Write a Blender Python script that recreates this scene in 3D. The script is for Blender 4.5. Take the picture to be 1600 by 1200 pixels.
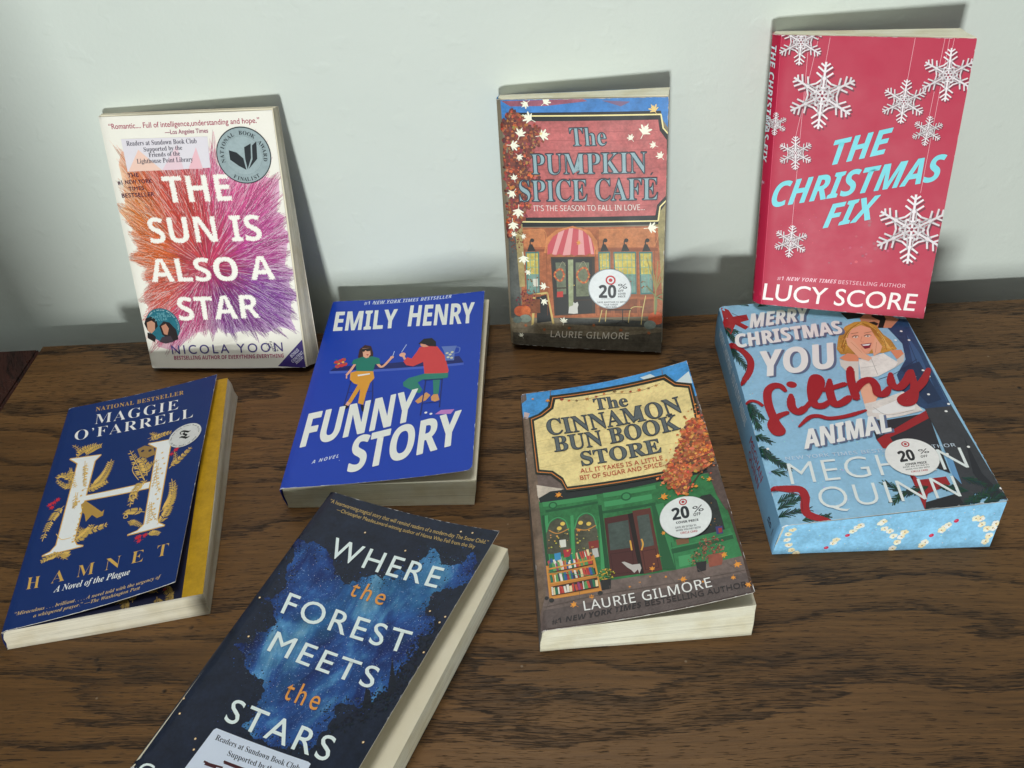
import bpy, bmesh, math, random
import numpy as np
from mathutils import Vector, Matrix

# ---------------------------------------------------------------- camera, world, lamps, exposure
SC = bpy.context.scene
for o in list(bpy.data.objects):
    bpy.data.objects.remove(o)
COL = SC.collection
cam_data = bpy.data.cameras.new('camera')
cam_data.sensor_width = 36.0
cam_data.lens = 33.103
cam_data.clip_start = 0.02
cam_data.clip_end = 50.0
cam = bpy.data.objects.new('camera', cam_data)
COL.objects.link(cam)
cam.matrix_world = Matrix([[0.994997,0.042396,0.09046,0.0],[0.03966,0.663454,-0.747165,0.0],[-0.091693,0.747015,0.658454,0.49634],[0,0,0,1]])
SC.camera = cam

world = bpy.data.worlds.new("World")
SC.world = world
world.use_nodes = True
bg = world.node_tree.nodes['Background']
bg.inputs['Color'].default_value = (0.93, 0.98, 1.0, 1)
bg.inputs['Strength'].default_value = 0.10

def area_lamp(name, loc, target, size, sizey, power, color):
    d = bpy.data.lights.new(name, 'AREA')
    d.shape = 'RECTANGLE'; d.size = size; d.size_y = sizey; d.energy = power; d.color = color
    o = bpy.data.objects.new(name, d)
    o.location = loc
    o.rotation_euler = (Vector(target) - Vector(loc)).to_track_quat('-Z', 'Y').to_euler()
    COL.objects.link(o)
    return o
area_lamp('window_light', (-0.28, -2.35, 0.01), (0.0, 0.66, 0.08), 0.26, 0.22, 66.0, (0.98, 1.0, 0.97))
area_lamp('overhead_fill', (-0.1, 0.46, 1.8), (-0.05, 0.45, 0.0), 0.9, 0.5, 18.0, (1.0, 0.98, 0.95))  # added fill lamp, no known fixture: brightens the dresser top and flat covers
SC.view_settings.view_transform = 'Standard'
SC.view_settings.look = 'None'
SC.view_settings.gamma = 1.0
SC.view_settings.exposure = 0.0
SC.view_settings.use_curve_mapping = False

# ---------------------------------------------------------------- materials
def lin(c):
    return tuple(((v / 255) / 12.92 if v / 255 <= 0.04045 else ((v / 255 + 0.055) / 1.055) ** 2.4) for v in c)

class Nodes:
    def __init__(self, name):
        self.m = bpy.data.materials.new(name)
        self.m.use_nodes = True
        self.t = self.m.node_tree
        self.b = self.t.nodes['Principled BSDF']
    def n(self, kind, **kw):
        x = self.t.nodes.new(kind)
        for k, v in kw.items():
            if k.startswith('i_'):
                key = k[2:]
                x.inputs[int(key) if key.isdigit() else key].default_value = v
            else:
                setattr(x, k, v)
        return x
    def l(self, a, b):
        self.t.links.new(a, b)
    def math(self, op, a, b=None, clamp=False):
        x = self.t.nodes.new('ShaderNodeMath'); x.operation = op; x.use_clamp = clamp
        for i, v in enumerate((a, b)):
            if v is None: continue
            if isinstance(v, (int, float)): x.inputs[i].default_value = v
            else: self.l(v, x.inputs[i])
        return x.outputs[0]
    def ramp(self, fac, stops):
        x = self.t.nodes.new('ShaderNodeValToRGB')
        e = x.color_ramp.elements
        while len(e) < len(stops): e.new(0.5)
        for k, (p, c) in enumerate(stops):
            e[k].position = p
            e[k].color = (c, c, c, 1) if isinstance(c, (int, float)) else (*c, 1)
        self.l(fac, x.inputs[0])
        return x.outputs[0]
    def mix(self, mode, fac, a, b):
        x = self.t.nodes.new('ShaderNodeMix'); x.data_type = 'RGBA'; x.blend_type = mode
        for i, v in ((0, fac), (6, a), (7, b)):
            if isinstance(v, (int, float)): x.inputs[i].default_value = v
            elif isinstance(v, tuple): x.inputs[i].default_value = (*v, 1)
            else: self.l(v, x.inputs[i])
        return x.outputs[2]
    def coords(self, scale=(1, 1, 1), loc=(0, 0, 0), rot=(0, 0, 0), out='Object'):
        tc = self.n('ShaderNodeTexCoord'); mp = self.n('ShaderNodeMapping')
        mp.inputs['Scale'].default_value = scale; mp.inputs['Location'].default_value = loc; mp.inputs['Rotation'].default_value = rot
        self.l(tc.outputs[out], mp.inputs[0])
        return mp.outputs[0]
    def noise(self, vec, scale, detail=4, rough=0.55, dist=0.0):
        x = self.n('ShaderNodeTexNoise')
        x.inputs['Scale'].default_value = scale; x.inputs['Detail'].default_value = detail
        x.inputs['Roughness'].default_value = rough; x.inputs['Distortion'].default_value = dist
        self.l(vec, x.inputs['Vector'])
        return x.outputs['Fac']
    def bump(self, h, strength, dist):
        x = self.n('ShaderNodeBump'); x.inputs['Strength'].default_value = strength; x.inputs['Distance'].default_value = dist
        self.l(h, x.inputs['Height']); self.l(x.outputs[0], self.b.inputs['Normal'])
    def set(self, **kw):
        for k, v in kw.items(): self.b.inputs[k.replace('_', ' ')].default_value = v

def ink_material(name, rough, spec=0.22):
    k = Nodes(name)
    at = k.n('ShaderNodeAttribute', attribute_name='Col')
    v = k.coords()
    n1 = k.noise(v, 420, 5, 0.65)
    n2 = k.noise(v, 90, 4, 0.6)
    s = k.math('ADD', k.math('MULTIPLY', n1, 0.9), k.math('MULTIPLY', n2, 1.1))
    s = k.math('SUBTRACT', s, 1.0)
    s = k.math('MULTIPLY', s, k.math('ADD', k.math('MULTIPLY', at.outputs['Alpha'], 2.2), 0.05))
    s = k.math('ADD', s, 1.0)
    col = k.mix('MULTIPLY', 1.0, at.outputs['Color'], (1, 1, 1))
    vm = k.n('ShaderNodeVectorMath', operation='SCALE')
    k.l(col, vm.inputs[0]); k.l(s, vm.inputs['Scale'])
    k.l(vm.outputs[0], k.b.inputs['Base Color'])
    sm = k.noise(v, 35, 5, 0.6)
    k.l(k.math('ADD', k.math('MULTIPLY', sm, 0.22), rough - 0.11), k.b.inputs['Roughness'])
    k.set(Specular_IOR_Level=spec)
    k.bump(k.noise(v, 60, 3), 0.12, 0.0006)
    return k.m

def nebula_material():
    k = Nodes('night_sky_print')
    v = k.coords(loc=(0.02, 0.03, 0))
    band = k.noise(k.coords(scale=(1, 0.45, 1), rot=(0, 0, -0.6)), 34, 6, 0.62, 0.6)
    c = k.ramp(band, [(0.30, lin((20, 30, 62))), (0.42, lin((32, 54, 116))), (0.53, lin((46, 92, 164))), (0.64, lin((92, 158, 208))), (0.76, lin((160, 206, 228)))])
    teal = k.noise(v, 16, 3)
    c = k.mix('MIX', k.ramp(teal, [(0.50, 0.0), (0.66, 0.5)]), c, lin((44, 112, 150)))
    shade = k.noise(v, 60, 5, 0.65)
    c = k.mix('MULTIPLY', 0.5, c, k.ramp(shade, [(0.32, 0.25), (0.6, 1.0)]))
    sp = k.noise(v, 900, 2, 0.5)
    c = k.mix('ADD', k.ramp(sp, [(0.62, 0.0), (0.75, 0.5)]), c, (0.35, 0.45, 0.6))
    k.l(c, k.b.inputs['Base Color'])
    k.set(Roughness=0.48, Specular_IOR_Level=0.25)
    return k.m

def pages_material(name, tone):
    # UV: u along the edge (m), v through the thickness (m)
    k = Nodes(name)
    tc = k.n('ShaderNodeTexCoord')
    mp = k.n('ShaderNodeMapping'); mp.inputs['Scale'].default_value = (9, 5200, 1)
    k.l(tc.outputs['UV'], mp.inputs[0])
    fine = k.noise(mp.outputs[0], 1.0, 3, 0.6)
    mp2 = k.n('ShaderNodeMapping'); mp2.inputs['Scale'].default_value = (14, 900, 1)
    k.l(tc.outputs['UV'], mp2.inputs[0])
    mid = k.noise(mp2.outputs[0], 1.0, 3, 0.6)
    dirt = k.noise(k.coords(), 40, 4)
    f = k.math('ADD', k.math('MULTIPLY', fine, 0.5), k.math('MULTIPLY', mid, 0.5))
    c = k.ramp(f, [(0.30, lin(tuple(t * 0.78 for t in tone))), (0.50, lin(tone)), (0.8, lin(tuple(min(255, t * 1.04) for t in tone)))])
    mp3 = k.n('ShaderNodeMapping'); mp3.inputs['Scale'].default_value = (7, 560, 1); mp3.inputs['Location'].default_value = (3, 11, 0)
    k.l(tc.outputs['UV'], mp3.inputs[0])
    gap = k.ramp(k.noise(mp3.outputs[0], 1.0, 4, 0.7), [(0.33, 1.0), (0.40, 0.0)])
    c = k.mix('MIX', k.math('MULTIPLY', gap, 0.42), c, lin(tuple(t * 0.55 for t in tone)))
    c = k.mix('MULTIPLY', 0.6, c, k.ramp(dirt, [(0.3, lin((226, 216, 190))), (0.6, 1.0)]))
    k.l(c, k.b.inputs['Base Color'])
    k.set(Roughness=0.85, Specular_IOR_Level=0.15)
    k.bump(f, 0.6, 0.001)
    return k.m

def paper_material():
    k = Nodes('page_paper')
    n = k.noise(k.coords(), 25, 4)
    k.l(k.ramp(n, [(0.3, lin((222, 214, 188))), (0.7, lin((232, 226, 204)))]), k.b.inputs['Base Color'])
    k.set(Roughness=0.8, Specular_IOR_Level=0.2)
    return k.m

def plain(name, c, rough=0.5, var=0.1):
    k = Nodes(name)
    n = k.noise(k.coords(), 45, 5)
    a = lin(tuple(t * (1 - var) for t in c)); b_ = lin(c)
    k.l(k.ramp(n, [(0.3, a), (0.7, b_)]), k.b.inputs['Base Color'])
    k.set(Roughness=rough)
    return k.m

def wall_material():
    k = Nodes('painted_wall')
    v = k.coords()
    n = k.noise(v, 6, 4)
    k.l(k.ramp(n, [(0.3, (0.635, 0.70, 0.652)), (0.7, (0.665, 0.725, 0.675))]), k.b.inputs['Base Color'])
    k.set(Roughness=0.55, Specular_IOR_Level=0.35)
    peel = k.noise(v, 260, 4, 0.55)
    wave = k.noise(v, 32, 3, 0.5)
    lump = k.ramp(k.noise(v, 75, 2, 0.4), [(0.62, 0.0), (0.72, 1.0)])
    h = k.math('ADD', k.math('ADD', k.math('MULTIPLY', peel, 0.35), k.math('MULTIPLY', wave, 0.8)), k.math('MULTIPLY', lump, 0.25))
    k.bump(h, 0.42, 0.0013)
    return k.m

def wood_material(name, light, mid, dark, rough, rot=0.0, seed=(0, 0, 0)):
    k = Nodes(name)
    base = k.coords(rot=(0, 0, rot), loc=seed)
    # slow wander of the grain
    warp = k.n('ShaderNodeTexNoise'); warp.inputs['Scale'].default_value = 1.0; warp.inputs['Detail'].default_value = 3
    mpw = k.n('ShaderNodeMapping'); mpw.inputs['Scale'].default_value = (4.2, 7.0, 1); k.l(base, mpw.inputs[0]); k.l(mpw.outputs[0], warp.inputs['Vector'])
    sep = k.n('ShaderNodeSeparateXYZ'); k.l(base, sep.inputs[0])
    y = k.math('ADD', sep.outputs[1], k.math('MULTIPLY', k.math('SUBTRACT', warp.outputs['Fac'], 0.5), 0.07))
    comb = k.n('ShaderNodeCombineXYZ'); k.l(sep.outputs[0], comb.inputs[0]); k.l(y, comb.inputs[1])
    ys = k.math('ADD', sep.outputs[1], k.math('MULTIPLY', k.math('SUBTRACT', warp.outputs['Fac'], 0.5), 0.022))
    straight = k.n('ShaderNodeCombineXYZ'); k.l(sep.outputs[0], straight.inputs[0]); k.l(ys, straight.inputs[1])
    def fibre(sx, sy, det, rough_=0.6):
        mp = k.n('ShaderNodeMapping'); mp.inputs['Scale'].default_value = (sx, sy, 1); k.l(straight.outputs[0], mp.inputs[0])
        return k.noise(mp.outputs[0], 1.0, det, rough_)
    def streak(sx, sy, det, rough_=0.6):
        mp = k.n('ShaderNodeMapping'); mp.inputs['Scale'].default_value = (sx, sy, 1); k.l(comb.outputs[0], mp.inputs[0])
        return k.noise(mp.outputs[0], 1.0, det, rough_)
    q = k.math('ADD', k.math('MULTIPLY', y, 24.0), k.math('MULTIPLY', streak(1.3, 7, 5, 0.62), 6.5))
    jag = k.math('MULTIPLY', k.math('SUBTRACT', fibre(40, 600, 3, 0.6), 0.5), 0.6)      # feathered ring edges
    ring = k.math('FRACT', k.math('ADD', q, jag))
    early = k.ramp(ring, [(0.0, 1.0), (0.12, 0.85), (0.42, 0.22), (0.80, 0.0), (0.97, 0.05), (1.0, 1.0)])
    patch = k.ramp(streak(3.0, 14, 3), [(0.36, 0.0), (0.62, 1.0)])
    fib = fibre(12, 330, 7, 0.8)
    tone = streak(1.4, 7, 4)
    t = k.math('ADD', k.math('MULTIPLY', fib, 0.70), k.math('MULTIPLY', tone, 0.56))
    t = k.math('SUBTRACT', t, k.math('MULTIPLY', early, 0.12))
    c = k.ramp(t, [(0.30, lin(dark)), (0.46, lin(tuple(a * .45 + b * .55 for a, b in zip(dark, mid)))), (0.61, lin(mid)), (0.84, lin(light))])
    # open pores: short dark dashes along the grain, crowded in the early wood
    dens = k.math('ADD', k.math('MULTIPLY', early, 0.10), k.math('MULTIPLY', patch, 0.055))
    p1 = k.math('SUBTRACT', fibre(90, 1300, 2, 0.5), dens)
    p2 = k.math('SUBTRACT', fibre(44, 980, 3, 0.6), dens)
    pore = k.math('MAXIMUM', k.ramp(p1, [(0.30, 1.0), (0.36, 0.0)]), k.ramp(p2, [(0.275, 1.0), (0.33, 0.0)]))
    c = k.mix('MIX', k.math('MULTIPLY', pore, 0.74), c, lin(tuple(t_ * 0.42 for t_ in dark)))
    line = k.math('MULTIPLY', k.ramp(ring, [(0.0, 1.0), (0.06, 0.7), (0.16, 0.0), (0.985, 0.0), (1.0, 1.0)]), k.ramp(streak(3.5, 22, 5, 0.7), [(0.40, 0.0), (0.60, 1.0)]))
    c = k.mix('MIX', k.math('MULTIPLY', line, 0.75), c, lin(tuple(t_ * 0.6 for t_ in dark)))
    # distressing specks
    vor = k.n('ShaderNodeTexVoronoi'); vor.inputs['Scale'].default_value = 46; k.l(base, vor.inputs['Vector'])
    gate = k.ramp(k.noise(base, 31, 2), [(0.54, 0.0), (0.6, 1.0)])
    spk = k.math('MULTIPLY', k.ramp(vor.outputs['Distance'], [(0.05, 1.0), (0.10, 0.0)]), gate)
    c = k.mix('MIX', k.math('MULTIPLY', spk, 0.9), c, lin((20, 13, 10)))
    dust = k.n('ShaderNodeTexVoronoi'); dust.inputs['Scale'].default_value = 30; k.l(base, dust.inputs['Vector'])
    dfac = k.math('MULTIPLY', k.ramp(dust.outputs['Distance'], [(0.015, 1.0), (0.03, 0.0)]), 0.5)
    c = k.mix('MIX', dfac, c, lin((150, 135, 115)))
    k.l(c, k.b.inputs['Base Color'])
    rr = k.noise(base, 9, 4)
    k.l(k.math('ADD', k.math('MULTIPLY', rr, 0.16), k.math('ADD', k.math('MULTIPLY', pore, 0.25), rough - 0.08)), k.b.inputs['Roughness'])
    k.set(Specular_IOR_Level=0.24)
    h = k.math('SUBTRACT', k.math('MULTIPLY', fib, 0.7), k.math('ADD', k.math('MULTIPLY', pore, 0.7), spk))
    k.bump(h, 0.35, 0.0007)
    return k.m

MAT = {}
MAT['ink'] = ink_material('printed_cover_card', 0.42, 0.36)
MAT['gloss'] = ink_material('printed_gloss_card', 0.47, 0.30)
MAT['nebula'] = nebula_material()
MAT['pages'] = pages_material('page_edges', (230, 228, 208))
MAT['pages_grey'] = pages_material('page_edges_rough', (214, 208, 190))
MAT['paper'] = paper_material()
MAT['wall'] = wall_material()
MAT['wood'] = wood_material('dark_oak', (130, 95, 56), (104, 74, 42), (48, 34, 21), 0.40)
MAT['wood2'] = wood_material('red_brown_wood', (92, 54, 44), (66, 38, 32), (34, 20, 18), 0.28, 1.1, (3, 1, 0))

# ---------------------------------------------------------------- object helpers
def link(name, mesh, parent=None):
    o = bpy.data.objects.new(name, mesh)
    COL.objects.link(o)
    if parent is not None: o.parent = parent
    return o
def tag(o, label=None, cat=None, group=None, kind=None):
    if label: o['label'] = label
    if cat: o['category'] = cat
    if group: o['group'] = group
    if kind: o['kind'] = kind
    return o
def empty(name, mat):
    o = bpy.data.objects.new(name, None)
    o.empty_display_size = 0.02
    COL.objects.link(o); o.matrix_world = mat
    return o
def box_bm(bm, lo, hi, bev=0.0):
    r = bmesh.ops.create_cube(bm, size=1.0)
    vs = r['verts']
    for v in vs:
        for i in range(3): v.co[i] = lo[i] + (v.co[i] + 0.5) * (hi[i] - lo[i])
    if bev > 0:
        es = list({e for v in vs for e in v.link_edges})
        bmesh.ops.bevel(bm, geom=es, offset=bev, segments=3, affect='EDGES', profile=0.5)
def mesh_from(bm, name, mat, smooth=False):
    me = bpy.data.meshes.new(name)
    bm.to_mesh(me); bm.free()
    me.materials.append(mat)
    if smooth:
        for p in me.polygons: p.use_smooth = True
    return me

# ---------------------------------------------------------------- the cover surface (millimetres on the flat cover -> book space)
def cover_point(c, x, y):
    W, H = c['W'], c['H']
    u, v = x / W, y / H
    BL, BR, TR, TL = c['corners']
    w = ((1 - u) * (1 - v), u * (1 - v), u * v, (1 - u) * v)
    p = [sum(w[i] * q[k] for i, q in enumerate((BL, BR, TR, TL))) for k in range(3)]
    uu = min(1.0, max(0.0, u))
    p[2] += (uu ** c['p']) * (c['lift'][0] * (1 - v) + c['lift'][1] * v)
    p[2] += c['bow'] * math.sin(math.pi * uu)
    r = c['roll']
    if r > 0 and x < r: p[2] -= r * (1 - x / r) ** 2 * 0.9
    return p
def surf(c, x, y):      # the same surface for whole arrays of points
    W, H = c['W'], c['H']
    u = (x / W)[:, None]; v = (y / H)[:, None]
    BL, BR, TR, TL = (np.array(q, float) for q in c['corners'])
    p = (1 - u) * (1 - v) * BL + u * (1 - v) * BR + u * v * TR + (1 - u) * v * TL
    uu = np.clip(u[:, 0], 0, 1); v = v[:, 0]
    p[:, 2] += uu ** c['p'] * (c['lift'][0] * (1 - v) + c['lift'][1] * v) + c['bow'] * np.sin(np.pi * uu)
    r = c['roll']
    if r > 0: p[:, 2] -= np.where(x < r, r * (1 - x / r) ** 2 * 0.9, 0.0)
    return p

STEP = 4.0
LAYER = 0.028

# ---- lettering: built-in font, its mathematical alphabets give bold, italic, serif, script and blackletter
STY = {'SB': (0x1d5d4, 0x1d5ee, 0x1d7ec), 'SBI': (0x1d63c, 0x1d656, 0x1d7ec), 'S': (0x1d5a0, 0x1d5ba, 0x1d7e2),
       'FB': (0x1d400, 0x1d41a, 0x1d7ce), 'FI': (0x1d434, 0x1d44e, 0x1d7ce), 'FBI': (0x1d468, 0x1d482, 0x1d7ce), 'FR': (0x1d56c, 0x1d586, 0x1d7ce)}
def styled(s, f):
    if f not in STY: return s
    up, lo, dg = STY[f]; r = ''
    for ch in s:
        if 'A' <= ch <= 'Z': r += chr(up + ord(ch) - 65)
        elif 'a' <= ch <= 'z': r += '\u210e' if (f == 'FI' and ch == 'h') else chr(lo + ord(ch) - 97)
        elif '0' <= ch <= '9': r += chr(dg + ord(ch) - 48)
        elif ch == 'É': r += chr(up + 4)
        else: r += ch
    return r
GLY = {}
def prefetch(keys):      # set all the words once, evaluate once
    todo = []
    for k in set(keys) - set(GLY):
        cu = bpy.data.curves.new('lettering', 'FONT')
        cu.body = styled(k[0], k[1]); cu.space_character = k[2]; cu.offset = k[3]; cu.resolution_u = 4
        ob = bpy.data.objects.new('lettering', cu); COL.objects.link(ob); todo.append((k, ob, cu))
    dg = bpy.context.evaluated_depsgraph_get()
    for k, ob, cu in todo:
        me = bpy.data.meshes.new_from_object(ob.evaluated_get(dg))
        GLY[k] = ([(v.co.x, v.co.y) for v in me.vertices], [tuple(p.vertices) for p in me.polygons])
        bpy.data.meshes.remove(me)
    for k, ob, cu in todo:
        bpy.data.objects.remove(ob); bpy.data.curves.remove(cu)
def glyphs(s, f, track=1.0, offset=0.0):
    k = (s, f, track, offset)
    if k not in GLY: prefetch([k])
    return GLY[k]
def thinning(o):
    return -0.016 if o.get('thin') else -0.010 if o.get('thin2') else -0.013 if o.get('thin3') else 0.0
def words(items):
    r = []
    for it in items:
        if it[0] == 'T':
            r.append((it[3], it[2], it[7].get('track', 1.0), 0.0))
            if thinning(it[7]): r.append((it[3], it[2], it[7].get('track', 1.0), thinning(it[7])))
        elif it[0] == 'A': r += [(ch, it[2], 1.0, 0.0) for ch in it[3] if ch != ' ']
    return r
CAPS = {}
def cap(f):
    if f not in CAPS: CAPS[f] = max(v[1] for v in glyphs('H', f)[0])
    return CAPS[f]

SUN_CENTRE = (68.57,88.98)
class Sheet:
    """Collects flat printed shapes (millimetres) in stacked layers, then lays them on a surface."""
    def __init__(self, gain=1.0, stack=None):
        self.stack = stack; self.rise = 0.0
        self.vs = []; self.fs = []; self.cols = []; self.h = 0.0; self.gain = gain
    def add(self, pts, faces, col, paint=0.0, h=None):
        b = len(self.vs); hh = self.h if h is None else h
        self.vs += [(p[0], p[1], hh) for p in pts]
        c = (*[min(0.92, v * self.gain) for v in lin(col)], paint)
        for f in faces:
            self.fs.append(tuple(b + i for i in f)); self.cols.append(c)
    def up(self): self.h += LAYER
    def poly(self, col, pts, paint=0.0):
        self.add(pts, [tuple(range(len(pts)))], col, paint); self.up()
    def disc(self, col, c, r, paint=0.0, n=None):
        n = n or (40 if r > 4 else 14 if r > .9 else 6)
        self.poly(col, [(c[0] + r * math.cos(a * 2 * math.pi / n), c[1] + r * math.sin(a * 2 * math.pi / n)) for a in range(n)], paint)
    def stroke(self, col, w, pts, bump=True, straight=False):
        # smooth line through the points
        if len(pts) > 2 and not straight:
            q = []
            n = len(pts)
            for i in range(n - 1):
                p0, p1, p2, p3 = pts[max(i - 1, 0)], pts[i], pts[i + 1], pts[min(i + 2, n - 1)]
                for k in range(5):
                    t = k / 5
                    q.append(tuple(0.5 * (2 * p1[j] + (p2[j] - p0[j]) * t + (2 * p0[j] - 5 * p1[j] + 4 * p2[j] - p3[j]) * t * t + (3 * p1[j] - p0[j] - 3 * p2[j] + p3[j]) * t ** 3) for j in (0, 1)))
            q.append(pts[-1]); pts = q
        if w > 3:   # brush: swells from thin ends
            n = len(pts) - 1
            for i in range(n + 1):
                f = i / max(n, 1); ww = w * min(1.0, 0.5 + 3.2 * f, 0.5 + 3.2 * (1 - f)) if n > 4 else w
                self.h += 0.0002
                self.add([(pts[i][0] + ww / 2 * math.cos(a * math.pi / 8), pts[i][1] + ww / 2 * math.sin(a * math.pi / 8)) for a in range(16)], [tuple(range(16))], col)
                if i < n:
                    self.h += 0.0002
                    self.ribbon(col, ww, [pts[i], pts[i + 1]])
        else: self.ribbon(col, w, pts)
        if bump: self.up()
    def ribbon(self, col, w, pts):
        for i in range(len(pts) - 1):
            a, b = pts[i], pts[i + 1]
            dx, dy = b[0] - a[0], b[1] - a[1]; l = math.hypot(dx, dy)
            if l < 1e-5: continue
            nx, ny = -dy / l * w / 2, dx / l * w / 2; ex = dx / l * w * 0.12; ey = dy / l * w * 0.12
            self.h += 0.0002
            self.add([(a[0] - nx - ex, a[1] - ny - ey), (b[0] - nx + ex, b[1] - ny + ey), (b[0] + nx + ex, b[1] + ny + ey), (a[0] + nx - ex, a[1] + ny - ey)], [(0, 1, 2, 3)], col)
    def text(self, col, f, s, bl, br, tl, o):
        off = thinning(o)
        vs, fs = glyphs(s, f, o.get('track', 1.0))
        if not vs: return
        x0 = min(v[0] for v in vs); x1 = max(v[0] for v in vs); ch = cap(f)
        if off: vs, fs = glyphs(s, f, o.get('track', 1.0), off)
        X = (br[0] - bl[0], br[1] - bl[1]); Y = (tl[0] - bl[0], tl[1] - bl[1])
        def fr(v):
            a = (v[0] - x0) / (x1 - x0); b = v[1] / ch
            return (bl[0] + X[0] * a + Y[0] * b, bl[1] + X[1] * a + Y[1] * b)
        pts = [fr(v) for v in vs]
        if o.get('hatch'):      # light fill kept to fine lines across the letters
            tmp = bmesh.new(); bv = [tmp.verts.new((p[0], p[1], 0)) for p in pts]
            for q in fs:
                try: tmp.faces.new([bv[i] for i in q])
                except ValueError: pass
            ylo = min(p[1] for p in pts); yhi = max(p[1] for p in pts); y = ylo
            while y < yhi:
                bmesh.ops.bisect_plane(tmp, geom=tmp.verts[:] + tmp.edges[:] + tmp.faces[:], plane_co=(0, y, 0), plane_no=(0, 1, 0)); y += 0.35
            tmp.verts.index_update()
            P_ = [(v.co.x, v.co.y) for v in tmp.verts]
            F_ = [tuple(v.index for v in q.verts) for q in tmp.faces if int((q.calc_center_median().y - ylo) / 0.35) % 2 == 0]
            F2 = [tuple(v.index for v in q.verts) for q in tmp.faces if int((q.calc_center_median().y - ylo) / 0.35) % 2 == 1]
            tmp.free()
            self.add(P_, F_, col)
            self.add(P_, F2, tuple(t * o['hatch'] for t in col)); self.up()
            return
        b = o.get('bold', 0.0)
        if o.get('jag'):
            rnd = random.Random(len(s) * 7 + ord(s[0]))
            for k in range(8):
                self.add([(p[0] + b / 2 * math.cos(k * math.pi / 4), p[1] + b / 2 * math.sin(k * math.pi / 4)) for p in pts], fs, col); self.h += 0.0012
            self.add(pts, fs, col); self.up()
            cnt = {}
            for q in fs:
                for a_, b_ in zip(q, q[1:] + q[:1]): cnt[tuple(sorted((a_, b_)))] = cnt.get(tuple(sorted((a_, b_))), 0) + 1
            for q in fs:
                for a_, b_ in zip(q, q[1:] + q[:1]):
                    if cnt[tuple(sorted((a_, b_)))] != 1: continue
                    A_, B_ = pts[a_], pts[b_]; l = math.hypot(B_[0] - A_[0], B_[1] - A_[1])
                    if l < 0.05: continue
                    nx, ny = -(B_[1] - A_[1]) / l, (B_[0] - A_[0]) / l      # into the letter
                    m = max(1, int(l / 0.75))
                    if l < 0.5 and rnd.random() > l / 0.5: continue
                    for k in range(m):
                        if rnd.random() < 0.15: continue
                        t = (k + rnd.random()) / m; x = A_[0] + (B_[0] - A_[0]) * t; y = A_[1] + (B_[1] - A_[1]) * t
                        w = rnd.uniform(0.22, 0.42); d = rnd.uniform(0.35, 0.95) * o['jag'] * 2 - b / 2
                        tc = [v * rnd.uniform(0.8, 1.05) for v in self.tone(x, y)]
                        ex, ey = (B_[0] - A_[0]) / l * w, (B_[1] - A_[1]) / l * w
                        ox, oy = x - nx * b * 0.8, y - ny * b * 0.8
                        self.h += 1e-5
                        self.add([(ox - ex, oy - ey), (ox + ex, oy + ey), (x + nx * (d + b / 2), y + ny * (d + b / 2))], [(0, 1, 2)], tc)
            self.up(); return
        if b > 0:
            for k in range(8):
                self.add([(p[0] + b / 2 * math.cos(k * math.pi / 4), p[1] + b / 2 * math.sin(k * math.pi / 4)) for p in pts], fs, col); self.h += 0.0012
        self.add(pts, fs, col)
        if 'É' in s:   # the accent of the last letter
            a = len(s) - 1
            cx = bl[0] + X[0] * 0.945 + Y[0] * 1.12; cy = bl[1] + X[1] * 0.945 + Y[1] * 1.12
            self.add([(cx, cy), (cx + 1.3, cy + 0.2), (cx + 2.4, cy + 2.4), (cx + 1.0, cy + 1.9)], [(0, 1, 2, 3)], col)
        self.up()
    def arc(self, col, f, s, c, r, size, a0, a1, flip):
        n = len(s)
        for i, ch in enumerate(s):
            if ch == ' ': continue
            vs, fs = glyphs(ch, f)
            if not vs: continue
            k = size / cap(f) * 0.72
            w = (min(v[0] for v in vs) + max(v[0] for v in vs)) / 2
            t = math.radians(a0 + (a1 - a0) * (i + 0.5) / n)
            if flip: tx, ty, ux, uy = -math.sin(t), math.cos(t), -math.cos(t), -math.sin(t)
            else: tx, ty, ux, uy = math.sin(t), -math.cos(t), math.cos(t), math.sin(t)
            ox, oy = c[0] + r * math.cos(t), c[1] + r * math.sin(t)
            self.add([(ox + tx * (v[0] - w) * k + ux * v[1] * k, oy + ty * (v[0] - w) * k + uy * v[1] * k) for v in vs], fs, col)
        self.up()
    def leaf(self, col, c, r, rot):     # maple-like leaf
        prof = [(90, 1.0), (80, .62), (68, .66), (62, .40), (50, .78), (40, .88), (32, .62), (22, .34), (12, .60), (4, .70), (-8, .46), (-30, .30), (-60, .26), (-84, .30), (-87, .80), (-93, .80), (-96, .30), (-120, .26), (-150, .30), (188, .46), (176, .70), (168, .60), (158, .34), (148, .62), (140, .88), (130, .78), (118, .40), (112, .66), (100, .62)]
        pts = [(c[0] + r * k * math.cos(math.radians(a + rot)), c[1] + r * k * math.sin(math.radians(a + rot))) for a, k in prof]
        b = len(pts)
        self.add(pts + [c], [(i, (i + 1) % b, b) for i in range(b)], col); self.up()
    def scatter(self, cols, n, size, reg):
        rnd = random.Random(n * 31 + int(reg[0][0] * 10))
        xs = [p[0] for p in reg]; ys = [p[1] for p in reg]; k = 0; guard = 0
        h0 = self.h
        while k < n and guard < n * 30:
            guard += 1
            x = rnd.uniform(min(xs), max(xs)); y = rnd.uniform(min(ys), max(ys))
            if not inside(x, y, reg): continue
            k += 1; a = rnd.uniform(0, 6.28); s = size * rnd.uniform(0.4, 1.0) / 2
            m = rnd.choice((4, 5, 6))
            self.add([(x + s * rnd.uniform(0.5, 1.3) * math.cos(a + i * 6.283 / m), y + s * rnd.uniform(0.5, 1.3) * math.sin(a + i * 6.283 / m)) for i in range(m)], [tuple(range(m))],
                     tuple(t * rnd.uniform(0.8, 1.15) for t in rnd.choice(cols)), 0.2, h=h0 + k * 0.0002)
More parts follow.
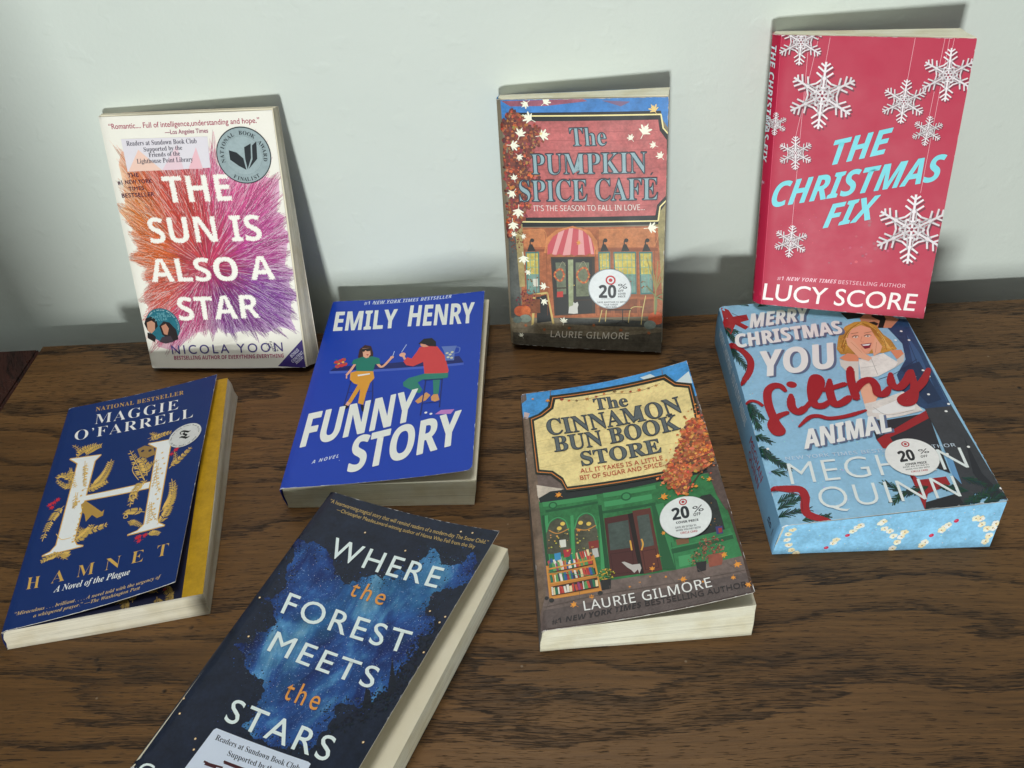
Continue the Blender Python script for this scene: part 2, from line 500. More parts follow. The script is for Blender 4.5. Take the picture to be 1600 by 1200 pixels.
        self.h = h0 + n * 0.0002 + LAYER
    def dots(self, col, n, r0, r1, reg):
        rnd = random.Random(n * 13 + int(reg[0][1] * 10))
        xs = [p[0] for p in reg]; ys = [p[1] for p in reg]; k = 0; guard = 0
        while k < n and guard < n * 30:
            guard += 1
            x = rnd.uniform(min(xs), max(xs)); y = rnd.uniform(min(ys), max(ys))
            if not inside(x, y, reg): continue
            k += 1; r = rnd.uniform(r0, r1) * rnd.uniform(0.6, 1.0); m = 5
            self.add([(x + r * math.cos(i * 6.283 / m), y + r * math.sin(i * 6.283 / m)) for i in range(m)], [tuple(range(m))], tuple(t * rnd.uniform(0.75, 1.0) for t in col), h=self.h + k * 0.00008)
        self.h += n * 0.00008 + LAYER
    def sprig(self, col, a, b, ln):
        rnd = random.Random(int(a[0] * 100 + b[1] * 10))
        dx, dy = b[0] - a[0], b[1] - a[1]; l = math.hypot(dx, dy); t0 = math.atan2(dy, dx)
        n = max(6, int(l / 1.0))
        self.stroke(tuple(t * 0.8 for t in col), 0.5, [a, b], False)
        for i in range(n):
            t = i / n; p = (a[0] + dx * t, a[1] + dy * t)
            for s in (-1, 1):
                g = t0 + s * rnd.uniform(0.35, 0.65); q = ln * rnd.uniform(0.6, 1.0) * (1 - 0.4 * t)
                self.ribbon(tuple(c * rnd.uniform(0.7, 1.3) for c in col), 0.55, [p, (p[0] + q * math.cos(g), p[1] + q * math.sin(g))])
        self.up()
    def fern(self, col, n, ln, pts):
        q = []
        for i in range(21):
            t = i / 20
            if len(pts) == 3: q.append(tuple((1 - t) ** 2 * pts[0][j] + 2 * t * (1 - t) * pts[1][j] + t * t * pts[2][j] for j in (0, 1)))
        self.stroke(col, 0.45, q[::4], False)
        for k in range(n):
            i = int(2 + (k + 0.5) / n * 17); p = q[i]; d = (q[i + 1][0] - q[i - 1][0], q[i + 1][1] - q[i - 1][1])
            t0 = math.atan2(d[1], d[0]); lf = ln * (1 - 0.45 * k / n) * (0.7 if k == 0 else 1)
            for s in (-1, 1):
                g = t0 + s * 0.95
                c = (p[0] + lf * math.cos(g), p[1] + lf * math.sin(g)); m = (p[0] + lf * 0.5 * math.cos(g), p[1] + lf * 0.5 * math.sin(g))
                w = lf * 0.17; nx, ny = -math.sin(g) * w, math.cos(g) * w
                self.h += 0.001
                self.add([p, (m[0] - nx, m[1] - ny), c, (m[0] + nx, m[1] + ny)], [(0, 1, 2, 3)], tuple(t_ * (1.0 if s > 0 else 0.88) for t_ in col))
                self.h += 0.001
                self.ribbon(tuple(t_ * 0.72 for t_ in col), 0.10, [p, (p[0] + lf * 0.8 * math.cos(g), p[1] + lf * 0.8 * math.sin(g))])
        self.up()
    def snowflake(self, col, c, r):
        # paper snowflake: soft drop tone below, then three nested rings of arms
        rnd = random.Random(int(c[0] * 7))
        tilt = rnd.uniform(-0.08, 0.08)
        for sh in (1, 0):
            cc = (120, 22, 54) if sh else col
            ox, oy = (r * 0.045, -r * 0.06) if sh else (0, 0)
            w = r * 0.052
            for i in range(6):
                a = math.radians(90 + 60 * i) + tilt
                R = lambda k, da=0: (c[0] + ox + r * k * math.cos(a + da), c[1] + oy + r * k * math.sin(a + da))
                tone = tuple(t * (1 - 0.05 * (i % 3)) for t in cc)
                self.ribbon(tone, w * 1.2, [R(0.05), R(1.0)])
                for k, ln in ((0.86, 0.16), (0.70, 0.26), (0.50, 0.30)):
                    p = R(k)
                    for s in (-1, 1):
                        g = a + s * math.radians(52)
                        self.ribbon(tone, w, [p, (p[0] + r * ln * math.cos(g), p[1] + r * ln * math.sin(g))])
                for s in (-1, 1):
                    self.ribbon(tone, w, [R(0.55, 0), R(0.42, s * math.pi / 6)])
                    self.ribbon(tuple(t * 0.86 for t in tone), w * 0.9, [R(0.36, s * 0.16), R(0.30, s * math.pi / 6)])
                    self.ribbon(tone, w * 0.9, [R(0.22, 0), R(0.34, s * math.pi / 6)])
                    self.ribbon(tuple(t * 0.8 for t in tone), w * 0.7, [R(0.60, s * 0.10), R(0.22, s * 0.4)])
                self.ribbon(tuple(t * 0.9 for t in tone), w * 1.1, [R(0.2), R(0.2, math.pi / 3)])
            self.up()
    def books(self, p0, p1, h):
        rnd = random.Random(int(p0[1] * 10))
        cols = [(170, 50, 50), (40, 110, 80), (50, 90, 150), (225, 205, 160), (200, 120, 50), (60, 60, 70), (220, 215, 205), (140, 60, 110), (90, 150, 90), (190, 70, 60)]
        dx, dy = p1[0] - p0[0], p1[1] - p0[1]; l = math.hypot(dx, dy); ex, ey = dx / l, dy / l; t = 0.0
        while t < l - 1.2:
            w = rnd.uniform(0.6, 1.7); hh = h * rnd.uniform(0.7, 1.0); k = rnd.uniform(-0.5, 0.5)
            a = (p0[0] + ex * t, p0[1] + ey * t); b = (a[0] + ex * w, a[1] + ey * w)
            self.h += 0.0008
            self.add([a, b, (b[0] - ey * hh + k, b[1] + ex * hh), (a[0] - ey * hh + k, a[1] + ex * hh)], [(0, 1, 2, 3)], rnd.choice(cols), 0.2)
            t += w + 0.08
        self.up()
    def threads(self, c, tips):
        rnd = random.Random(5)
        ang = sorted((math.atan2(p[1] - c[1], p[0] - c[0]), math.hypot(p[0] - c[0], p[1] - c[1])) for p in tips)
        def reach(a):
            best = 40
            for i in range(len(ang)):
                a0, r0 = ang[i]; a1, r1 = ang[(i + 1) % len(ang)]
                if i == len(ang) - 1: a1 += 2 * math.pi
                aa = a if a >= ang[0][0] else a + 2 * math.pi
                if a0 <= aa <= a1:
                    t = (aa - a0) / (a1 - a0); v = min(t, 1 - t) * 2
                    return (r0 * (1 - t) + r1 * t) * (1 - 0.14 * v)
            return best
        # washed ground under the threads
        rings = []
        NA = 72
        for k in range(9):
            rings.append([((c[0] + reach(-math.pi + 2 * math.pi * i / NA) * k / 8 * 0.95 * math.cos(-math.pi + 2 * math.pi * i / NA)), (c[1] + reach(-math.pi + 2 * math.pi * i / NA) * k / 8 * 0.95 * math.sin(-math.pi + 2 * math.pi * i / NA))) for i in range(NA)])
        for k in range(8):
            for i in range(NA):
                q = [rings[k][i], rings[k + 1][i], rings[k + 1][(i + 1) % NA], rings[k][(i + 1) % NA]]
                x = sum(p[0] for p in q) / 4; y = sum(p[1] for p in q) / 4
                f = (1, 1, 1, 1, 1, 0.9, 0.66, 0.36)[k]
                col = [t * f + 238 * (1 - f) for t in self.tone(x, y)]
                if k == 0: q = [q[0], q[1], q[2]]
                self.add(q, [tuple(range(len(q)))], col, 0.1)
        self.up()
        n = 7500
        for i in range(n):
            a = rnd.uniform(-math.pi, math.pi); R = reach(a)
            r0 = R * rnd.uniform(0.0, 0.75); r1 = min(R, r0 + R * rnd.uniform(0.12, 0.5))
            if rnd.random() < 0.42: r1 = R * rnd.uniform(0.8, 1.0); r0 = max(r0, r1 - R * rnd.uniform(0.2, 0.55))
            a2 = a + rnd.uniform(-0.13, 0.13)
            p = (c[0] + r0 * math.cos(a2), c[1] + r0 * math.sin(a2)); q = (c[0] + r1 * math.cos(a), c[1] + r1 * math.sin(a))
            dx, dy = q[0] - p[0], q[1] - p[1]; l = math.hypot(dx, dy) or 1; w = rnd.uniform(0.09, 0.2)
            nx, ny = -dy / l * w, dx / l * w
            m = ((p[0] + q[0]) / 2, (p[1] + q[1]) / 2)
            t = self.tone(*m); f = rnd.choice((0.6, 0.78, 0.9, 1.0, 1.05)); t = [v * f for v in t]
            if rnd.random() < 0.10 + 0.12 * (r1 > R * 0.7): t = [v * 0.3 + 238 * 0.7 for v in t]
            self.add([(p[0] - nx, p[1] - ny), (q[0] - nx * .45, q[1] - ny * .45), (q[0] + nx * .45, q[1] + ny * .45), (p[0] + nx, p[1] + ny)], [(0, 1, 2, 3)], t, h=self.h + i * 1e-5)
        self.h += n * 1e-5 + LAYER
    def tone(self, x, y):
        c = SUN_CENTRE
        # hue by place on the cover: orange left, coral and pink above and right, violet below
        dx, dy = (x - c[0]) / 62, (y - c[1]) / 92
        cs = [((-1.0, 0.55), (238, 138, 44)), ((-0.75, 0.1), (232, 112, 48)), ((-0.2, 0.5), (216, 74, 64)), ((0.1, 0.05), (206, 56, 92)), ((0.55, 0.75), (220, 84, 148)), ((0.7, 0.2), (196, 62, 150)), ((0.2, -0.35), (130, 46, 136)), ((0.75, -0.3), (132, 62, 160)), ((0.2, -0.75), (104, 58, 154)), ((-0.45, -0.45), (196, 62, 124)), ((-0.7, -0.25), (220, 92, 70)), ((-0.5, -0.75), (190, 78, 140))]
        ws = [(1 / (0.02 + (dx - p[0]) ** 2 + (dy - p[1]) ** 2) ** 1.6, q) for p, q in cs]
        s = sum(w for w, q in ws)
        return [sum(w * q[j] for w, q in ws) / s for j in (0, 1, 2)]
    def feed(self, items):
        for it in items:
            k = it[0]
            first = len(self.vs); self.h = 0.0
            if k == 'P': self.poly(it[1], it[2], it[3])
            elif k == 'L': self.stroke(it[1], it[2], it[3])
            elif k == 'S': self.stroke(it[1], it[2], it[3], True, True)
            elif k == 'T': self.text(*it[1:])
            elif k == 'C': self.disc(it[1], it[2], it[3], it[4])
            elif k == 'A': self.arc(*it[1:])
            elif k == 'F': self.scatter(it[1], it[2], it[3], it[4])
            elif k == 'M': self.leaf(*it[1:])
            elif k == 'X': self.snowflake(*it[1:])
            elif k == 'N': self.sprig(*it[1:])
            elif k == 'K': self.books(*it[1:])
            elif k == 'D': self.dots(it[1], it[2], it[3], it[4], it[5])
            elif k == 'V': self.fern(it[1], it[2], it[3], it[4])
            elif k == 'H': self.threads(it[1], it[2])
            new = self.vs[first:]
            if not new: continue
            # sit just above whatever this shape overlaps on the cover
            bb = (min(v[0] for v in new), min(v[1] for v in new), max(v[0] for v in new), max(v[1] for v in new))
            loose = k in 'FDVNM'
            base = LAYER + max([t for q, t, z in self.stack if not (loose and z == k) and q[0] < bb[2] and q[2] > bb[0] and q[1] < bb[3] and q[3] > bb[1]] + [0.0]) + self.rise
            self.rise = 0.0
            if loose: base += (len(self.stack) * 0.37 % 1.0) * 0.012
            self.vs[first:] = [(v[0], v[1], v[2] + base) for v in new]
            self.stack.append((bb, base + max(v[2] for v in new), k))
    def bm(self, bounds, round_cut=None):
        bm = bmesh.new()
        lay = bm.loops.layers.float_color.new('Col')
        vs = [bm.verts.new(v) for v in self.vs]
        for f, c in zip(self.fs, self.cols):
            try: q = bm.faces.new([vs[i] for i in f])
            except ValueError: continue
            for lp in q.loops: lp[lay] = c
        big = [q for q in bm.faces if len(q.verts) > 4]
        if big: bmesh.ops.triangulate(bm, faces=big)
        x0, y0, x1, y1 = bounds
        for co, no in (((x0, 0, 0), (-1, 0, 0)), ((x1, 0, 0), (1, 0, 0)), ((0, y0, 0), (0, -1, 0)), ((0, y1, 0), (0, 1, 0))):
            bmesh.ops.bisect_plane(bm, geom=bm.verts[:] + bm.edges[:] + bm.faces[:], plane_co=co, plane_no=no, clear_outer=True)
        for ax in (0, 1):       # cut along the fold grid so that the print can follow the bend
            no = (1, 0, 0) if ax == 0 else (0, 1, 0)
            bucket = {}
            def put(q):
                cs = [v.co[ax] for v in q.verts]
                k = math.floor(min(cs) / STEP + 1e-4) + 1
                if k * STEP < max(cs) - 1e-4: bucket.setdefault(k, []).append(q)
            for q in bm.faces: put(q)
            while bucket:
                k = min(bucket); fs = bucket.pop(k)
                g = set(fs)
                for q in fs: g.update(q.edges); g.update(q.verts)
                r = bmesh.ops.bisect_plane(bm, geom=list(g), dist=1e-6, plane_co=(k * STEP, 0, 0) if ax == 0 else (0, k * STEP, 0), plane_no=no)
                seen = set()
                for q in r['geom']:
                    if isinstance(q, bmesh.types.BMFace) and q.is_valid and q not in seen:
                        seen.add(q)
                        cs = [v.co[ax] for v in q.verts]
                        if min(cs) > k * STEP - 1e-4: put(q)
        return bm
def inside(x, y, reg):
    r = False; n = len(reg); j = n - 1
    for i in range(n):
        a, b = reg[i], reg[j]
        if (a[1] > y) != (b[1] > y) and x < (b[0] - a[0]) * (y - a[1]) / (b[1] - a[1]) + a[0]: r = not r
        j = i
    return r

def lay_on_cover(sheet, c, name, mat, parent, lift):
    bm = sheet.bm((0, 0, c['W'], c['H']))
    place(bm, c, [v.co.z + lift for v in bm.verts])
    for q in bm.faces: q.smooth = True
    bm.normal_update()
    return link(name, mesh_from(bm, name, mat, True), parent)
def place(bm, c, hs):
    vs = list(bm.verts)
    x = np.array([v.co.x for v in vs]); y = np.array([v.co.y for v in vs]); h = np.array(hs)
    p = surf(c, x, y)
    n = np.cross(surf(c, x + .5, y) - surf(c, x - .5, y), surf(c, x, y + .5) - surf(c, x, y - .5))
    n /= np.linalg.norm(n, axis=1)[:, None]
    q = (p + n * h[:, None]) * 0.001
    for v, k in zip(vs, q): v.co = k

def rounded(W, H, rad):      # outline of the flat cover, corner radii BL, BR, TR, TL
    pts = []
    for (cx, cy, sx, sy, r, a0) in ((0, 0, 1, 1, rad[0], 180), (W, 0, -1, 1, rad[1], 270), (W, H, -1, -1, rad[2], 0), (0, H, 1, -1, rad[3], 90)):
        for k in range(6 if r > .3 else 1):
            a = math.radians(a0 + (18 * k if r > .3 else 0))
            ox, oy = cx + sx * r, cy + sy * r
            pts.append((ox + r * math.cos(a), oy + r * math.sin(a)) if r > .3 else (cx, cy))
    return pts

def front_cover(c, mat, parent):
    s = Sheet(c['gain'])
    s.add(rounded(c['W'], c['H'], c['rad']), [tuple(range(len(rounded(c['W'], c['H'], c['rad']))))], c['col'], c.get('paint', 0.0))
    bm = s.bm((0, 0, c['W'], c['H']))
    lay = bm.loops.layers.float_color['Col']
    top = [q for q in bm.faces]
    r = bmesh.ops.extrude_face_region(bm, geom=top)      # the copy becomes the printed face; originals the inside
    newv = {v for v in r['geom'] if isinstance(v, bmesh.types.BMVert)}
    newf = {q for q in r['geom'] if isinstance(q, bmesh.types.BMFace)}
    place(bm, c, [0.0 if v in newv else -0.32 for v in bm.verts])
    edge = lin((226, 222, 212)); inner = lin((222, 216, 200))
    for q in bm.faces:
        if q not in newf:
            for lp in q.loops: lp[lay] = (*edge, 0.1)
    bmesh.ops.recalc_face_normals(bm, faces=bm.faces[:])
    me = mesh_from(bm, 'front_cover', mat, False)
    for p in me.polygons: p.use_smooth = True
    me.set_sharp_from_angle(angle=math.radians(40))
    return link('front_cover', me, parent)

def page_block(c, bot, top, mat, parent, seed, wob=0.25):
    """Hexahedron of paper: fine grid, slightly uneven; UV = metres along the edge / through the thickness."""
    rnd = random.Random(seed)
    nx, ny, nz = 24, 24, 6
    ph = [rnd.uniform(0, 6.28) for _ in range(8)]
    def pt(u, v, w):
        u = u ** 2.0
        q = [0, 0, 0]
        for k in range(3):
            b = (1 - u) * (1 - v) * bot[0][k] + u * (1 - v) * bot[1][k] + u * v * bot[2][k] + (1 - u) * v * bot[3][k]
            t = (1 - u) * (1 - v) * top[0][k] + u * (1 - v) * top[1][k] + u * v * top[2][k] + (1 - u) * v * top[3][k]
            q[k] = b * (1 - w) + t * w
        x = u * c['W']
        if x < c['roll'] + 0.6: q[2] -= w * (c['roll'] + 0.6) * (1 - x / (c['roll'] + 0.6)) ** 2 * 0.95
        q[2] -= 0.1 * w
        bul = math.sin(math.pi * w) * 0.5
        q[0] += (u - 0.5) * 2 * (wob * math.sin(v * 7 + ph[0]) * 0.5 + wob * math.sin(w * 9 + ph[1]) * 0.6 + bul * wob)
        q[1] += (v - 0.5) * 2 * (wob * math.sin(u * 6 + ph[2]) * 0.5 + wob * math.sin(w * 8 + ph[3]) * 0.6)
        return Vector(q) * 0.001
    bm = bmesh.new(); uv = bm.loops.layers.uv.new('UVMap'); cache = {}
    def V(i, j, k):
        if (i, j, k) not in cache: cache[(i, j, k)] = bm.verts.new(pt(i / nx, j / ny, k / nz))
        return cache[(i, j, k)]
    def quad(ids, fn):
        f = bm.faces.new([V(*i) for i in ids])
        for lp, i in zip(f.loops, ids): lp[uv].uv = fn(i)
    Wm = 0.13; Hm = 0.21; Tm = (top[0][2] - bot[0][2]) * 0.001
    for i in range(nx):
        for k in range(nz):
            quad([(i, 0, k), (i + 1, 0, k), (i + 1, 0, k + 1), (i, 0, k + 1)], lambda q: (q[0] / nx * Wm, q[2] / nz * Tm))
            quad([(i, ny, k), (i, ny, k + 1), (i + 1, ny, k + 1), (i + 1, ny, k)], lambda q: (q[0] / nx * Wm, q[2] / nz * Tm))
    for j in range(ny):
        for k in range(nz):
            quad([(nx, j, k), (nx, j + 1, k), (nx, j + 1, k + 1), (nx, j, k + 1)], lambda q: (q[1] / ny * Hm, q[2] / nz * Tm))
            quad([(0, j, k), (0, j, k + 1), (0, j + 1, k + 1), (0, j + 1, k)], lambda q: (q[1] / ny * Hm, q[2] / nz * Tm))
    bm.faces.ensure_lookup_table()
    for i in range(nx):
        for j in range(ny):
            f = bm.faces.new([V(i, j, nz), V(i + 1, j, nz), V(i + 1, j + 1, nz), V(i, j + 1, nz)]); f.material_index = 1
            f = bm.faces.new([V(i, j, 0), V(i, j + 1, 0), V(i + 1, j + 1, 0), V(i + 1, j, 0)]); f.material_index = 1
    me = bpy.data.meshes.new('page_block'); bm.to_mesh(me); bm.free()
    me.materials.append(mat); me.materials.append(MAT['paper'])
    for p in me.polygons: p.use_smooth = True
    me.set_sharp_from_angle(angle=math.radians(45))
    return link('page_block', me, parent)

def colored(bm, col, name, mat, parent):
    lay = bm.loops.layers.float_color.new('Col')
    for q in bm.faces:
        for lp in q.loops: lp[lay] = (*lin(col), 0.0)
    bmesh.ops.recalc_face_normals(bm, faces=bm.faces[:])
    return link(name, mesh_from(bm, name, mat, True), parent)

def wrap_parts(c, bot, col, mat, parent):
    # spine: curved strip from the cover's bound edge down to the back; back cover: thin card under the block
    bm = bmesh.new(); n = 40; m = 8; g = []
    for j in range(n + 1):
        y = c['H'] * j / n; p = cover_point(c, 0, y); v = j / n
        b = (bot[0][0] * (1 - v) + bot[3][0] * v, bot[0][1] * (1 - v) + bot[3][1] * v, 0.02)
        row = []
        for k in range(m + 1):
            t = k / m; bul = math.sin(math.pi * t) * c.get('spine_bulge', 0.8)
            row.append([p[i] * (1 - t) + b[i] * t - (bul if i == 0 else 0) for i in range(3)])
        g.append(row)
    out = [[bm.verts.new(Vector(q) * 0.001) for q in r] for r in g]
    inn = [[bm.verts.new((Vector(q) + Vector((0.33, 0, 0))) * 0.001) for q in r] for r in g]
    for j in range(n):
        for k in range(m):
            bm.faces.new([out[j][k], out[j + 1][k], out[j + 1][k + 1], out[j][k + 1]])
            bm.faces.new([inn[j][k], inn[j][k + 1], inn[j + 1][k + 1], inn[j + 1][k]])
    for k in range(m):
        bm.faces.new([out[0][k], out[0][k + 1], inn[0][k + 1], inn[0][k]]); bm.faces.new([out[n][k], inn[n][k], inn[n][k + 1], out[n][k + 1]])
    sp = colored(bm, col, 'spine', mat, parent)
    bm = bmesh.new()
    q = [Vector((p[0], p[1], 0.0)) for p in bot]
    lo = [bm.verts.new(v * 0.001) for v in q]; hi = [bm.verts.new((v + Vector((0, 0, 0.3))) * 0.001) for v in q]
    bm.faces.new(lo[::-1]); bm.faces.new(hi)
    for i in range(4): bm.faces.new([lo[i], lo[(i + 1) % 4], hi[(i + 1) % 4], hi[i]])
    bc = colored(bm, col, 'back_cover', mat, parent)
    for p in bc.data.polygons: p.use_smooth = False
    return sp, bc

# ---------------------------------------------------------------- setting: wall, dresser top, neighbouring chest
YW = 0.67299      # face of the wall
YB = 0.64299      # back edge of the dresser, a finger's width off the wall
bm = bmesh.new()
box_bm(bm, (-2.2, YW, -1.0), (2.2, YW + 0.12, 1.7))
tag(link('wall', mesh_from(bm, 'wall', MAT['wall'])), 'pale grey green painted wall with faint roller texture behind the books', 'wall')

# unseen panel added out of frame to shade the left of the wall
bm = bmesh.new()
box_bm(bm, (-1.9, -0.47, -1.0), (-0.393, -0.37, 1.7), 0.004)
tag(link('added_shade_panel', mesh_from(bm, 'added_shade_panel', MAT['wall'])), 'unseen pale panel added outside the left edge to shade the back wall', 'wall')

def table():
    t = empty('dresser', Matrix.Translation((0.2, 0.45, -0.8)))
    tag(t, 'long dark brown oak dresser top that all the books stand on', 'dresser')
    def part(name, lo, hi, bev):
        bm = bmesh.new(); box_bm(bm, lo, hi, bev)
        o = link(name, mesh_from(bm, name, MAT['wood']), t)
        o.matrix_parent_inverse = t.matrix_world.inverted()
        return o
    # the top is a slab whose left end runs along the seam
    bm = bmesh.new()
    A = [(-0.499,0.6422),(-0.4993,0.5584)]
    x1 = 1.15; yb = YB; yf = 0.232
    def sx(y): return A[0][0] + (A[1][0] - A[0][0]) * (y - A[0][1]) / (A[1][1] - A[0][1])
    pl = [(sx(yf), yf), (x1, yf), (x1, yb), (sx(yb), yb)]
    lo = [bm.verts.new((x, y, -0.028)) for x, y in pl]; hi = [bm.verts.new((x, y, 0.0)) for x, y in pl]
    bm.faces.new(lo[::-1]); bm.faces.new(hi)
    for i in range(4): bm.faces.new([lo[i], lo[(i + 1) % 4], hi[(i + 1) % 4], hi[i]])
    bmesh.ops.bevel(bm, geom=bm.edges[:], offset=0.0016, segments=3, affect='EDGES')
    o = link('tabletop', mesh_from(bm, 'tabletop', MAT['wood']), t); o.matrix_parent_inverse = t.matrix_world.inverted()
    part('cabinet_body', (-0.36, 0.262, -0.80), (1.12, YB - 0.01, -0.0285), 0.003)
    # the neighbouring chest, a touch lower
    t2 = empty('chest', Matrix.Translation((-0.8, 0.45, -0.8)))
    tag(t2, 'dark red brown polished chest beside the oak dresser at the far left', 'chest')
    bm = bmesh.new(); g = 0.0022
    pl = [(-1.2, yf + 0.03), (sx(yf + 0.03) - g, yf + 0.03), (sx(yb) - g, yb - 0.002), (-1.2, yb - 0.002)]
    lo = [bm.verts.new((x, y, -0.03)) for x, y in pl]; hi = [bm.verts.new((x, y, -0.0015)) for x, y in pl]
    bm.faces.new(lo[::-1]); bm.faces.new(hi)
    for i in range(4): bm.faces.new([lo[i], lo[(i + 1) % 4], hi[(i + 1) % 4], hi[i]])
    bmesh.ops.bevel(bm, geom=bm.edges[:], offset=0.0022, segments=3, affect='EDGES')
    o = link('chest_top', mesh_from(bm, 'chest_top', MAT['wood2']), t2); o.matrix_parent_inverse = t2.matrix_world.inverted()
    bm = bmesh.new(); box_bm(bm, (-1.18, yf + 0.05, -0.80), (-0.62, YB - 0.01, -0.0305), 0.003)
    o = link('chest_body', mesh_from(bm, 'chest_body', MAT['wood2']), t2); o.matrix_parent_inverse = t2.matrix_world.inverted()
table()

# ---------------------------------------------------------------- the books
COVERS = {
    'sun': {'W': 139.3,'H': 209.5,'corners': [(-1.4,0.5,13.5),(137,1.7,13.9),(141.7,209.6,13.9),(1.1,209.3,13.5)],'lift': (0,0),'p': 2,'bow': 1.2,'roll': 2.0,'rad': [2.5,1,0.5,1],'col': (240,238,228),'spine_col': (228,220,205),'gain': 1.0,'bot': [(0,2,0),(145,2.5,0),(141.5,210.5,0),(0,210.2,0)],'top': [(0,1.4,13),(138.5,2.4,13.4),(142.6,210.6,13.4),(1.4,210.2,13)],'pages': 'pages_grey','wob': 0.5},
    'pump': {'W': 123.7,'H': 200,'corners': [(-0.6,1.2,21.2),(123.3,-1.4,21.2),(123.8,200.1,21.2),(-1.6,199.4,21.2)],'lift': (0,0),'p': 2,'bow': 1.6,'roll': 4,'rad': [0.5,0.5,6,0.5],'col': (128,118,98),'spine_col': (60,128,190),'gain': 1.0,'mat': 'gloss','bot': [(0,1,0),(123,0.5,0),(123.6,202.4,0),(-2.5,198.6,0)],'top': [(0,1.8,20.8),(123,-0.6,20.8),(123.6,201.2,20.8),(-0.6,200,20.8)]},
    'fix': {'W': 126.6,'H': 198.2,'corners': [(2,1.6,27.3),(126.4,-1.5,27.3),(127.9,196.8,27.3),(-1.8,198.9,27.3)],'lift': (0,0),'p': 2,'bow': 0.8,'roll': 6,'rad': [0.5,0.5,0.5,0.5],'col': (184,30,68),'spine_col': (176,32,66),'gain': 1.0,'mat': 'gloss','bot': [(1.8,1.4,0),(124.8,0,0),(120.8,199.9,0),(0.5,198,0)],'top': [(2,1.8,26.8),(126,-1,26.9),(127.2,197.2,26.9),(-1,199,26.8)]},
    'merry': {'W': 136,'H': 219.7,'corners': [(0.3,-0.1,31),(135.6,0.4,38.8),(136,219.7,35.3),(0.9,219.4,36.8)],'lift': (0,0),'p': 2,'bow': 0.6,'roll': 2.5,'rad': [0.5,1.5,1,0.5],'col': (140,186,216),'paint': 0.15,'spine_col': (118,172,212),'gain': 1.2,'wob': 0,'bot': [(-2.6,2.7,0),(132.4,-3.2,0),(133.5,219,0),(-1,219,0)],'top': [(0.6,0.2,30.5),(135.2,0.6,38.2),(135.5,219.2,34.7),(1.2,219,36.2)]},
    'funny': {'W': 134.4,'H': 212.7,'corners': [(-1.8,-0.9,24.1),(134.9,0.1,22.7),(134.4,212.7,20.5),(1.4,213.2,27.2)],'lift': (9.5,8),'p': 2.2,'bow': 0.4,'roll': 2,'rad': [0.5,5,0.8,0.5],'col': (20,60,168),'spine_col': (24,54,160),'gain': 1.2,'bot': [(-1.5,2.5,0),(132.7,-2.8,0),(136,212.5,0),(1,212.5,0)],'top': [(-0.6,0.8,23.3),(136.5,0.7,21.4),(137.2,213.5,18.6),(1.6,212.4,26.4)],'wob': 0.35},
    'cinn': {'W': 126.5,'H': 204.5,'corners': [(0.2,0,22.9),(124.2,0.3,28.2),(124.3,206.2,25.5),(0.4,204.6,26.7)],'lift': (12,16),'p': 2.2,'bow': 0,'roll': 2,'rad': [0.5,1.5,0.5,0.5],'col': (108,93,88),'paint': 0.4,'spine_col': (86,84,84),'gain': 1.2,'bot': [(-2.3,1.2,0),(124.7,-1.4,0),(126,204,0),(0,204,0)],'top': [(0.5,0.3,22.2),(125.8,0.4,27.6),(126.5,204,24.8),(1,204,25.8)],'wob': 0.3},
    'ham': {'W': 119.5,'H': 212.5,'corners': [(0.6,0.4,17.4),(114.1,6.6,20),(121,214,21),(-0.8,211.9,18.5)],'lift': (9,5.8),'p': 2.2,'bow': 0,'roll': 2,'rad': [0.5,0.8,0.5,0.5],'col': (18,46,104),'spine_col': (18,40,90),'gain': 1.15,'mat': 'gloss','bot': [(-2,-0.5,0),(127.9,-0.3,0),(129.7,214.4,0),(0,212,0)],'top': [(0.6,0.9,16.2),(129.6,0.4,19.2),(128.4,213.8,20.8),(-0.4,211.6,17.2)],'pages': 'pages_grey','wob': 0.5},
    'ham_inner': {'W': 129.2,'H': 212.5,'corners': [(0.6,0.8,16.6),(129.4,0.6,19.7),(128.2,213.8,21.3),(-0.4,211.6,17.6)],'lift': (0.2,0.4),'p': 2,'bow': 0,'roll': 2,'rad': [0,2,2,0],'col': (22,26,52),'gain': 1.1},
    'forest': {'W': 133,'H': 211,'corners': [(0.8,2,21.4),(126,0.5,22.4),(131.6,209.8,22),(-0.2,211.8,23.4)],'lift': (13,13.2),'p': 2.4,'bow': 0,'roll': 2.5,'rad': [0.5,0.5,0.8,0.5],'col': (24,32,50),'paint': 0.5,'spine_col': (26,34,60),'gain': 1.2,'bot': [(-1.5,2,0),(136.3,1,0),(135,209,0),(-2,210.5,0)],'top': [(0,2,20.8),(138.6,1,21.1),(136.6,208.6,21.1),(0,210.5,22.4)]},
}
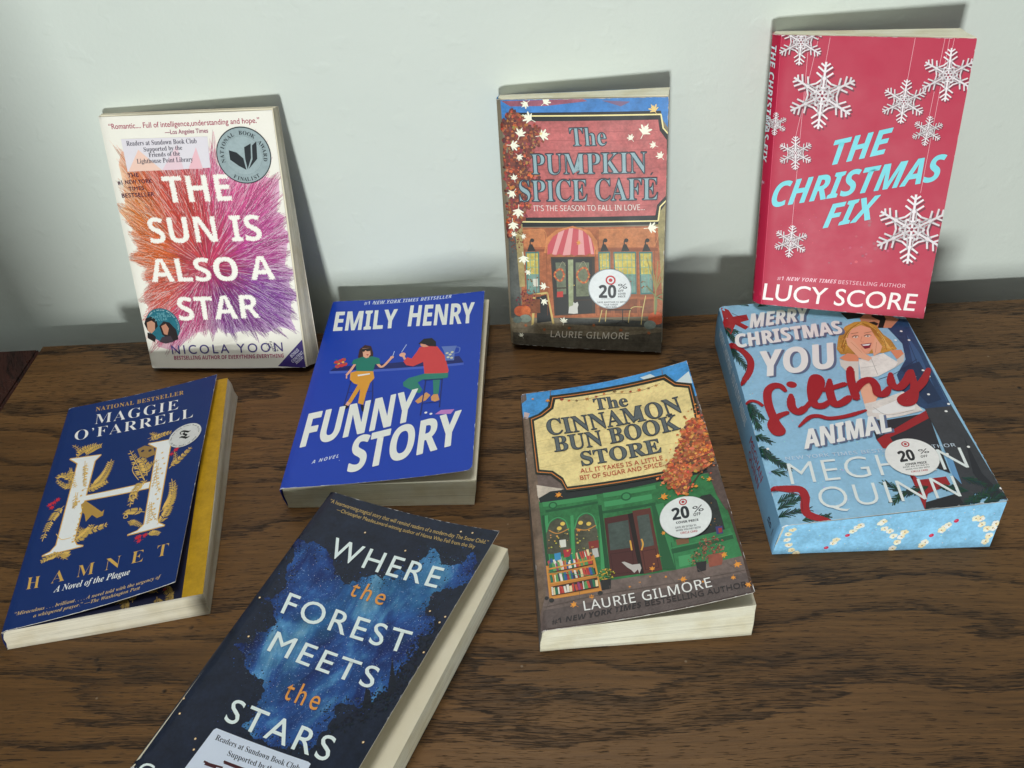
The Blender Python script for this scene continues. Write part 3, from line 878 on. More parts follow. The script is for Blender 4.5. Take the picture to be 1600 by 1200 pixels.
MATRICES = {
    'funny': [[0.99978,-0.0209,0.0,-0.22259],[0.0209,0.99978,0.0,0.43719],[0.0,0.0,1.0,0.0],[0,0,0,1]],
    'cinn': [[0.99585,-0.09105,0.0,-0.03912],[0.09105,0.99585,0.0,0.31717],[0.0,0.0,1.0,0.0],[0,0,0,1]],
    'ham': [[0.98286,-0.18434,0.0,-0.38271],[0.18434,0.98286,0.0,0.32701],[0.0,0.0,1.0,0.0],[0,0,0,1]],
    'merry': [[0.99843,-0.05608,0.0,0.10975],[0.05608,0.99843,0.0,0.38427],[0.0,0.0,1.0,0.0],[0,0,0,1]],
    'forest': [[0.93111,0.36473,0.0,-0.26477],[-0.36473,0.93111,0.0,0.23577],[0.0,0.0,1.0,0.0],[0,0,0,1]],
    'sun': [[0.99734,0.02191,-0.06952,-0.37707],[-0.07289,0.29975,-0.95123,0.6113],[0.0,0.95377,0.30055,0.0],[0,0,0,1]],
    'pump': [[0.99162,0.02984,-0.12572,-0.06735],[-0.12921,0.22903,-0.96481,0.62718],[0.0,0.97296,0.23096,0.0],[0,0,0,1]],
    'fix': [[0.98038,0.05137,-0.1903,0.12604],[-0.19711,0.25552,-0.9465,0.62224],[0.0,0.96544,0.26063,0.03501],[0,0,0,1]],
}
ART = {
'sun':[
('illustration',1.0,[
  ('H',(68.57,88.98),[(2.67,197.95),(10.1,191.0),(26.33,196.52),(42.04,181.85),(61.23,189.45),(75.47,182.64),(91.48,197.38),(98.07,180.05),(106.39,172.48),(125.73,197.84),(126.59,187.12),(133.85,189.52),(135.45,176.88),(143.38,165.69),(142.11,149.1),(144.44,130.19),(149.28,114.71),(142.35,99.23),(144.27,83.29),(146.21,58.88),(140.02,42.34),(140.19,27.54),(128.61,25.61),(123.31,32.1),(109.86,24.86),(102.1,21.76),(93.68,28.32),(82.14,22.0),(74.76,28.53),(61.25,24.32),(55.4,27.58),(39.26,22.2),(23.93,11.22),(14.6,8.96),(7.08,15.54),(-1.32,9.82),(-0.27,25.66),(0.07,43.19),(0.23,60.28),(8.19,81.83),(-1.23,97.27),(4.14,119.99),(1.51,130.37),(-5.17,141.45),(3.79,162.06),(8.44,179.95),(3.86,186.1)]),
  ('P',(60,45,120),[(142.11,27.95),(139.58,-0.33),(115.32,1.56)],0.0),
  ('L',(130,25,40),0.8,[(139.82,208.35),(140.26,198.15),(141.64,178.11)]),
]),
('title_lettering',1.0,[
  ('T',(246,244,236),'SB','THE',(43.36,142.13),(98.12,142.61),(42.94,162.95),{'jag': 0.55,'bold': 0.5}),
  ('T',(246,244,236),'SB','SUN IS',(23.47,109.7),(117.83,110.1),(23.51,130.37),{'jag': 0.55,'bold': 0.5}),
  ('T',(246,244,236),'SB','ALSO A',(17.56,76.94),(124.14,77.7),(17.29,96.54),{'jag': 0.55,'bold': 0.5}),
  ('T',(246,244,236),'SB','STAR',(35.36,43.31),(106.63,45.08),(35.73,63.54),{'jag': 0.55,'bold': 0.5}),
]),
('author_lettering',1.0,[
  ('T',(70,58,125),'R','NICOLA YOON',(22.52,12.97),(121.58,14.98),(22.8,20.87),{'track': 1.35,'bold': 0.12}),
  ('T',(170,60,105),'SB','BESTSELLING AUTHOR OF EVERYTHING,EVERYTHING',(23.26,7.9),(121.43,9.34),(23.53,11.43),{}),
  ('D',(70,60,90),60,0.25,0.6,[(107.63,23.82),(115.93,23.69),(117.84,15.04),(108.45,15.18)]),
]),
('blurb_lettering',1.0,[
  ('T',(165,50,85),'R','“Romantic.... Full of intelligence,understanding and hope.”',(7.81,200.15),(128.57,200.73),(7.93,204.12),{'bold': 0.12}),
  ('T',(150,50,95),'R','—Los Angeles Times',(52.96,194.96),(87.46,195.03),(53.03,198.19),{'bold': 0.08}),
  ('T',(66,30,60),'R','THE',(15.24,162.88),(24.46,163.22),(15.3,165.88),{'track': 1.1,'bold': 0.22}),
  ('T',(66,30,60),'R','#1 NEW YORK',(5.61,157.43),(34.74,158.28),(5.48,160.46),{'track': 1.1,'bold': 0.22}),
  ('T',(66,30,60),'R','TIMES',(13.73,152.5),(26.72,152.98),(13.76,155.35),{'track': 1.1,'bold': 0.22}),
  ('T',(66,30,60),'R','BESTSELLER',(6.75,147.11),(34.59,147.86),(6.83,150.17),{'track': 1.1,'bold': 0.22}),
  ('T',(215,215,235),'SB','BONUS',(128.45,8.8),(135.72,15.18),(126.9,11.21),{}),
  ('T',(215,215,235),'SB','CONTENT',(128.68,4.21),(139.17,12.96),(127.3,6.42),{}),
  ('T',(215,215,235),'SB','INSIDE!',(131.87,3.07),(138.86,8.84),(130.46,5.06),{}),
]),
('library_label',1.0,[
  ('P',(226,222,230),[(16.05,192.47),(86.4,192.2),(84.79,168.61),(16.04,167.36)],0.0),
  ('P',(236,190,200),[(66.97,168.24),(75.8,184.45),(78.64,167.88)],0.0),
  ('P',(232,205,215),[(45.12,167.74),(60.71,186.75),(62.99,167.98)],0.0),
  ('P',(240,205,190),[(16.89,167.53),(28.59,184.07),(45.12,167.74)],0.0),
]),
('library_label>label_lettering',1.0,[
  ('T',(62,60,78),'FB','Readers at Sundown Book Club',(19.69,187.25),(77.12,187.48),(19.9,190.9),{}),
  ('T',(62,60,78),'FB','Supported by the',(33.04,182.48),(64.67,182.99),(33.14,185.77),{}),
  ('T',(62,60,78),'FB','Friends of the',(36.31,178.16),(62.09,178.69),(36.4,181.47),{}),
  ('T',(62,60,78),'FB','Lighthouse Point Library',(25.48,173.46),(71.72,173.81),(25.64,176.98),{}),
]),
('award_medal',1.0,[
  ('C',(32,40,46),(112.62,176.99),21.6,0.0),
  ('C',(150,168,172),(112.62,176.99),20.8,0.15),
  ('C',(32,40,46),(112.62,176.99),14.6,0.0),
  ('C',(156,174,178),(112.62,176.99),14.55,0.15),
  ('P',(30,36,42),[(101.53,181.38),(107.48,179.36),(112.09,174.83),(113.21,166.0),(107.77,169.13),(101.5,174.11)],0.0),
  ('P',(30,36,42),[(113.94,183.1),(119.44,185.78),(118.16,174.79),(114.22,166.34),(113.49,174.05)],0.0),
  ('P',(30,36,42),[(120.35,184.3),(124.16,187.21),(122.98,174.07),(114.97,166.31),(119.16,173.85)],0.0),
]),
('award_medal>medal_lettering',1.0,[
  ('A',(30,38,44),'FB','NATIONAL BOOK AWARD',(112.62,176.99),15.6,4.0,198,-18,0),
  ('A',(30,38,44),'FB','FINALIST',(112.62,176.99),19.6,4.0,236,304,1),
]),
('film_badge',1.0,[
  ('C',(30,105,122),(19.31,39.05),15.2,0.3),
  ('P',(28,22,24),[(2.54,40.55),(5.15,45.48),(10.51,46.97),(14.28,44.2),(14.59,38.41),(11.27,35.18),(4.43,34.09)],0.0),
  ('P',(190,140,115),[(5.19,41.63),(9.73,43.34),(12.55,41.2),(11.27,35.18),(7.45,31.71),(4.48,34.3)],0.0),
  ('P',(30,24,26),[(3.66,32.57),(8.24,31.28),(10.77,28.68),(8.86,23.88),(3.02,27.57)],0.0),
  ('P',(34,26,28),[(15.9,38.41),(20.5,42.69),(25.72,41.62),(30.5,35.18),(30.96,26.55),(24.39,24.36),(16.95,30.86)],0.0),
  ('P',(185,130,105),[(17.65,38.41),(22.24,40.55),(24.19,36.26),(21.69,30.44),(18.8,31.3)],0.0),
  ('P',(60,50,60),[(16.5,28.69),(24.4,29.79),(26.15,24.37),(18.53,22.61),(12.94,24.33)],0.0),
]),
('film_badge>badge_lettering',1.0,[
  ('A',(190,215,220),'SB','NOW A MAJOR MOTION PICTURE',(19.31,39.05),13.2,1.4,140,-20,0),
  ('T',(120,180,190),'R','THE',(15.66,47.61),(23.17,48.23),(15.71,49.94),{}),
  ('T',(120,180,190),'R','SUN IS ALSO',(10.58,45.27),(28.49,46.73),(10.6,47.4),{}),
  ('T',(120,180,190),'R','A STAR',(12.87,42.7),(24.42,43.76),(12.84,44.62),{}),
]),
],
'pump':[
('illustration',1.0,[
  ('P',(55,125,195),[(3.67,200.13),(123.3,199.93),(126.42,174.45),(118.18,186.76),(10.38,186.49),(4.06,182.98)],0.4),
  ('P',(150,85,105),[(4.32,199.09),(63.3,200.03),(66.69,198.28),(37.3,195.32),(10.87,195.22)],0.5),
  ('P',(120,95,130),[(76.88,198.58),(97.09,197.29),(90.39,194.1)],0.0),
  ('P',(150,140,95),[(113.9,112.55),(127.62,125.51),(126.72,24.26),(115.81,23.83)],0.5),
  ('P',(18,24,28),[(12.04,190.68),(118.42,190.44),(120.38,179.63),(125.61,173.44),(126.53,126.95),(119.99,116.65),(118.65,106.59),(15.16,102.74),(5.79,104.77)],0.0),
  ('S',(250,232,165),1.0,[(13.69,188.23),(118.65,187.93),(120.42,178.28),(124.94,173.1),(125.83,126.94),(119.72,120.33),(118.58,109.4),(15.37,106.85)]),
  ('P',(186,98,98),[(13.13,184.37),(116.74,184.27),(117.94,176.62),(123.19,169.69),(124.02,129.1),(117.57,121.8),(116.36,113.67),(13.66,110.29)],0.5),
  ('L',(165,82,84),0.35,[(18.83,176.76),(45.47,177.23),(76.75,176.26),(116.76,176.65)]),
  ('L',(165,82,84),0.35,[(18.47,169.63),(45.26,170.19),(76.71,169.48),(116.92,169.97)]),
  ('L',(165,82,84),0.35,[(18.12,162.43),(45.05,163.08),(76.67,162.63),(117.09,163.23)]),
  ('L',(165,82,84),0.35,[(17.76,155.16),(44.84,155.9),(76.63,155.72),(117.25,156.43)]),
  ('L',(165,82,84),0.35,[(17.4,147.82),(44.63,148.65),(76.59,148.74),(117.42,149.56)]),
  ('L',(165,82,84),0.35,[(17.03,140.4),(44.41,141.33),(76.55,141.7),(117.59,142.63)]),
  ('L',(165,82,84),0.35,[(16.66,132.91),(44.2,133.94),(76.51,134.59),(117.76,135.63)]),
  ('L',(165,82,84),0.35,[(16.28,125.33),(43.98,126.47),(76.47,127.41),(113.56,128.57)]),
  ('L',(165,82,84),0.35,[(15.91,117.69),(43.75,118.92),(76.43,120.16),(113.72,121.43)]),
  ('P',(168,98,62),[(13.24,102.09),(118.32,105.47),(124.63,31.61),(11.28,24.81)],0.6),
  ('P',(190,120,75),[(15.07,100.78),(32.06,101.73),(33.4,87.04),(15.85,85.75)],0.5),
  ('P',(190,120,75),[(74.14,102.74),(115.87,103.95),(117.11,88.94),(74.4,87.67)],0.5),
  ('P',(140,78,50),[(14.25,84.28),(34.27,85.09),(34.2,83.09),(14.15,82.27)],0.0),
  ('P',(140,78,50),[(71.63,86.83),(118.93,88.0),(118.99,85.7),(71.61,84.28)],0.0),
  ('P',(205,130,80),[(31.31,81.98),(33.65,93.96),(41.36,101.03),(54.41,104.65),(67.19,101.08),(72.97,93.09),(73.99,82.38),(70.29,82.29),(68.92,92.03),(61.65,98.65),(54.31,100.02),(44.97,97.25),(38.25,91.16),(35.46,81.15)],0.4),
  ('P',(165,148,98),[(9.21,104.89),(15.28,105.09),(15.02,52.63),(8.28,51.2)],0.4),
  ('P',(84,88,84),[(3.69,94.83),(9.45,95.05),(11.22,23.72),(1.71,22.52)],0.5),
  ('P',(128,118,98),[(1.79,23.64),(126.01,29.41),(124.0,-0.43),(2.34,-0.78)],0.6),
  ('P',(88,84,74),[(2.85,10.96),(40.57,11.66),(79.66,11.78),(125.02,17.9),(124.0,-0.43),(2.34,-0.78)],0.6),
  ('P',(72,75,72),[(41.02,26.76),(125.13,27.29),(124.91,21.66),(46.73,21.12)],0.5),
  ('P',(62,52,44),[(36.51,78.59),(71.01,80.14),(71.13,32.15),(37.93,28.28)],0.0),
  ('P',(150,160,125),[(49.68,77.09),(54.19,77.25),(53.41,31.7),(49.32,31.06)],0.4),
  ('P',(44,46,46),[(37.6,77.23),(50.07,77.71),(49.71,31.08),(39.12,28.77)],0.0),
  ('P',(104,112,92),[(40.16,74.33),(48.11,74.64),(48.0,47.74),(40.84,46.55)],0.5),
  ('P',(44,46,46),[(54.21,77.85),(68.77,78.5),(68.45,32.45),(53.78,31.09)],0.0),
  ('P',(112,120,96),[(56.02,74.92),(66.5,75.26),(66.14,46.91),(56.01,46.05)],0.5),
  ('P',(72,120,118),[(16.64,82.18),(27.55,82.83),(26.67,46.61),(16.05,45.58)],0.0),
  ('P',(196,180,88),[(17.53,80.81),(26.54,81.39),(26.19,63.56),(17.45,62.71)],0.5),
  ('P',(120,150,140),[(17.45,62.71),(26.19,63.56),(25.75,48.02),(17.11,47.11)],0.5),
  ('L',(96,170,160),0.35,[(20.22,81.13),(19.47,47.45)]),
  ('L',(96,170,160),0.35,[(23.86,81.28),(23.2,47.67)]),
  ('L',(96,170,160),0.35,[(17.08,75.34),(26.5,75.76)]),
  ('L',(96,170,160),0.35,[(16.79,69.23),(26.25,69.68)]),
  ('L',(96,170,160),0.35,[(16.49,63.07),(26.0,63.55)]),
  ('P',(72,120,118),[(73.63,84.14),(82.83,84.54),(83.36,49.19),(74.49,48.47)],0.0),
  ('P',(196,180,88),[(74.55,82.79),(81.91,83.15),(82.25,65.74),(75.17,65.13)],0.5),
  ('P',(120,150,140),[(75.17,65.13),(82.25,65.74),(82.42,50.59),(75.45,49.94)],0.5),
  ('L',(96,170,160),0.35,[(76.7,83.03),(77.27,50.21)]),
  ('L',(96,170,160),0.35,[(79.77,83.1),(80.41,50.32)]),
  ('L',(96,170,160),0.35,[(74.32,77.46),(82.09,77.65)]),
  ('L',(96,170,160),0.35,[(74.28,71.51),(82.08,71.72)]),
  ('L',(96,170,160),0.35,[(74.24,65.51),(82.07,65.74)]),
  ('P',(72,120,118),[(85.22,84.39),(102.54,84.89),(103.55,49.8),(86.36,48.88)],0.0),
  ('P',(196,180,88),[(86.13,83.04),(101.65,83.51),(102.23,66.23),(86.9,65.47)],0.5),
  ('P',(120,150,140),[(86.9,65.47),(102.23,66.23),(102.61,51.19),(87.3,50.34)],0.5),
  ('L',(96,170,160),0.35,[(88.7,83.29),(89.55,50.61)]),
  ('L',(96,170,160),0.35,[(92.17,83.35),(93.1,50.72)]),
  ('L',(96,170,160),0.35,[(95.64,83.41),(96.65,50.83)]),
  ('L',(96,170,160),0.35,[(99.1,83.47),(100.19,50.93)]),
  ('L',(96,170,160),0.35,[(85.96,77.74),(101.9,78.06)]),
  ('L',(96,170,160),0.35,[(85.96,71.81),(101.97,72.17)]),
  ('L',(96,170,160),0.35,[(85.97,65.84),(102.05,66.23)]),
  ('P',(72,120,118),[(104.72,84.73),(114.85,85.06),(116.17,50.13),(106.35,49.47)],0.0),
  ('P',(196,180,88),[(105.65,83.38),(113.98,83.7),(114.71,66.49),(106.65,65.93)],0.5),
  ('P',(120,150,140),[(106.65,65.93),(114.71,66.49),(115.21,51.52),(107.26,50.91)],0.5),
  ('L',(96,170,160),0.35,[(108.13,83.61),(109.42,51.17)]),
  ('L',(96,170,160),0.35,[(111.51,83.66),(112.87,51.26)]),
  ('L',(96,170,160),0.35,[(105.55,78.12),(114.28,78.26)]),
  ('L',(96,170,160),0.35,[(105.64,72.24),(114.4,72.4)]),
  ('L',(96,170,160),0.35,[(105.72,66.31),(114.53,66.49)]),
  ('L',(40,40,40),0.9,[(20.85,86.55),(20.87,91.13),(22.64,92.58)]),
  ('C',(40,40,40),(22.43,91.98),1.6,0.0),
  ('P',(38,38,38),[(19.99,88.51),(22.29,88.8),(24.71,83.32),(18.0,82.64)],0.0),
  ('L',(40,40,40),0.9,[(77.89,88.33),(77.73,92.8),(79.38,94.18)]),
  ('C',(40,40,40),(79.19,93.6),1.6,0.0),
  ('P',(38,38,38),[(76.98,90.26),(79.18,90.5),(81.73,85.1),(75.3,84.57)],0.0),
  ('L',(40,40,40),0.9,[(93.78,88.62),(93.57,93.06),(95.19,94.43)]),
  ('C',(40,40,40),(95.02,93.85),1.6,0.0),
  ('P',(38,38,38),[(92.86,90.54),(95.04,90.77),(97.63,85.39),(91.25,84.89)],0.0),
  ('L',(40,40,40),0.9,[(109.72,88.85),(109.46,93.26),(111.06,94.62)]),
  ('C',(40,40,40),(110.89,94.04),1.6,0.0),
  ('P',(38,38,38),[(108.79,90.76),(110.95,90.98),(113.58,85.62),(107.25,85.15)],0.0),
  ('P',(198,84,94),[(33.92,80.49),(34.58,88.47),(38.96,95.7),(46.56,100.98),(54.74,102.93),(62.61,100.98),(68.4,94.93),(70.71,86.81),(70.47,81.31),(66.96,82.79),(63.59,80.72),(59.9,82.19),(55.75,80.28),(51.67,81.93),(47.5,80.0),(43.59,81.65),(39.95,79.73),(36.99,81.81)],0.0),
  ('P',(226,160,160),[(43.16,98.95),(48.06,101.41),(41.12,80.77),(37.72,81.04)],0.0),
  ('P',(226,160,160),[(51.6,102.66),(54.74,102.93),(52.03,81.15),(46.01,80.55)],0.0),
  ('P',(226,160,160),[(58.96,102.06),(62.06,100.97),(63.23,81.5),(58.02,81.35)],0.0),
  ('P',(226,160,160),[(66.05,97.97),(68.22,94.92),(70.29,82.29),(68.07,82.03)],0.0),
  ('M',(200,95,50),(46.78,64.1),1.5,0),
  ('M',(225,140,70),(46.6,62.73),1.5,40),
  ('M',(180,70,50),(46.13,61.45),1.5,80),
  ('M',(200,95,50),(45.41,60.38),1.5,120),
  ('M',(225,140,70),(44.5,59.59),1.5,160),
  ('M',(180,70,50),(43.47,59.16),1.5,200),
  ('M',(200,95,50),(42.41,59.11),1.5,240),
  ('M',(225,140,70),(41.4,59.45),1.5,280),
  ('M',(180,70,50),(40.53,60.16),1.5,320),
  ('M',(200,95,50),(39.87,61.17),1.5,360),
  ('M',(225,140,70),(39.47,62.41),1.5,400),
  ('M',(180,70,50),(39.36,63.77),1.5,440),
  ('M',(200,95,50),(39.56,65.14),1.5,480),
  ('M',(225,140,70),(40.03,66.41),1.5,520),
  ('M',(180,70,50),(40.76,67.48),1.5,560),
  ('M',(200,95,50),(41.67,68.26),1.5,600),
  ('M',(225,140,70),(42.69,68.69),1.5,640),
  ('M',(180,70,50),(43.74,68.73),1.5,680),
  ('M',(200,95,50),(44.74,68.39),1.5,720),
  ('M',(225,140,70),(45.61,67.69),1.5,760),
  ('M',(180,70,50),(46.27,66.68),1.5,800),
  ('M',(200,95,50),(46.67,65.45),1.5,840),
  ('M',(200,95,50),(66.52,64.65),1.5,0),
  ('M',(225,140,70),(66.31,62.92),1.5,40),
  ('M',(180,70,50),(65.74,61.31),1.5,80),
  ('M',(200,95,50),(64.85,59.95),1.5,120),
  ('M',(225,140,70),(63.71,58.96),1.5,160),
  ('M',(180,70,50),(62.42,58.42),1.5,200),
  ('M',(200,95,50),(61.08,58.37),1.5,240),
  ('M',(225,140,70),(59.81,58.81),1.5,280),
  ('M',(180,70,50),(58.7,59.72),1.5,320),
  ('M',(200,95,50),(57.84,61.01),1.5,360),
  ('M',(225,140,70),(57.32,62.59),1.5,400),
  ('M',(180,70,50),(57.16,64.31),1.5,440),
  ('M',(200,95,50),(57.38,66.05),1.5,480),
  ('M',(225,140,70),(57.97,67.65),1.5,520),
  ('M',(180,70,50),(58.86,69.0),1.5,560),
  ('M',(200,95,50),(60.0,69.98),1.5,600),
  ('M',(225,140,70),(61.28,70.51),1.5,640),
  ('M',(180,70,50),(62.61,70.56),1.5,680),
  ('M',(200,95,50),(63.87,70.11),1.5,720),
  ('M',(225,140,70),(64.97,69.21),1.5,760),
  ('M',(180,70,50),(65.82,67.93),1.5,800),
  ('M',(200,95,50),(66.35,66.37),1.5,840),
  ('L',(190,180,150),0.2,[(43.27,70.43),(45.86,75.15),(48.04,71.62)]),
  ('L',(190,180,150),0.2,[(58.39,71.0),(62.03,76.11),(64.95,71.22)]),
  ('P',(190,60,55),[(40.73,49.45),(45.56,50.1),(45.43,45.12),(40.39,44.65)],0.0),
  ('P',(215,215,200),[(21.58,59.62),(25.46,59.82),(25.57,53.22),(21.67,53.0)],0.0),
  ('P',(206,206,200),[(49.32,31.06),(50.04,36.79),(53.36,38.43),(53.42,41.15),(54.94,40.18),(56.88,41.52),(57.61,39.05),(56.78,36.08),(57.08,31.48),(53.78,30.88)],0.0),
  ('P',(206,182,112),[(21.4,46.73),(33.18,49.06),(37.7,20.98),(36.1,20.45),(32.34,47.34),(23.07,44.73),(20.62,19.83),(18.56,18.39)],0.0),
  ('P',(36,40,42),[(23.23,43.69),(31.91,46.28),(35.41,23.2),(23.45,20.9)],0.0),
  ('L',(128,72,46),0.3,[(16.17,84.36),(14.58,27.19)]),
  ('L',(128,72,46),0.3,[(24.77,84.72),(23.54,27.79)]),
  ('L',(128,72,46),0.3,[(33.32,85.05),(32.44,28.36)]),
  ('L',(128,72,46),0.35,[(71.62,85.66),(72.07,30.1)]),
  ('L',(128,72,46),0.35,[(83.93,85.93),(84.87,30.64)]),
  ('L',(128,72,46),0.35,[(103.25,86.25),(104.93,31.37)]),
  ('L',(128,72,46),0.35,[(116.27,86.43),(118.45,31.81)]),
  ('D',(244,226,150),10,0.3,0.8,[(18.04,79.42),(25.9,79.76),(25.65,64.55),(17.71,64.16)]),
  ('D',(150,100,70),10,0.3,1.0,[(17.56,61.06),(25.53,61.47),(25.01,49.02),(17.37,48.59)]),
  ('P',(150,88,56),[(14.08,45.46),(27.65,46.67),(27.56,44.57),(14.37,43.37)],0.0),
  ('P',(128,74,48),[(15.45,41.11),(26.69,42.21),(26.4,30.11),(15.26,28.96)],0.5),
  ('D',(244,226,150),10,0.3,0.8,[(75.09,81.42),(81.36,81.57),(81.7,66.73),(75.37,66.54)]),
  ('D',(150,100,70),10,0.3,1.0,[(75.35,63.53),(81.69,63.72),(81.67,51.58),(75.65,51.38)]),
  ('P',(150,88,56),[(72.6,48.4),(84.3,49.22),(84.3,47.18),(72.96,46.35)],0.0),
  ('P',(128,74,48),[(74.08,44.13),(83.54,44.89),(83.72,33.1),(74.38,32.3)],0.5),
  ('D',(244,226,150),10,0.3,0.8,[(86.69,81.68),(101.12,81.95),(101.67,67.21),(87.08,66.87)]),
  ('D',(150,100,70),10,0.3,1.0,[(87.09,63.87),(101.7,64.23),(101.85,52.19),(87.48,51.77)]),
  ('P',(150,88,56),[(84.48,48.82),(104.48,49.83),(104.51,47.8),(84.86,46.79)],0.0),
  ('P',(128,74,48),[(85.99,44.57),(103.8,45.54),(104.14,33.83),(86.38,32.79)],0.5),
  ('D',(244,226,150),10,0.3,0.8,[(106.22,82.03),(113.47,82.14),(114.14,67.47),(106.81,67.32)]),
  ('D',(150,100,70),10,0.3,1.0,[(106.86,64.35),(114.2,64.5),(114.45,52.51),(107.42,52.33)]),
  ('P',(150,88,56),[(104.49,49.42),(117.09,50.16),(117.14,48.14),(104.89,47.4)],0.0),
  ('P',(128,74,48),[(106.04,45.19),(116.45,45.89),(116.9,34.24),(106.59,33.5)],0.5),
  ('L',(108,98,84),0.25,[(2.94,19.76),(123.31,24.92)]),
  ('L',(108,98,84),0.25,[(2.61,14.4),(123.45,19.7)]),
  ('L',(108,98,84),0.25,[(2.26,8.97),(123.6,14.45)]),
  ('L',(108,98,84),0.25,[(1.89,3.46),(123.74,9.17)]),
  ('L',(108,98,84),0.25,[(1.51,-2.12),(123.88,3.85)]),
  ('L',(214,150,96),0.3,[(15.01,99.6),(32.01,100.56),(33.43,88.03)]),
  ('L',(214,150,96),0.3,[(74.5,101.59),(115.54,102.81),(116.73,89.9)]),
  ('P',(60,48,40),[(37.17,52.79),(49.49,53.79),(49.46,52.77),(37.52,51.77)],0.0),
  ('P',(60,48,40),[(53.85,43.25),(68.39,44.32),(68.38,43.28),(53.83,42.21)],0.0),
  ('C',(200,170,90),(50.49,55.48),0.5,0.0),
  ('C',(200,170,90),(54.49,55.66),0.5,0.0),
  ('F',[(128,42,58),(150,60,70),(96,36,48)],90,1.7,[(6.52,40.56),(14.57,51.57),(23.21,47.88),(21.77,37.27),(9.71,33.3)]),
  ('P',(188,88,50),[(15.17,31.09),(14.84,29.61),(14.04,28.24),(12.84,27.12),(11.36,26.34),(9.74,26.0),(8.14,26.12),(6.72,26.7),(5.62,27.67),(4.95,28.95),(4.78,30.4),(5.11,31.88),(5.92,33.25),(7.13,34.37),(8.61,35.14),(10.22,35.47),(11.81,35.34),(13.22,34.77),(14.31,33.8),(14.98,32.54)],0.5),
  ('P',(200,104,58),[(18.57,31.74),(18.31,30.41),(17.69,29.17),(16.77,28.16),(15.63,27.47),(14.38,27.18),(13.16,27.3),(12.07,27.84),(11.24,28.74),(10.73,29.9),(10.6,31.22),(10.87,32.56),(11.49,33.79),(12.42,34.8),(13.56,35.48),(14.8,35.77),(16.01,35.64),(17.09,35.1),(17.92,34.21),(18.43,33.05)],0.5),
  ('P',(130,142,130),[(18.64,24.67),(18.36,23.52),(17.63,22.44),(16.53,21.55),(15.17,20.93),(13.67,20.65),(12.19,20.72),(10.87,21.15),(9.85,21.9),(9.21,22.88),(9.04,24.0),(9.33,25.16),(10.07,26.23),(11.17,27.12),(12.54,27.73),(14.03,28.01),(15.5,27.93),(16.81,27.5),(17.83,26.76),(18.46,25.79)],0.4),
  ('P',(96,110,104),[(10.79,23.04),(10.56,22.09),(10.01,21.2),(9.17,20.47),(8.14,19.97),(7.01,19.73),(5.89,19.8),(4.9,20.17),(4.14,20.78),(3.66,21.59),(3.53,22.51),(3.77,23.48),(4.33,24.37),(5.17,25.1),(6.2,25.6),(7.33,25.83),(8.44,25.76),(9.42,25.4),(10.19,24.78),(10.66,23.97)],0.4),
  ('P',(190,88,52),[(125.43,30.0),(125.16,28.26),(124.3,26.65),(122.92,25.35),(121.16,24.5),(119.2,24.15),(117.21,24.36),(115.41,25.1),(113.97,26.3),(113.03,27.83),(112.68,29.55),(112.96,31.29),(113.83,32.88),(115.22,34.15),(116.97,35.0),(118.93,35.33),(120.9,35.12),(122.68,34.38),(124.12,33.21),(125.07,31.7)],0.5),
  ('P',(122,134,126),[(119.01,23.94),(118.81,22.7),(118.17,21.57),(117.14,20.66),(115.84,20.04),(114.38,19.8),(112.92,19.94),(111.59,20.46),(110.53,21.3),(109.84,22.39),(109.58,23.61),(109.79,24.85),(110.44,25.97),(111.47,26.89),(112.77,27.49),(114.22,27.73),(115.68,27.59),(117.0,27.07),(118.06,26.23),(118.75,25.15)],0.4),
  ('L',(150,138,84),0.7,[(117.48,33.23),(117.96,52.6),(110.61,80.15)]),
  ('L',(150,138,84),0.7,[(117.48,33.23),(117.96,52.6),(114.68,76.32)]),
  ('L',(150,138,84),0.7,[(117.48,33.23),(117.96,52.6),(119.19,77.37)]),
  ('L',(150,138,84),0.7,[(117.48,33.23),(117.96,52.6),(123.47,73.54)]),
  ('L',(150,138,84),0.7,[(117.48,33.23),(117.96,52.6),(124.93,66.71)]),
  ('L',(150,138,84),0.7,[(117.48,33.23),(117.96,52.6),(116.72,66.53)]),
  ('L',(150,138,84),0.7,[(117.48,33.23),(117.96,52.6),(121.44,60.68)]),
  ('L',(120,130,88),0.9,[(118.42,33.25),(118.66,46.55),(123.55,50.72)]),
  ('L',(120,130,88),0.9,[(118.42,33.25),(118.66,46.55),(111.42,56.46)]),
  ('L',(120,130,88),0.9,[(118.42,33.25),(118.66,46.55),(125.01,44.72)]),
  ('L',(205,185,120),0.7,[(73.94,24.7),(76.31,35.3)]),
  ('L',(205,185,120),0.7,[(78.94,25.35),(79.73,35.03)]),
  ('L',(205,185,120),0.7,[(107.31,23.95),(108.43,36.04),(110.45,48.77)]),
  ('L',(205,185,120),0.6,[(97.25,25.26),(99.39,37.81),(108.01,39.11)]),
  ('L',(50,50,50),0.8,[(80.69,35.48),(99.41,36.57)]),
  ('L',(50,50,50),0.7,[(92.62,35.93),(92.68,25.5)]),
  ('L',(50,50,50),0.6,[(87.35,23.6),(92.67,26.76),(97.26,24.0)]),
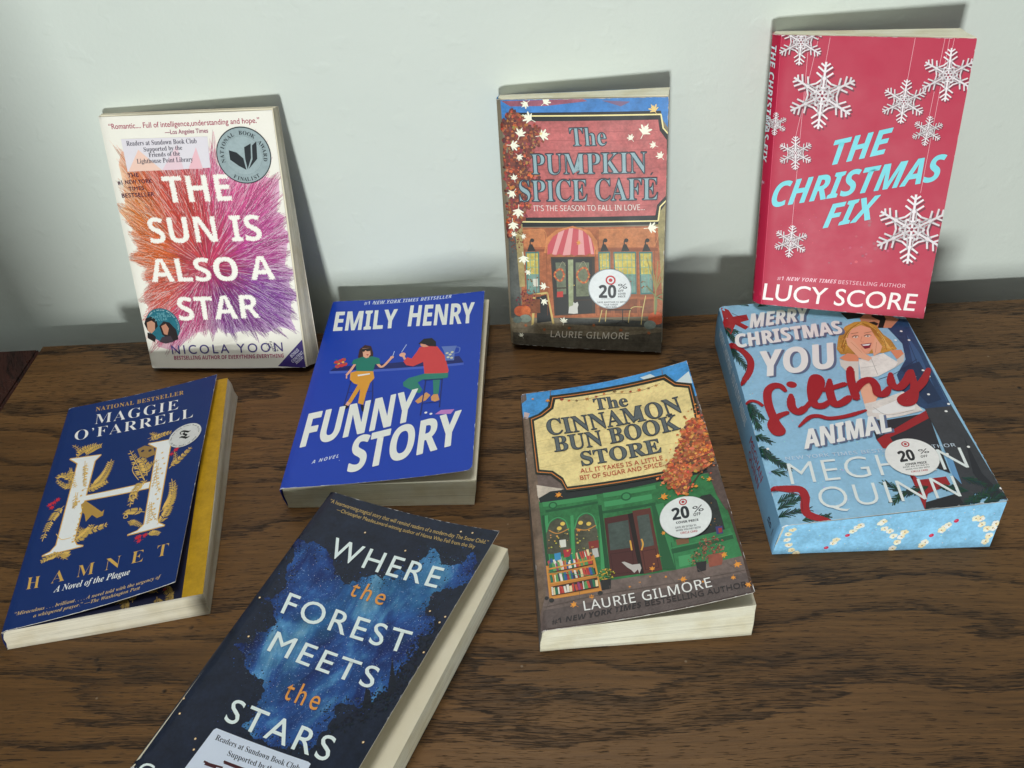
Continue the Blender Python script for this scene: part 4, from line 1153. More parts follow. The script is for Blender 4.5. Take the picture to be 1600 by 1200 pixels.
  ('P',(112,58,48),[(3.38,183.84),(3.7,184.17),(4.52,184.79),(6.32,185.17),(7.1,185.5),(8.0,186.36),(8.49,187.72),(8.41,188.56),(8.03,189.0),(9.14,190.37),(9.46,191.97),(9.96,192.74),(10.21,193.41),(11.33,193.61),(12.24,194.34),(13.55,192.46),(14.43,191.32),(14.89,191.15),(16.17,190.38),(16.27,189.76),(16.45,189.29),(17.03,188.86),(17.5,188.32),(17.89,187.52),(18.51,187.63),(19.35,187.32),(19.49,186.65),(19.98,186.19),(21.46,185.59),(22.43,183.5),(23.26,182.8),(24.14,181.44),(24.47,181.43),(25.28,181.04),(25.59,180.66),(25.92,180.27),(26.48,179.47),(27.09,179.76),(28.11,179.4),(28.76,179.4),(28.63,178.88),(28.52,178.23),(28.61,177.22),(28.51,176.36),(28.1,175.53),(27.59,175.12),(27.95,174.48),(28.66,174.32),(28.9,173.88),(29.83,173.31),(29.45,172.44),(29.43,171.42),(29.6,170.81),(30.18,170.55),(29.55,169.83),(29.57,169.1),(29.91,168.2),(29.58,167.69),(29.42,166.43),(28.94,166.25),(28.31,165.59),(27.53,165.84),(26.68,165.85),(26.47,164.73),(26.18,164.27),(25.95,163.87),(25.39,163.38),(25.33,162.61),(24.88,162.02),(25.03,161.51),(25.35,160.49),(25.44,159.65),(25.4,158.89),(26.08,158.24),(26.29,158.09),(24.83,156.84),(22.92,155.0),(22.66,154.14),(20.99,151.57),(20.93,149.96),(21.98,148.55),(21.6,148.04),(21.01,146.94),(21.97,147.07),(22.35,147.14),(23.22,146.79),(24.11,146.81),(25.16,146.64),(25.76,146.12),(26.23,146.03),(26.73,145.83),(27.32,145.18),(26.56,143.99),(26.1,142.64),(25.6,142.3),(25.35,141.75),(25.92,140.88),(25.66,139.79),(25.47,138.66),(24.55,138.2),(24.06,137.48),(23.56,136.48),(22.68,135.89),(21.56,134.74),(21.96,133.42),(21.24,132.06),(21.34,131.31),(21.19,130.92),(20.47,130.08),(19.91,128.88),(19.79,128.34),(19.12,127.77),(19.62,126.41),(20.74,125.0),(20.62,123.93),(21.15,123.09),(21.33,122.5),(21.56,121.62),(21.65,120.7),(20.65,117.69),(18.4,116.19),(16.59,114.67),(16.25,113.29),(15.81,111.86),(15.82,111.23),(16.26,110.43),(16.16,109.14),(15.86,108.58),(15.86,107.55),(15.69,107.12),(14.91,106.42),(14.72,105.62),(14.37,104.78),(14.28,104.08),(13.76,103.8),(13.08,103.63),(12.48,103.79),(11.51,103.38),(11.2,102.86),(10.52,102.04),(10.6,101.53),(10.63,100.85),(8.46,98.92),(7.14,97.14),(6.22,96.08),(5.37,94.67),(4.96,93.95),(4.22,93.36),(3.16,92.77),(2.27,95.38),(3.39,97.45),(2.46,99.74),(2.04,105.06),(4.94,109.55),(4.74,113.98),(4.81,118.04),(10.07,125.15),(10.22,125.92),(10.48,126.81),(10.51,128.12),(10.01,129.78),(7.84,130.55),(5.88,133.41),(4.43,137.65),(3.75,141.1),(6.04,145.52),(6.03,147.98),(3.58,151.22),(3.1,157.36),(4.1,158.48),(7.19,161.12),(7.47,165.74),(6.21,169.8),(5.61,170.76),(5.57,172.38),(5.76,174.19),(4.85,175.1),(3.73,176.54),(2.61,178.06),(3.02,181.39)],0.9),
  ('F',[(150,66,44),(122,56,46),(170,82,52),(196,108,62),(92,46,46),(144,62,64),(180,120,80)],760,3.4,[(3.38,183.84),(12.24,194.34),(19.35,187.32),(32.34,180.26),(35.52,170.55),(27.19,163.39),(22.84,146.97),(32.78,145.25),(23.09,132.09),(23.51,120.75),(15.23,104.11),(3.16,92.77),(3.75,141.1)]),
  ('F',[(150,80,50),(120,60,44)],60,1.6,[(5.23,94.89),(15.18,103.13),(16.41,89.36),(6.37,80.92)]),
  ('M',(254,248,226),(22.48,197.19),4.5,1569),
  ('M',(254,248,226),(36.53,198.06),5.0,2111),
  ('M',(254,248,226),(24.63,186.42),6.25,1860),
  ('M',(254,248,226),(16.93,174.81),5.75,1778),
  ('M',(254,248,226),(33.52,174.1),6.25,2441),
  ('M',(254,248,226),(11.08,166.55),5.75,1706),
  ('M',(254,248,226),(15.37,158.24),4.0,2026),
  ('M',(254,248,226),(10.99,141.23),4.0,2169),
  ('M',(254,248,226),(9.07,129.91),5.25,2300),
  ('M',(254,248,226),(12.8,115.68),6.5,2693),
  ('M',(254,248,226),(8.07,104.85),6.0,2704),
  ('M',(254,248,226),(7.97,95.99),3.5,2853),
  ('M',(254,248,226),(15.17,95.27),3.25,3134),
  ('M',(254,248,226),(14.86,77.26),6.25,3425),
  ('M',(254,248,226),(18.36,65.63),3.75,3746),
  ('M',(254,248,226),(30.82,53.5),4.75,4401),
  ('M',(254,248,226),(29.37,40.89),4.5,4546),
  ('M',(254,248,226),(10.05,8.35),3.25,4351),
  ('M',(254,248,226),(45.23,23.6),4.5,5392),
  ('M',(254,248,226),(98.02,171.3),3.75,5077),
  ('M',(254,248,226),(107.15,175.79),6.75,5374),
  ('M',(254,248,226),(114.3,166.04),3.75,5829),
  ('M',(254,248,226),(119.26,157.98),4.25,6163),
  ('M',(254,248,226),(113.02,103.93),6.25,6756),
  ('M',(238,205,130),(113.91,191.05),5,30),
  ('M',(220,150,70),(59.31,91.21),3,80),
  ('M',(238,215,150),(32.67,174.98),2,10),
  ('M',(180,105,65),(28.81,15.64),2.2,240),
  ('M',(180,105,65),(49.59,17.64),2.2,345),
  ('M',(180,105,65),(70.07,21.55),2.2,450),
  ('M',(180,105,65),(13.97,18.49),2.2,165),
  ('M',(180,105,65),(113.13,16.38),2.2,675),
  ('M',(180,105,65),(91.19,18.69),2.2,560),
]),
('title_lettering',1.0,[
  ('T',(44,56,70),'FB','The',(54.33,166.1),(80.51,166.47),(53.23,179.27),{'bold': 1.0}),
  ('T',(172,208,218),'FB','The',(54.33,166.1),(80.51,166.47),(53.23,179.27),{'hatch': 0.62,'thin': 1}),
  ('T',(44,56,70),'FB','PUMPKIN',(24.57,144.78),(109.39,146.07),(24.16,160.12),{'bold': 1.0}),
  ('T',(172,208,218),'FB','PUMPKIN',(24.57,144.78),(109.39,146.07),(24.16,160.12),{'hatch': 0.62,'thin': 1}),
  ('T',(44,56,70),'FB','SPICE CAFÉ',(14.32,123.38),(117.82,126.01),(14.05,139.79),{'bold': 1.0}),
  ('T',(172,208,218),'FB','SPICE CAFÉ',(14.32,123.38),(117.82,126.01),(14.05,139.79),{'hatch': 0.62,'thin': 1}),
]),
('tagline_lettering',1.0,[
  ('T',(238,226,220),'S','IT’S THE SEASON TO FALL IN LOVE...',(24.79,116.0),(108.49,117.92),(24.61,120.4),{}),
]),
('author_lettering',1.0,[
  ('T',(228,224,210),'S','LAURIE GILMORE',(34.14,9.04),(97.37,10.66),(34.73,14.74),{'track': 1.08}),
]),
('price_sticker',1.0,[
  ('C',(150,160,165),(82.61,53.65),17.0,0.0),
  ('C',(222,228,230),(82.61,53.65),16.3,0.08),
]),
('price_sticker>sticker_lettering',1.0,[
  ('C',(190,45,55),(83.18,61.15),4.0,0.0),
  ('C',(222,228,230),(83.18,61.15),2.75,0.0),
  ('C',(190,45,55),(83.18,61.15),1.5,0.0),
  ('T',(40,45,52),'SB','20',(74.1,45.99),(87.49,46.47),(73.99,56.61),{'bold': 0.35}),
  ('T',(40,45,52),'SB','%',(88.97,54.05),(96.06,54.46),(88.96,58.3),{}),
  ('T',(40,45,52),'SB','OFF',(88.98,51.41),(93.28,51.74),(88.98,53.24),{}),
  ('T',(40,45,52),'SB','COVER',(88.99,48.97),(94.98,49.35),(88.98,50.6),{}),
  ('T',(40,45,52),'SB','PRICE',(89.0,46.51),(94.62,47.1),(88.99,48.15),{}),
  ('T',(90,95,102),'SB','SAVE ANOTHER 5% WITH',(72.73,41.18),(95.4,42.42),(72.74,42.63),{}),
  ('T',(90,95,102),'SB','YOUR TARGET',(77.47,39.3),(89.02,39.94),(77.48,40.75),{}),
  ('T',(90,95,102),'SB','REDCARD',(79.36,37.3),(87.89,37.83),(79.37,38.75),{}),
  ('T',(110,110,115),'S','SEE STORE FOR DETAILS',(75.98,44.62),(84.11,44.91),(75.99,45.44),{}),
]),
],
'fix':[
('illustration',1.0,[
  ('P',(170,30,62),[(0.43,198.26),(5.9,198.06),(6.39,0.07),(-1.12,-2.63)],0.0),
  ('L',(222,70,105),0.25,[(5.91,197.89),(6.39,0.07)]),
  ('L',(240,190,200),0.22,[(36.99,197.02),(35.76,180.06)]),
  ('L',(240,190,200),0.22,[(23.77,196.75),(24.07,65.1)]),
  ('L',(240,190,200),0.22,[(29.73,196.87),(21.01,130.62)]),
  ('L',(240,190,200),0.22,[(89.52,198.02),(88.71,169.11)]),
  ('L',(240,190,200),0.22,[(107.49,198.0),(105.99,146.55)]),
  ('L',(240,190,200),0.22,[(110.3,198.05),(108.99,94.5)]),
  ('L',(240,190,200),0.22,[(113.11,198.1),(112.87,189.45)]),
  ('X',(238,232,236),(35.75,158.68),22.5),
  ('X',(238,232,236),(18.69,193.77),15),
  ('X',(238,232,236),(113.3,174.86),17),
  ('X',(238,232,236),(88.57,156.72),14.5),
  ('X',(238,232,236),(106.42,137.76),10),
  ('X',(238,232,236),(21.75,118.22),12),
  ('X',(238,232,236),(24.25,52.38),12.5),
  ('X',(238,232,236),(107.31,67.63),25.5),
  ('X',(238,232,236),(6.35,138.19),8),
  ('D',(214,80,112),16,0.6,2.2,[(20.83,36.65),(89.82,80.01),(96.67,32.91),(38.14,36.13)]),
  ('F',[(214,70,104)],40,0.9,[(16.07,70.88),(47.51,88.81),(46.26,49.13),(13.98,25.54)]),
]),
('title_lettering',1.0,[
  ('T',(120,216,228),'SBI','THE',(46.53,110.99),(83.85,121.84),(47.1,128.25),{'bold': 0.35}),
  ('T',(120,216,228),'SBI','CHRISTMAS',(7.68,77.22),(120.21,104.43),(9.26,95.56),{'bold': 0.35}),
  ('T',(120,216,228),'SBI','FIX',(46.12,64.4),(81.0,74.2),(47.91,81.86),{'bold': 0.35}),
]),
('author_lettering',1.0,[
  ('T',(242,192,204),'SBI','#1 NEW YORK TIMES',(16.87,21.16),(60.2,22.3),(17.21,24.15),{'track': 1.1}),
  ('T',(242,192,204),'S','BESTSELLING AUTHOR',(61.74,22.23),(109.61,23.11),(61.96,25.17),{'track': 1.1}),
  ('T',(244,238,236),'R','LUCY SCORE',(7.1,4.07),(118.92,5.6),(7.92,17.3),{'bold': 0.22}),
]),
('spine_lettering',1.0,[
  ('T',(200,214,222),'SBI','THE CHRISTMAS FIX',(-0.05,190.61),(-1.11,109.25),(3.38,191.07),{}),
  ('M',(190,140,160),(0.56,94.22),2.2,0),
]),
('spine_author_lettering',1.0,[
  ('T',(120,16,44),'SB','SCORE',(-2.18,68.56),(-3.25,36.43),(0.9,70.59),{}),
]),
],
'merry':[
('illustration',1.2,[
  ('D',(190,215,235),260,0.25,0.7,[(1.79,218.1),(133.7,186.3),(135.3,0.58),(0.94,3.11)]),
  ('N',(22,58,50),(22.8,217.21),(12.47,227.93),7),
  ('N',(22,58,50),(29.47,215.42),(41.25,221.05),7),
  ('N',(22,58,50),(-2.06,194.4),(8.1,186.51),7),
  ('N',(22,58,50),(-1.09,172.3),(6.81,145.52),7),
  ('N',(22,58,50),(-0.23,196.42),(4.47,176.41),7),
  ('N',(22,58,50),(0.1,110.88),(7.75,91.89),7),
  ('N',(22,58,50),(-0.19,109.21),(3.77,83.83),7),
  ('N',(22,58,50),(-1.76,80.45),(8.47,70.38),7),
  ('N',(22,58,50),(-0.58,68.84),(10.85,47.64),7),
  ('N',(22,58,50),(-0.44,62.36),(16.02,44.85),7),
  ('N',(22,58,50),(2.97,44.92),(10.96,41.72),7),
  ('N',(22,58,50),(0.66,14.22),(19.03,21.38),7),
  ('N',(22,58,50),(-0.4,8.66),(19.13,10.33),7),
  ('N',(22,58,50),(13.05,2.29),(29.74,3.29),7),
  ('N',(22,58,50),(1.58,18.78),(12.66,24.23),7),
  ('N',(22,58,50),(77.37,16.26),(69.02,25.08),7),
  ('N',(22,58,50),(79.42,14.09),(69.35,8.17),7),
  ('N',(22,58,50),(96.15,23.04),(83.93,15.31),7),
  ('N',(22,58,50),(116.4,10.67),(102.14,16.46),7),
  ('N',(22,58,50),(113.13,1.87),(137.71,13.3),7),
  ('N',(22,58,50),(122.01,0.62),(137.4,5.81),7),
  ('N',(22,58,50),(116.51,22.07),(127.45,14.77),7),
  ('N',(22,58,50),(94.3,17.58),(74.93,12.89),7),
  ('N',(22,58,50),(125.47,13.16),(137.46,22.97),7),
  ('N',(22,58,50),(132.44,93.88),(129.84,78.31),7),
  ('P',(34,62,100),[(117.36,182.63),(130.63,187.24),(135.96,185.46),(134.48,134.94),(133.65,86.81),(115.59,86.58),(106.36,97.46),(108.51,123.38),(120.02,139.4),(123.41,157.25)],0.4),
  ('P',(50,84,128),[(129.95,167.22),(131.72,145.62),(129.14,106.08),(124.84,111.45),(123.81,136.35)],0.0),
  ('P',(24,46,80),[(113.82,130.1),(128.39,135.75),(129.56,94.27),(119.38,91.06),(114.44,108.08)],0.0),
  ('L',(24,44,76),0.4,[(129.16,167.31),(125.94,128.49),(121.57,93.06)]),
  ('L',(70,100,140),0.3,[(135.06,177.65),(134.72,142.63),(132.3,89.28)]),
  ('L',(24,44,76),0.5,[(95.0,120.34),(109.26,125.74),(127.68,138.39)]),
  ('P',(196,128,100),[(102.47,195.23),(114.6,195.77),(125.25,191.62),(130.28,186.15),(121.33,176.56),(114.08,177.46),(105.03,180.81),(101.88,187.36)],0.0),
  ('P',(26,20,20),[(89.66,199.68),(101.78,198.76),(106.1,194.79),(103.16,191.72),(92.66,190.76)],0.0),
  ('P',(26,20,20),[(115.02,197.17),(120.93,194.15),(121.01,187.84),(115.7,177.26),(111.66,177.76),(115.93,186.19),(111.04,192.47)],0.0),
  ('P',(40,28,26),[(104.51,184.78),(111.52,185.6),(113.95,182.49),(109.56,179.13),(105.6,179.9)],0.0),
  ('P',(188,138,58),[(75.34,156.99),(80.43,170.86),(88.22,182.11),(96.66,186.88),(105.15,186.95),(111.35,180.58),(113.24,169.32),(116.77,162.11),(117.76,151.36),(106.76,148.35),(87.59,149.36),(76.62,150.86)],0.4),
  ('P',(160,108,40),[(78.53,157.85),(85.97,172.82),(93.42,181.44),(86.13,167.42),(79.38,152.02)],0.0),
  ('P',(214,170,90),[(110.85,172.35),(112.8,159.94),(114.09,151.05),(110.82,153.57)],0.0),
  ('P',(160,108,40),[(101.57,186.27),(109.24,178.06),(110.04,164.31),(107.64,170.03)],0.0),
  ('P',(226,162,132),[(86.85,170.01),(92.34,178.82),(100.47,182.49),(106.17,177.89),(106.69,167.43),(102.26,156.0),(95.71,148.26),(89.87,151.63),(86.38,158.89)],0.0),
  ('P',(230,224,216),[(90.41,168.46),(92.46,169.81),(94.62,169.26),(93.14,167.57)],0.0),
  ('P',(230,224,216),[(99.19,168.4),(101.25,169.76),(103.89,169.15),(102.07,167.49)],0.0),
  ('C',(52,44,44),(92.68,168.84),0.8,0.0),
  ('C',(52,44,44),(101.62,168.76),0.8,0.0),
  ('L',(50,30,26),0.55,[(90.0,168.78),(92.52,170.61),(95.18,169.46)]),
  ('L',(50,30,26),0.55,[(98.86,168.98),(101.64,170.52),(104.45,169.35)]),
  ('F',[(206,160,84),(166,114,48),(226,184,104)],46,1.2,[(76.95,158.07),(83.56,173.14),(91.42,180.32),(85.41,164.84),(79.85,151.96)]),
  ('F',[(206,160,84),(166,114,48),(226,184,104)],46,1.2,[(110.85,175.1),(114.01,163.8),(116.12,151.31),(107.3,150.1),(107.66,164.61)]),
  ('L',(226,186,104),0.4,[(102.07,185.09),(90.3,176.34),(81.48,161.39)]),
  ('L',(150,100,40),0.4,[(99.46,184.85),(88.32,175.23),(79.19,159.07)]),
  ('L',(226,186,104),0.4,[(106.81,181.14),(111.64,169.52),(112.54,153.35)]),
  ('L',(150,100,40),0.35,[(109.24,178.06),(111.63,164.11),(110.03,151.05)]),
  ('L',(214,150,122),0.5,[(92.75,155.94),(94.59,149.96),(99.08,152.49)]),
  ('L',(120,76,40),0.35,[(90.14,172.82),(95.91,173.71)]),
  ('L',(120,76,40),0.35,[(99.86,172.38),(105.87,173.53)]),
  ('L',(196,128,100),0.4,[(97.11,168.67),(94.82,163.07),(96.89,162.26)]),
  ('P',(130,30,50),[(93.54,159.78),(101.98,160.53),(99.05,155.11),(95.21,154.3)],0.0),
  ('P',(240,235,230),[(94.34,159.15),(101.04,159.59),(99.17,157.72),(95.23,157.71)],0.0),
  ('P',(216,138,104),[(74.53,146.79),(81.6,151.2),(88.87,148.15),(86.19,138.85),(80.14,140.19)],0.0),
  ('P',(216,138,104),[(112.37,150.75),(120.32,150.24),(120.71,144.46),(113.88,140.21)],0.0),
  ('P',(208,204,198),[(74.06,145.08),(79.91,142.24),(86.89,141.28),(80.08,117.61),(75.79,130.35),(73.15,138.16)],0.0),
  ('P',(200,196,192),[(114.03,139.68),(121.51,146.43),(118.0,137.11),(109.26,130.71)],0.0),
  ('P',(222,220,216),[(87.45,143.23),(99.56,145.95),(106.61,147.86),(113.62,136.42),(108.96,130.75),(95.25,123.23),(83.26,123.19)],0.2),
  ('L',(170,168,166),0.4,[(96.49,143.79),(95.66,125.13)]),
  ('L',(170,168,166),0.3,[(86.34,133.82),(97.79,134.76)]),
  ('P',(232,172,142),[(85.14,168.62),(88.02,168.24),(90.14,162.88),(93.03,150.17),(97.26,143.69),(93.85,140.33),(87.94,144.95),(83.98,159.74)],0.0),
  ('P',(232,172,142),[(106.69,167.43),(108.07,155.24),(104.58,148.64),(98.87,145.27),(100.62,154.9)],0.0),
  ('L',(190,120,95),0.3,[(87.44,163.24),(91.93,150.32)]),
  ('L',(190,120,95),0.3,[(105.69,160.85),(101.31,149.07)]),
  ('P',(228,170,142),[(81.38,121.03),(87.19,117.81),(89.52,103.29),(84.55,95.93),(77.96,96.88),(78.96,108.3)],0.0),
  ('P',(214,208,204),[(77.96,96.88),(85.2,98.13),(107.43,105.49),(114.0,84.99),(98.22,81.61),(82.92,80.48),(76.67,84.7)],0.2),
  ('P',(240,238,236),[(81.15,89.63),(105.47,99.44),(111.44,92.16),(108.92,86.83),(90.29,84.96),(80.8,87.44)],0.0),
  ('L',(140,136,136),0.3,[(82.84,92.77),(89.96,83.89),(107.99,86.28)]),
  ('P',(38,38,46),[(76.89,81.35),(85.46,79.01),(116.41,82.41),(112.69,46.49),(111.28,26.69),(80.46,53.16),(75.92,62.15)],0.0),
  ('P',(150,28,36),[(75.92,62.15),(115.72,84.76),(115.02,77.04),(96.69,67.64),(84.94,62.94),(85.98,52.36),(77.69,53.57)],0.0),
  ('P',(150,28,36),[(88.36,41.85),(95.22,36.86),(85.91,34.24),(90.87,23.8),(107.66,24.29),(108.0,17.52),(92.48,12.2),(88.8,5.33),(105.46,6.63),(101.34,2.62),(86.4,0.22),(86.9,24.37)],0.0),
  ('P',(54,56,62),[(115.59,86.58),(133.65,86.81),(136.07,0.83),(119.58,8.35),(109.63,-2.19),(84.97,-4.06),(108.66,8.03),(113.97,34.19),(115.5,58.59)],0.3),
  ('P',(34,36,44),[(130.61,56.47),(129.66,24.09),(135.86,1.97),(127.74,1.64),(124.43,24.83)],0.0),
  ('P',(30,32,38),[(88.8,5.33),(109.31,9.8),(110.26,-2.28),(84.97,-4.06)],0.0),
  ('P',(100,150,195),[(113.33,40.29),(116.67,37.81),(114.51,16.6),(111.93,24.65)],0.0),
  ('N',(22,58,50),(116.4,10.67),(102.14,16.46),7),
  ('N',(22,58,50),(113.13,1.87),(137.71,13.3),7),
  ('N',(22,58,50),(122.01,0.62),(137.4,5.81),7),
  ('N',(22,58,50),(116.51,22.07),(127.45,14.77),7),
  ('N',(22,58,50),(94.3,17.58),(74.93,12.89),7),
  ('N',(22,58,50),(120.19,6.4),(111.22,0.31),7),
  ('P',(158,26,36),[(1.21,218.72),(6.39,214.37),(8.28,205.66),(18.99,206.93),(19.33,199.9),(12.06,198.18),(17.72,191.87),(14.53,188.8),(8.19,195.99),(2.61,184.63),(0.34,195.11),(-1.27,199.56),(0.9,205.1)],0.0),
  ('C',(158,26,36),(9.69,199.35),3.4,0.0),
  ('L',(110,14,26),0.4,[(8.19,209.88),(14.8,203.33),(18.75,201.37)]),
  ('L',(110,14,26),0.4,[(8.44,197.32),(14.12,191.03)]),
  ('L',(158,26,36),5,[(-0.78,176.05),(6.72,166.19),(11.13,154.83),(8.71,142.77),(0.97,130.39)]),
  ('L',(120,16,28),0.5,[(-0.44,171.71),(6.04,162.7),(8.56,152.71),(6.33,143.13),(0.33,132.62)]),
  ('L',(158,26,36),5.5,[(0.74,30.83),(9.48,28.87),(17.52,26.86),(19.08,20.44),(16.88,12.49),(18.06,5.98),(28.75,-0.47)]),
  ('L',(120,16,28),0.5,[(0.96,28.68),(10.14,25.56),(16.32,21.8),(15.12,10.95)]),
  ('C',(225,230,236),(119.93,161.71),1.0,0.0),
  ('C',(225,230,236),(127.27,171.67),1.0,0.0),
  ('C',(225,230,236),(129.39,160.5),1.0,0.0),
  ('C',(225,230,236),(127.84,125.74),1.0,0.0),
  ('C',(225,230,236),(129.7,118.82),1.0,0.0),
  ('C',(225,230,236),(128.23,82.12),1.0,0.0),
  ('C',(225,230,236),(132.58,89.24),1.0,0.0),
  ('C',(225,230,236),(130.14,47.54),1.0,0.0),
  ('C',(225,230,236),(115.04,43.09),1.0,0.0),
  ('C',(225,230,236),(135.8,10.19),1.0,0.0),
  ('C',(225,230,236),(137.95,168.92),1.0,0.0),
  ('C',(225,230,236),(119.91,119.89),1.0,0.0),
  ('C',(225,230,236),(122.94,100.54),1.0,0.0),
  ('C',(225,230,236),(5.01,64.7),1.0,0.0),
]),
('title_lettering',1.2,[
  ('T',(92,106,136),'SBI','MERRY',(20.07,189.08),(66.51,192.47),(22.5,205.31),{'bold': 0.7}),
  ('T',(226,228,230),'SBI','MERRY',(18.29,190.43),(64.79,193.82),(20.69,206.69),{'bold': 0.7}),
  ('T',(92,106,136),'SBI','CHRISTMAS',(6.43,167.27),(87.73,173.13),(5.88,182.02),{'bold': 0.7}),
  ('T',(226,228,230),'SBI','CHRISTMAS',(4.66,168.56),(86.09,174.44),(4.08,183.35),{'bold': 0.7}),
  ('T',(92,106,136),'SBI','YOU',(19.55,133.33),(73.86,136.06),(21.7,160.35),{'bold': 0.7}),
  ('T',(226,228,230),'SBI','YOU',(17.88,134.55),(72.26,137.28),(19.98,161.64),{'bold': 0.7}),
  ('T',(92,106,136),'SBI','ANIMAL',(30.04,59.56),(89.27,67.41),(31.09,76.14),{'bold': 0.7}),
  ('T',(226,228,230),'SBI','ANIMAL',(28.53,60.62),(87.84,68.48),(29.55,77.23),{'bold': 0.7}),
  ('L',(158,26,36),6,[(28.52,117.68),(26.19,122.75),(21.26,123.5),(16.3,118.16),(14.18,105.38),(15.16,88.55),(17.18,79.16),(13.55,78.45),(12.11,85.76),(16.6,92.27),(25.08,95.82)]),
  ('L',(158,26,36),6,[(31.44,112.57),(29.32,100.77),(32.31,95.15),(38.1,98.74)]),
  ('L',(158,26,36),6.5,[(34.08,123.91),(34.89,123.31)]),
  ('L',(158,26,36),6,[(35.69,96.42),(45.83,106.22),(54.06,120.19),(54.31,127.36),(50.76,127.16),(46.26,115.45),(44.91,101.33),(50.1,98.72),(55.69,102.44)]),
  ('L',(158,26,36),6,[(61.35,123.91),(58.34,111.3),(58.25,99.32),(64.28,100.02),(70.26,104.89)]),
  ('L',(158,26,36),4.5,[(53.69,113.86),(62.37,115.88),(71.21,118.4)]),
  ('L',(158,26,36),6,[(78.96,134.85),(75.61,120.65),(74.07,102.03)]),
  ('L',(158,26,36),6,[(74.15,106.65),(81.59,117.4),(88.62,120.02),(90.66,113.73),(89.75,105.59),(93.98,104.3),(98.9,110.21)]),
  ('L',(158,26,36),6,[(104.43,124.42),(101.9,113.37),(105.57,109.29),(113.37,116.62),(119.01,125.68)]),
  ('L',(158,26,36),6,[(119.61,125.59),(115.62,107.92),(110.14,95.09),(104.21,93.16),(103.73,97.83),(112.94,103.55),(123.01,112.9),(131.61,125.74)]),
  ('L',(158,26,36),2.5,[(0.31,110.48),(3.88,110.85),(7.42,108.93),(10.02,104.9)]),
  ('L',(158,26,36),3.4,[(29.82,81.49),(38.44,88.88),(44.68,89.47),(51.38,86.03),(63.64,86.61),(77.08,90.22)]),
]),
('author_lettering',1.2,[
  ('T',(196,212,232),'S','NEW YORK TIMES BESTSELLING AUTHOR',(14.28,52.48),(122.84,48.98),(14.23,55.51),{'track': 1.1}),
  ('T',(218,226,236),'R','MEGHAN',(12.63,31.42),(124.26,29.57),(13.66,49.78),{'track': 1.12,'thin2': 1}),
  ('T',(218,226,236),'R','QUINN',(25.96,8.91),(111.17,6.75),(26.92,26.54),{'track': 1.12,'thin2': 1}),
]),
('price_sticker',1.2,[
  ('C',(205,208,206),(92.91,43.61),16.6,0.0),
  ('C',(226,228,226),(92.91,43.61),16.3,0.06),
]),
('price_sticker>sticker_lettering',1.1,[
  ('C',(180,45,55),(92.37,55.16),2.6,0.0),
  ('C',(226,228,226),(92.37,55.16),1.8,0.0),
  ('C',(180,45,55),(92.37,55.16),1.0,0.0),
  ('T',(38,40,44),'SB','20',(84.63,39.98),(94.39,40.77),(84.99,49.22),{'bold': 0.4}),
  ('T',(38,40,44),'SB','%',(98.3,45.27),(104.68,45.58),(98.24,49.36),{}),
  ('T',(38,40,44),'SB','OFF',(98.02,41.86),(102.34,42.05),(98.26,43.85),{}),
  ('T',(60,62,66),'SB','COVER PRICE',(86.64,36.51),(99.98,36.77),(86.78,38.27),{'bold': 0.1}),
  ('T',(90,92,96),'SB','SAVE AN EXTRA 5%',(84.35,34.67),(100.88,34.86),(84.44,35.84),{}),
  ('T',(90,92,96),'SB','WHEN YOU PAY WITH',(85.36,32.55),(100.5,32.93),(85.46,33.72),{}),
  ('T',(180,50,60),'SB','CIRCLE CARD',(88.1,30.2),(98.67,30.44),(88.26,31.55),{}),
]),
],
'funny':[
('illustration',1.2,[
  ('P',(22,32,100),[(18.11,126.42),(117.67,127.34),(121.77,118.53),(14.09,121.37)],0.0),
  ('P',(66,92,188),[(13.76,121.39),(121.78,118.28),(121.95,115.52),(14.61,118.44)],0.0),
  ('C',(200,58,62),(18.0,131.82),2.2,0.0),
  ('C',(200,58,62),(20.62,132.86),2.2,0.0),
  ('C',(200,58,62),(23.01,134.42),2.2,0.0),
  ('C',(200,58,62),(19.68,126.79),2.2,0.0),
  ('C',(200,58,62),(22.8,127.77),2.2,0.0),
  ('C',(200,58,62),(25.09,128.82),2.2,0.0),
  ('C',(235,180,90),(20.01,129.7),1.1,0.0),
  ('C',(235,180,90),(23.17,131.43),1.1,0.0),
  ('L',(40,120,90),0.5,[(20.92,129.14),(15.38,130.78)]),
  ('L',(40,120,90),0.5,[(21.34,131.57),(16.18,135.66)]),
  ('L',(40,120,90),0.5,[(22.8,132.7),(24.48,137.54)]),
  ('L',(40,120,90),0.5,[(20.51,126.73),(16.79,124.56)]),
  ('L',(40,120,90),0.5,[(24.25,128.89),(26.34,131.18)]),
  ('L',(30,40,110),1.0,[(33.38,107.65),(32.34,78.0)]),
  ('L',(30,40,110),1.0,[(50.95,105.92),(54.28,80.9)]),
  ('L',(30,40,110),0.7,[(33.36,94.85),(52.35,94.79)]),
  ('L',(24,34,100),1.2,[(32.57,107.73),(51.11,107.09)]),
  ('P',(58,24,26),[(34.43,137.47),(34.34,146.83),(38.11,151.89),(43.45,149.85),(46.59,140.61),(46.99,133.04),(43.78,135.85),(40.33,131.2),(35.97,132.84)],0.0),
  ('L',(226,168,140),2.2,[(33.41,128.13),(30.63,119.83),(28.67,115.91)]),
  ('L',(226,168,140),2.2,[(51.52,127.61),(56.23,122.92),(62.3,133.13)]),
  ('C',(226,168,140),(62.71,133.83),1.6,0.0),
  ('L',(226,168,140),1.0,[(28.59,116.4),(29.38,111.56)]),
  ('P',(226,168,140),[(36.59,147.4),(42.97,147.33),(44.48,139.05),(42.53,134.23),(38.8,137.08)],0.0),
